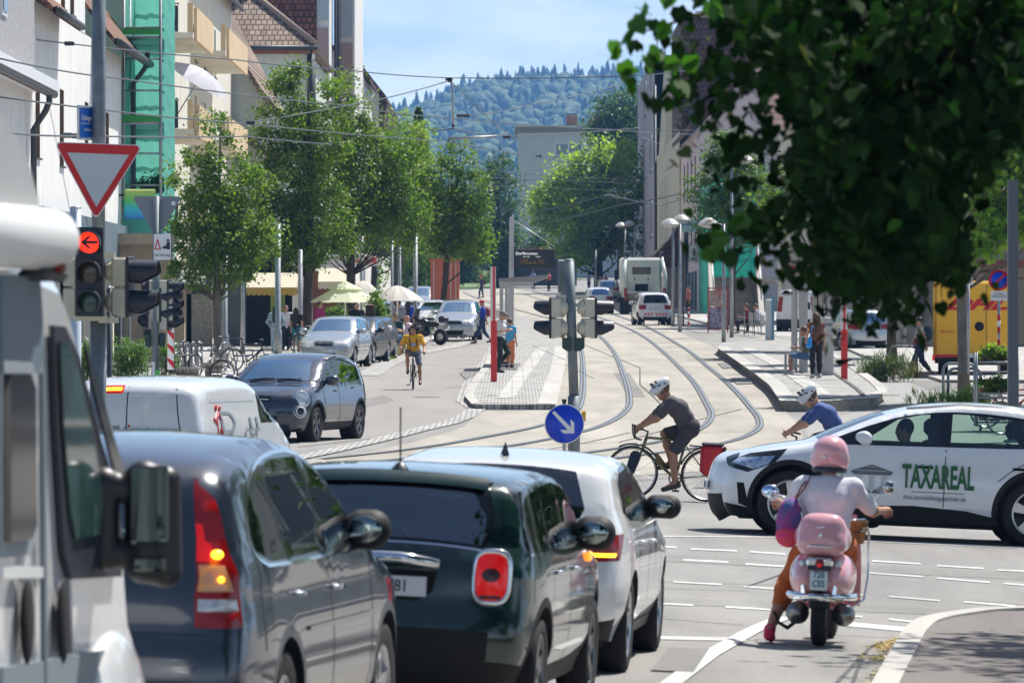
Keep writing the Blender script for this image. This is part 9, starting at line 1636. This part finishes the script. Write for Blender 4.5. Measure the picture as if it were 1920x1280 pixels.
# --- rider in yellow coming towards us
yb=bike('mountain bicycle ridden towards the camera by the rider in yellow',mat('frame_black',(.02,.02,.022),.3),R_=.34,guard=False);put(yb,(774-CX)*142.5/FP,143,-PI/2)
YC=dict(CY,pel=(-.25,0,.98),che=(-.12,0,1.26),nec=(-.05,0,1.42),hea=(.0,0,1.54),sL=(-.08,.19,1.34),sR=(-.08,-.19,1.34),eL=(.05,.30,1.13),eR=(.05,-.32,1.13),wL=(.26,.29,1.0),wR=(.26,-.29,1.0),kR=(.05,-.15,.90),aR=(-.0,-.14,.50),kL=(-.03,.16,.62),aL=(-.08,.18,.22))
M_yel_=cloth('yellow_tee',(.66,.34,.02));p=fig('cyclist with dark curly hair in a yellow T-shirt riding towards the camera',YC,yb.location,0,M_yel_,cloth('grey_blue_shorts',(.10,.12,.17)),M_drk,hair='curly',hairc=M_hdark,skin=M_skind,vox=.010,slv=.85,leg=.9,H=1.72,grip=.7);p.rotation_euler=yb.rotation_euler.copy();mb=MB();[mb.tube([(-.05,s*.09,1.40),(.03,s*.09,1.25),(.0,s*.07,1.05)],.012,5)for s in(-1,1)];mb.build('straps',M_drk,p);mb=MB();mb.ball((.015,.0,1.14),(.02,.07,.05),10,8);mb.build('shirt_print',mat('print_white',(.5,.5,.6),.8,c2=(.1,.1,.3),vscale=20),p)
cg=sdf_obj('tied_jacket',[((-.12,-.20,1.28),(-.18,-.33,1.0),.05,.09),((-.18,-.3,1.1),(-.2,-.36,.92),.06,.07)],cloth('beige_jacket',(.50,.42,.24)),p,.012,.05)
# --- standing, walking and sitting people
def at(px,Y,dz=0.):return XG(px,Y)+Vector((0,0,dz))
M_jean=cloth('light_jeans',(.28,.38,.50));M_teal=cloth('teal_cloth',(.01,.16,.22));M_redc=cloth('red_top',(.55,.05,.04));M_blu2=cloth('royal_blue',(.02,.05,.40))
w_=fig('woman with very long brown hair and black trousers standing with her back to us',dict(ST,wR=(.05,-.26,.84),eL=(.03,.25,1.16),wL=(.14,.22,1.0)),at(1530,145.5,.24),PI/2+R(20),cloth('brown_top',(.16,.06,.02)),M_drk,M_wh,hair='long',H=1.68,vox=.010,slv=.15,leg=1.95,female=True)
sb=E('shoulder_bag','bright blue shoulder bag hanging beside the long haired woman','bag',at(1519,145.2,.24));sdf_obj('sack',[((0,0,1.02),(-.03,0,.84),.05,.075)],mat('bag_blue',(.01,.28,.75),.5),sb,.012,.03);mb=MB();mb.tube([(.0,0,1.05),(.07,.02,1.36)],.012,5);mb.build('strap',_M['bag_blue'],sb)
fig('person in blue shorts and white trainers sitting on the platform bench',SIT,at(1512,149.5,.24),PI-R(5),cloth('grey_green_top',(.10,.12,.09)),cloth('blue_shorts',(.08,.15,.30)),M_wh,H=1.70,vox=.011,leg=.9,skin=M_skind)
w_=fig('walker in a patterned white blouse and navy trousers carrying a dark backpack',WK,at(1725,157),PI,mat('patterned_blouse',(.62,.60,.58),.8,c2=(.25,.16,.16),vscale=16),M_nav,cloth('grey_shoe',(.18,.18,.16)),hair='short',hairc=M_hdark,H=1.68,vox=.011,slv=.3,leg=1.75,fat=1.15);bag_on(w_,(-.21,0,1.22),(.12,.15,.20),mat('navy_bag',(.015,.035,.05),.8));bag_on(w_,(.12,.12,1.0),(.06,.10,.07),mat('maroon_bag',(.18,.015,.03),.6),'hip_bag')
w_=fig('pedestrian in royal blue with a red cap and a red and black backpack striding left',WK,at(905,220),PI,M_blu2,cloth('dark_capri',(.025,.04,.11)),M_drk,hat='cap',hairc=mat('cap_red',(.50,.03,.03),.7),hair='none',H=1.72,vox=.014,leg=1.55);bag_on(w_,(-.20,0,1.24),(.11,.15,.18),mat('red_bag',(.55,.04,.03),.6,c2=(.02,.02,.02),vscale=5))
w_=fig('small distant pedestrian in dark clothes with a backpack crossing the rails',dict(WK,aL=(.16,.09,.10),aR=(-.12,-.09,.12)),at(903,432),PI,M_nav,M_nav,M_drk,hat='cap',hairc=mat('cap_red',(.50,.03,.03),.7),hair='none',H=1.75,vox=.02,leg=1.9);bag_on(w_,(-.2,0,1.22),(.12,.14,.2),M_drk)
PH=dict(ST,hea=(.07,0,1.60),eL=(.02,.25,1.14),eR=(.02,-.25,1.14),wL=(.24,.08,1.20),wR=(.24,-.08,1.20),kL=(.18,.10,.55),aL=(-.02,.10,.34));fig('man in white T-shirt and dark green trousers leaning on the left shelter',PH,at(939,158,.12),-R(25),cloth('tee_plain',(.60,.60,.60)),cloth('dark_green_trousers',(.018,.028,.018)),M_drk,hat='cap',hairc=cloth('cap_grey',(.20,.17,.15)),H=1.74,vox=.011,slv=.8,leg=1.9)
fig('person in orange trousers and a blue top behind the man with the phone',ST,at(956,164,.12),R(60),cloth('sky_blue_top',(.08,.35,.60)),cloth('orange_trousers',(.60,.20,.08)),M_drk,H=1.45,vox=.014,slv=.4,leg=1.7)
fig('woman in denim jacket and light jeans standing in the queue, back turned',dict(ST,wL=(.12,.20,1.02),wR=(.12,-.20,1.02),eL=(-.04,.30,1.16),eR=(-.04,-.30,1.16)),at(517,197),PI/2,cloth('denim',(.26,.36,.40)),M_jean,M_wh,hair='long',hairc=M_hdark,H=1.7,vox=.013,slv=1.9,leg=1.95,female=True)
fig('woman in a white top and dark jacket facing the street at the queue',dict(ST,wL=(.16,.14,1.06)),at(536,203),-PI/2+R(20),cloth('white_top',(.60,.55,.60)),M_drk,M_wh,hair='bun',H=1.66,vox=.013,slv=.3,leg=1.95,female=True);fig('woman with dark hair and a teal skirt in the queue',ST,at(556,200),R(70),M_drk,M_teal,M_drk,hair='long',hairc=M_hdark,H=1.62,vox=.013,slv=.5,leg=.9,female=True)
fig('man in a magenta T-shirt standing behind the silver parked car',ST,at(599,205),-PI/2+R(60),cloth('magenta_tee',(.35,.02,.14)),M_nav,M_drk,H=1.78,vox=.014,fat=1.25,leg=1.9);fig('heavy man in a black T-shirt with sunglasses standing beside the wooden post',ST,at(669,198),-PI/2,M_drk,M_nav,M_drk,H=1.80,vox=.013,fat=1.35,leg=1.9,hairc=M_hbrown)
fig('woman in a red top and jeans seated at the cafe table',dict(SIT,che=(.06,0,.82),nec=(.12,0,1.0),hea=(.16,0,1.14)),at(727,201),R(75),M_redc,cloth('mid_jeans',(.10,.20,.35)),M_drk,H=1.70,vox=.012,slv=1.6,leg=1.9,female=True,hairc=mat('hair_auburn',(.22,.08,.03),.6));fig('man in a dark green shirt seated facing the woman in red',SIT,at(743,207),-R(100),cloth('bottle_green',(.01,.05,.05)),cloth('mid_jeans',(.10,.20,.35)),M_drk,H=1.75,vox=.012,leg=1.9,hairc=M_hdark)
fig('bald man in a pale pink shirt seated at the right of the cafe table',SIT,at(768,202),R(170),cloth('pale_pink_shirt',(.60,.48,.55)),cloth('mid_jeans',(.10,.20,.35)),M_drk,H=1.75,vox=.012,leg=1.9,hair='none',slv=1.2)
fig('person in a grey shirt standing under the white parasol',ST,at(748,222),R(90),cloth('grey_lilac',(.25,.25,.30)),M_drk,M_drk,H=1.70,vox=.016,leg=1.9);fig('person in a navy dress standing near the pale post',ST,at(766,226),R(60),M_blu2,M_nav,M_drk,H=1.65,vox=.016,leg=1.2,hair='long',hairc=M_hdark)
tb=E('cafe_table','small folding cafe table with wooden top between the seated guests','table',at(741,203));mb=MB();mb.box((0,0,.74),(.8,.6,.03),bev=.01);mb.build('table_top',mat('table_wood',(.40,.28,.16),.6),tb);[(lambda mb:(mb.tube([(x,-.25,0),(-x,.25,.73)],.014,5),mb.build('leg',M_zinc,tb)))(MB())for x in(-.3,.3)]
for k,(px,Y_,lb)in enumerate(((727,201,'wooden folding stool under the woman in red'),(768,202,'wooden folding stool under the bald man'),(743,207,'wooden stool under the man in dark green'))):
 o=E('stool',lb,'stool',at(px,Y_),0,'cafe stools');mb=MB();mb.box((0,0,.40),(.38,.38,.04),bev=.01);mb.build('seat',mat('stool_wood',(.42,.30,.18),.7),o);[(lambda mb:(mb.box((s*.15,t_*.15,.19),(.03,.03,.38)),mb.build('leg',_M['stool_wood'],o)))(MB())for s in(-1,1)for t_ in(-1,1)]
for i,(px,Y_,c_,lb)in enumerate(((1126,430,(.45,.40,.30),'tiny distant pedestrian in cream under the chestnut tree'),(1136,450,(.45,.08,.05),'tiny distant pedestrian in red under the chestnut tree'),(1104,470,(.3,.35,.5),'tiny distant pedestrian in pale blue under the chestnut tree'),(1000,500,(.30,.36,.62),'tiny pedestrian in light blue below the destination board'),(1029,490,(.55,.1,.12),'tiny pedestrian with red and white clothes by the grey wall'),(1291,300,(.35,.12,.10),'person in dark clothes beside the pink house lamp posts'))):
 fig(lb,ST,at(px,Y_),-PI/2+i,cloth('far_top_%d'%i,c_),M_drk,M_drk,H=1.7,vox=.024,leg=1.9,fing=False,group='people far down the street')
for px,lb,c_ in((1402,'person in dark red seated at the metal cafe chairs by the stairs',(.18,.02,.03)),(1420,'person in lilac seated at the metal cafe chairs by the stairs',(.45,.42,.55))):fig(lb,SIT,at(px,240,.09),R(180),cloth('seat_top_%d'%px,c_),M_drk,M_wh,H=1.7,vox=.016,leg=1.9)
for i,(px,lb)in enumerate(((1405,'slim metal cafe chair nearest the stairs'),(1416,'middle slim metal cafe chair by the stairs'),(1427,'slim metal cafe chair nearest the pillar machine'))):
 o=E('cafe_chair',lb,'chair',at(px,236,.09),R(20*i),'metal chairs outside the cream house');mb=MB();mb.box((0,0,.45),(.42,.42,.03));mb.build('seat',M_steel,o);mb=MB();[mb.box((-.2,y_,.70),(.03,.03,.5))for y_ in(-.18,-.06,.06,.18)];mb.build('backrest',M_steel,o)
 for s in(-1,1):
  for t_ in(-1,1):mb=MB();mb.tube([(s*.22,t_*.2,0),(s*.19,t_*.18,.45)],.014,5);mb.build('leg',M_steel,o)
# --- parked bicycles and the motorcycle
fr=[mat('frame_red',(.35,.03,.03),.5),mat('frame_black',(.02,.02,.022),.3),mat('frame_silver',(.4,.4,.42),.3,.8),mat('frame_violet',(.05,.03,.12),.4)]
for px,Y_,a,m_,lb in((452,146,25,fr[3],'violet framed city bicycle parked right beside the slate grey crossover'),(385,155,60,fr[2],'silver bicycle parked behind the stone pier'),(350,158,70,fr[1],'black bicycle parked among the racks by the pier'),(468,165,0,fr[1],'black bicycle lying across between the tree and the grey post'),(420,168,65,fr[2],'grey bicycle leaning near the first tree trunk'),(590,196,10,fr[1],'dark bicycle in front of the silver parked car'),(712,196,100,fr[2],'bicycle standing beside the thick wooden post'),(840,232,5,fr[1],'bicycle leaning on the street tree in the weed patch'),(1892,119,10,fr[0],'red and grey bicycle leaning at the thick grey mast'),(1916,116,25,fr[1],'dark bicycle with orange reflector at the right edge'),(560,200,80,fr[1],'dark bicycle beside the queue near the tall trunk')):
 o=bike(lb,m_,'parked bicycles',guard=px<1000,n=12);q=at(px,Y_);put(o,q.x,q.y,R(a))
for i,px in enumerate((330,341,352,363,374)):hoop(px,0,160+i*.8,['first curved bike rack hoop by the laurel','second curved bike rack hoop by the laurel','third curved bike rack hoop by the laurel','fourth curved bike rack hoop by the laurel','fifth curved bike rack hoop by the laurel'][i],.3,.9,R(70))
mo=E('motorcycle','parked motorcycle with black top box and silver exhaust behind the weeds','motorcycle',(0,0,0));tyre(mo,-.70,.32,.14,M_rims);tyre(mo,.75,.32,.12,M_rims);sdf_obj('body',[((-.5,0,.80),(.1,0,.80),.11,.12),((.1,0,.86),(.45,0,.88),.15,.13),((.0,0,.5),(.2,0,.45),.17,.16)],M_blkp,mo,.018,.08)
mb=MB();mb.box((-.85,0,1.0),(.34,.38,.26),bev=.08);mb.build('top_box',M_blk,mo);mb=MB();mb.tube([(.2,-.15,.35),(-.4,-.2,.45),(-.95,-.22,.68)],[.03,.05,.06],10);mb.build('exhaust',M_chr,mo);mb=MB();mb.tube([(.75,.07,.32),(.5,.07,1.0)],.03);mb.tube([(.75,-.07,.32),(.5,-.07,1.0)],.03);mb.tube([(.42,-.38,1.08),(.5,0,1.05),(.42,.38,1.08)],.015);mb.build('fork',M_zinc,mo);mb=MB();mb.plate([(.55,-.16,1.0),(.55,.16,1.0),(.42,.13,1.4),(.42,-.13,1.4)],(1,0,.3),.01);mb.build('windshield',M_gb,mo);q=at(800,218);put(mo,q.x,q.y,R(140))
dr=fig('driver in dark clothes at the wheel of the white lettered car',SIT,(0,0,0),0,M_drk,M_drk,M_drk,H=1.7,vox=.014,slv=1.8,leg=1.9,hairc=M_hdark);Mi=Matrix.Translation(ps.root.location)@ps.root.rotation_euler.to_matrix().to_4x4();dr.location=Mi@Vector((.02,.36,.10));dr.rotation_euler=ps.root.rotation_euler.copy()
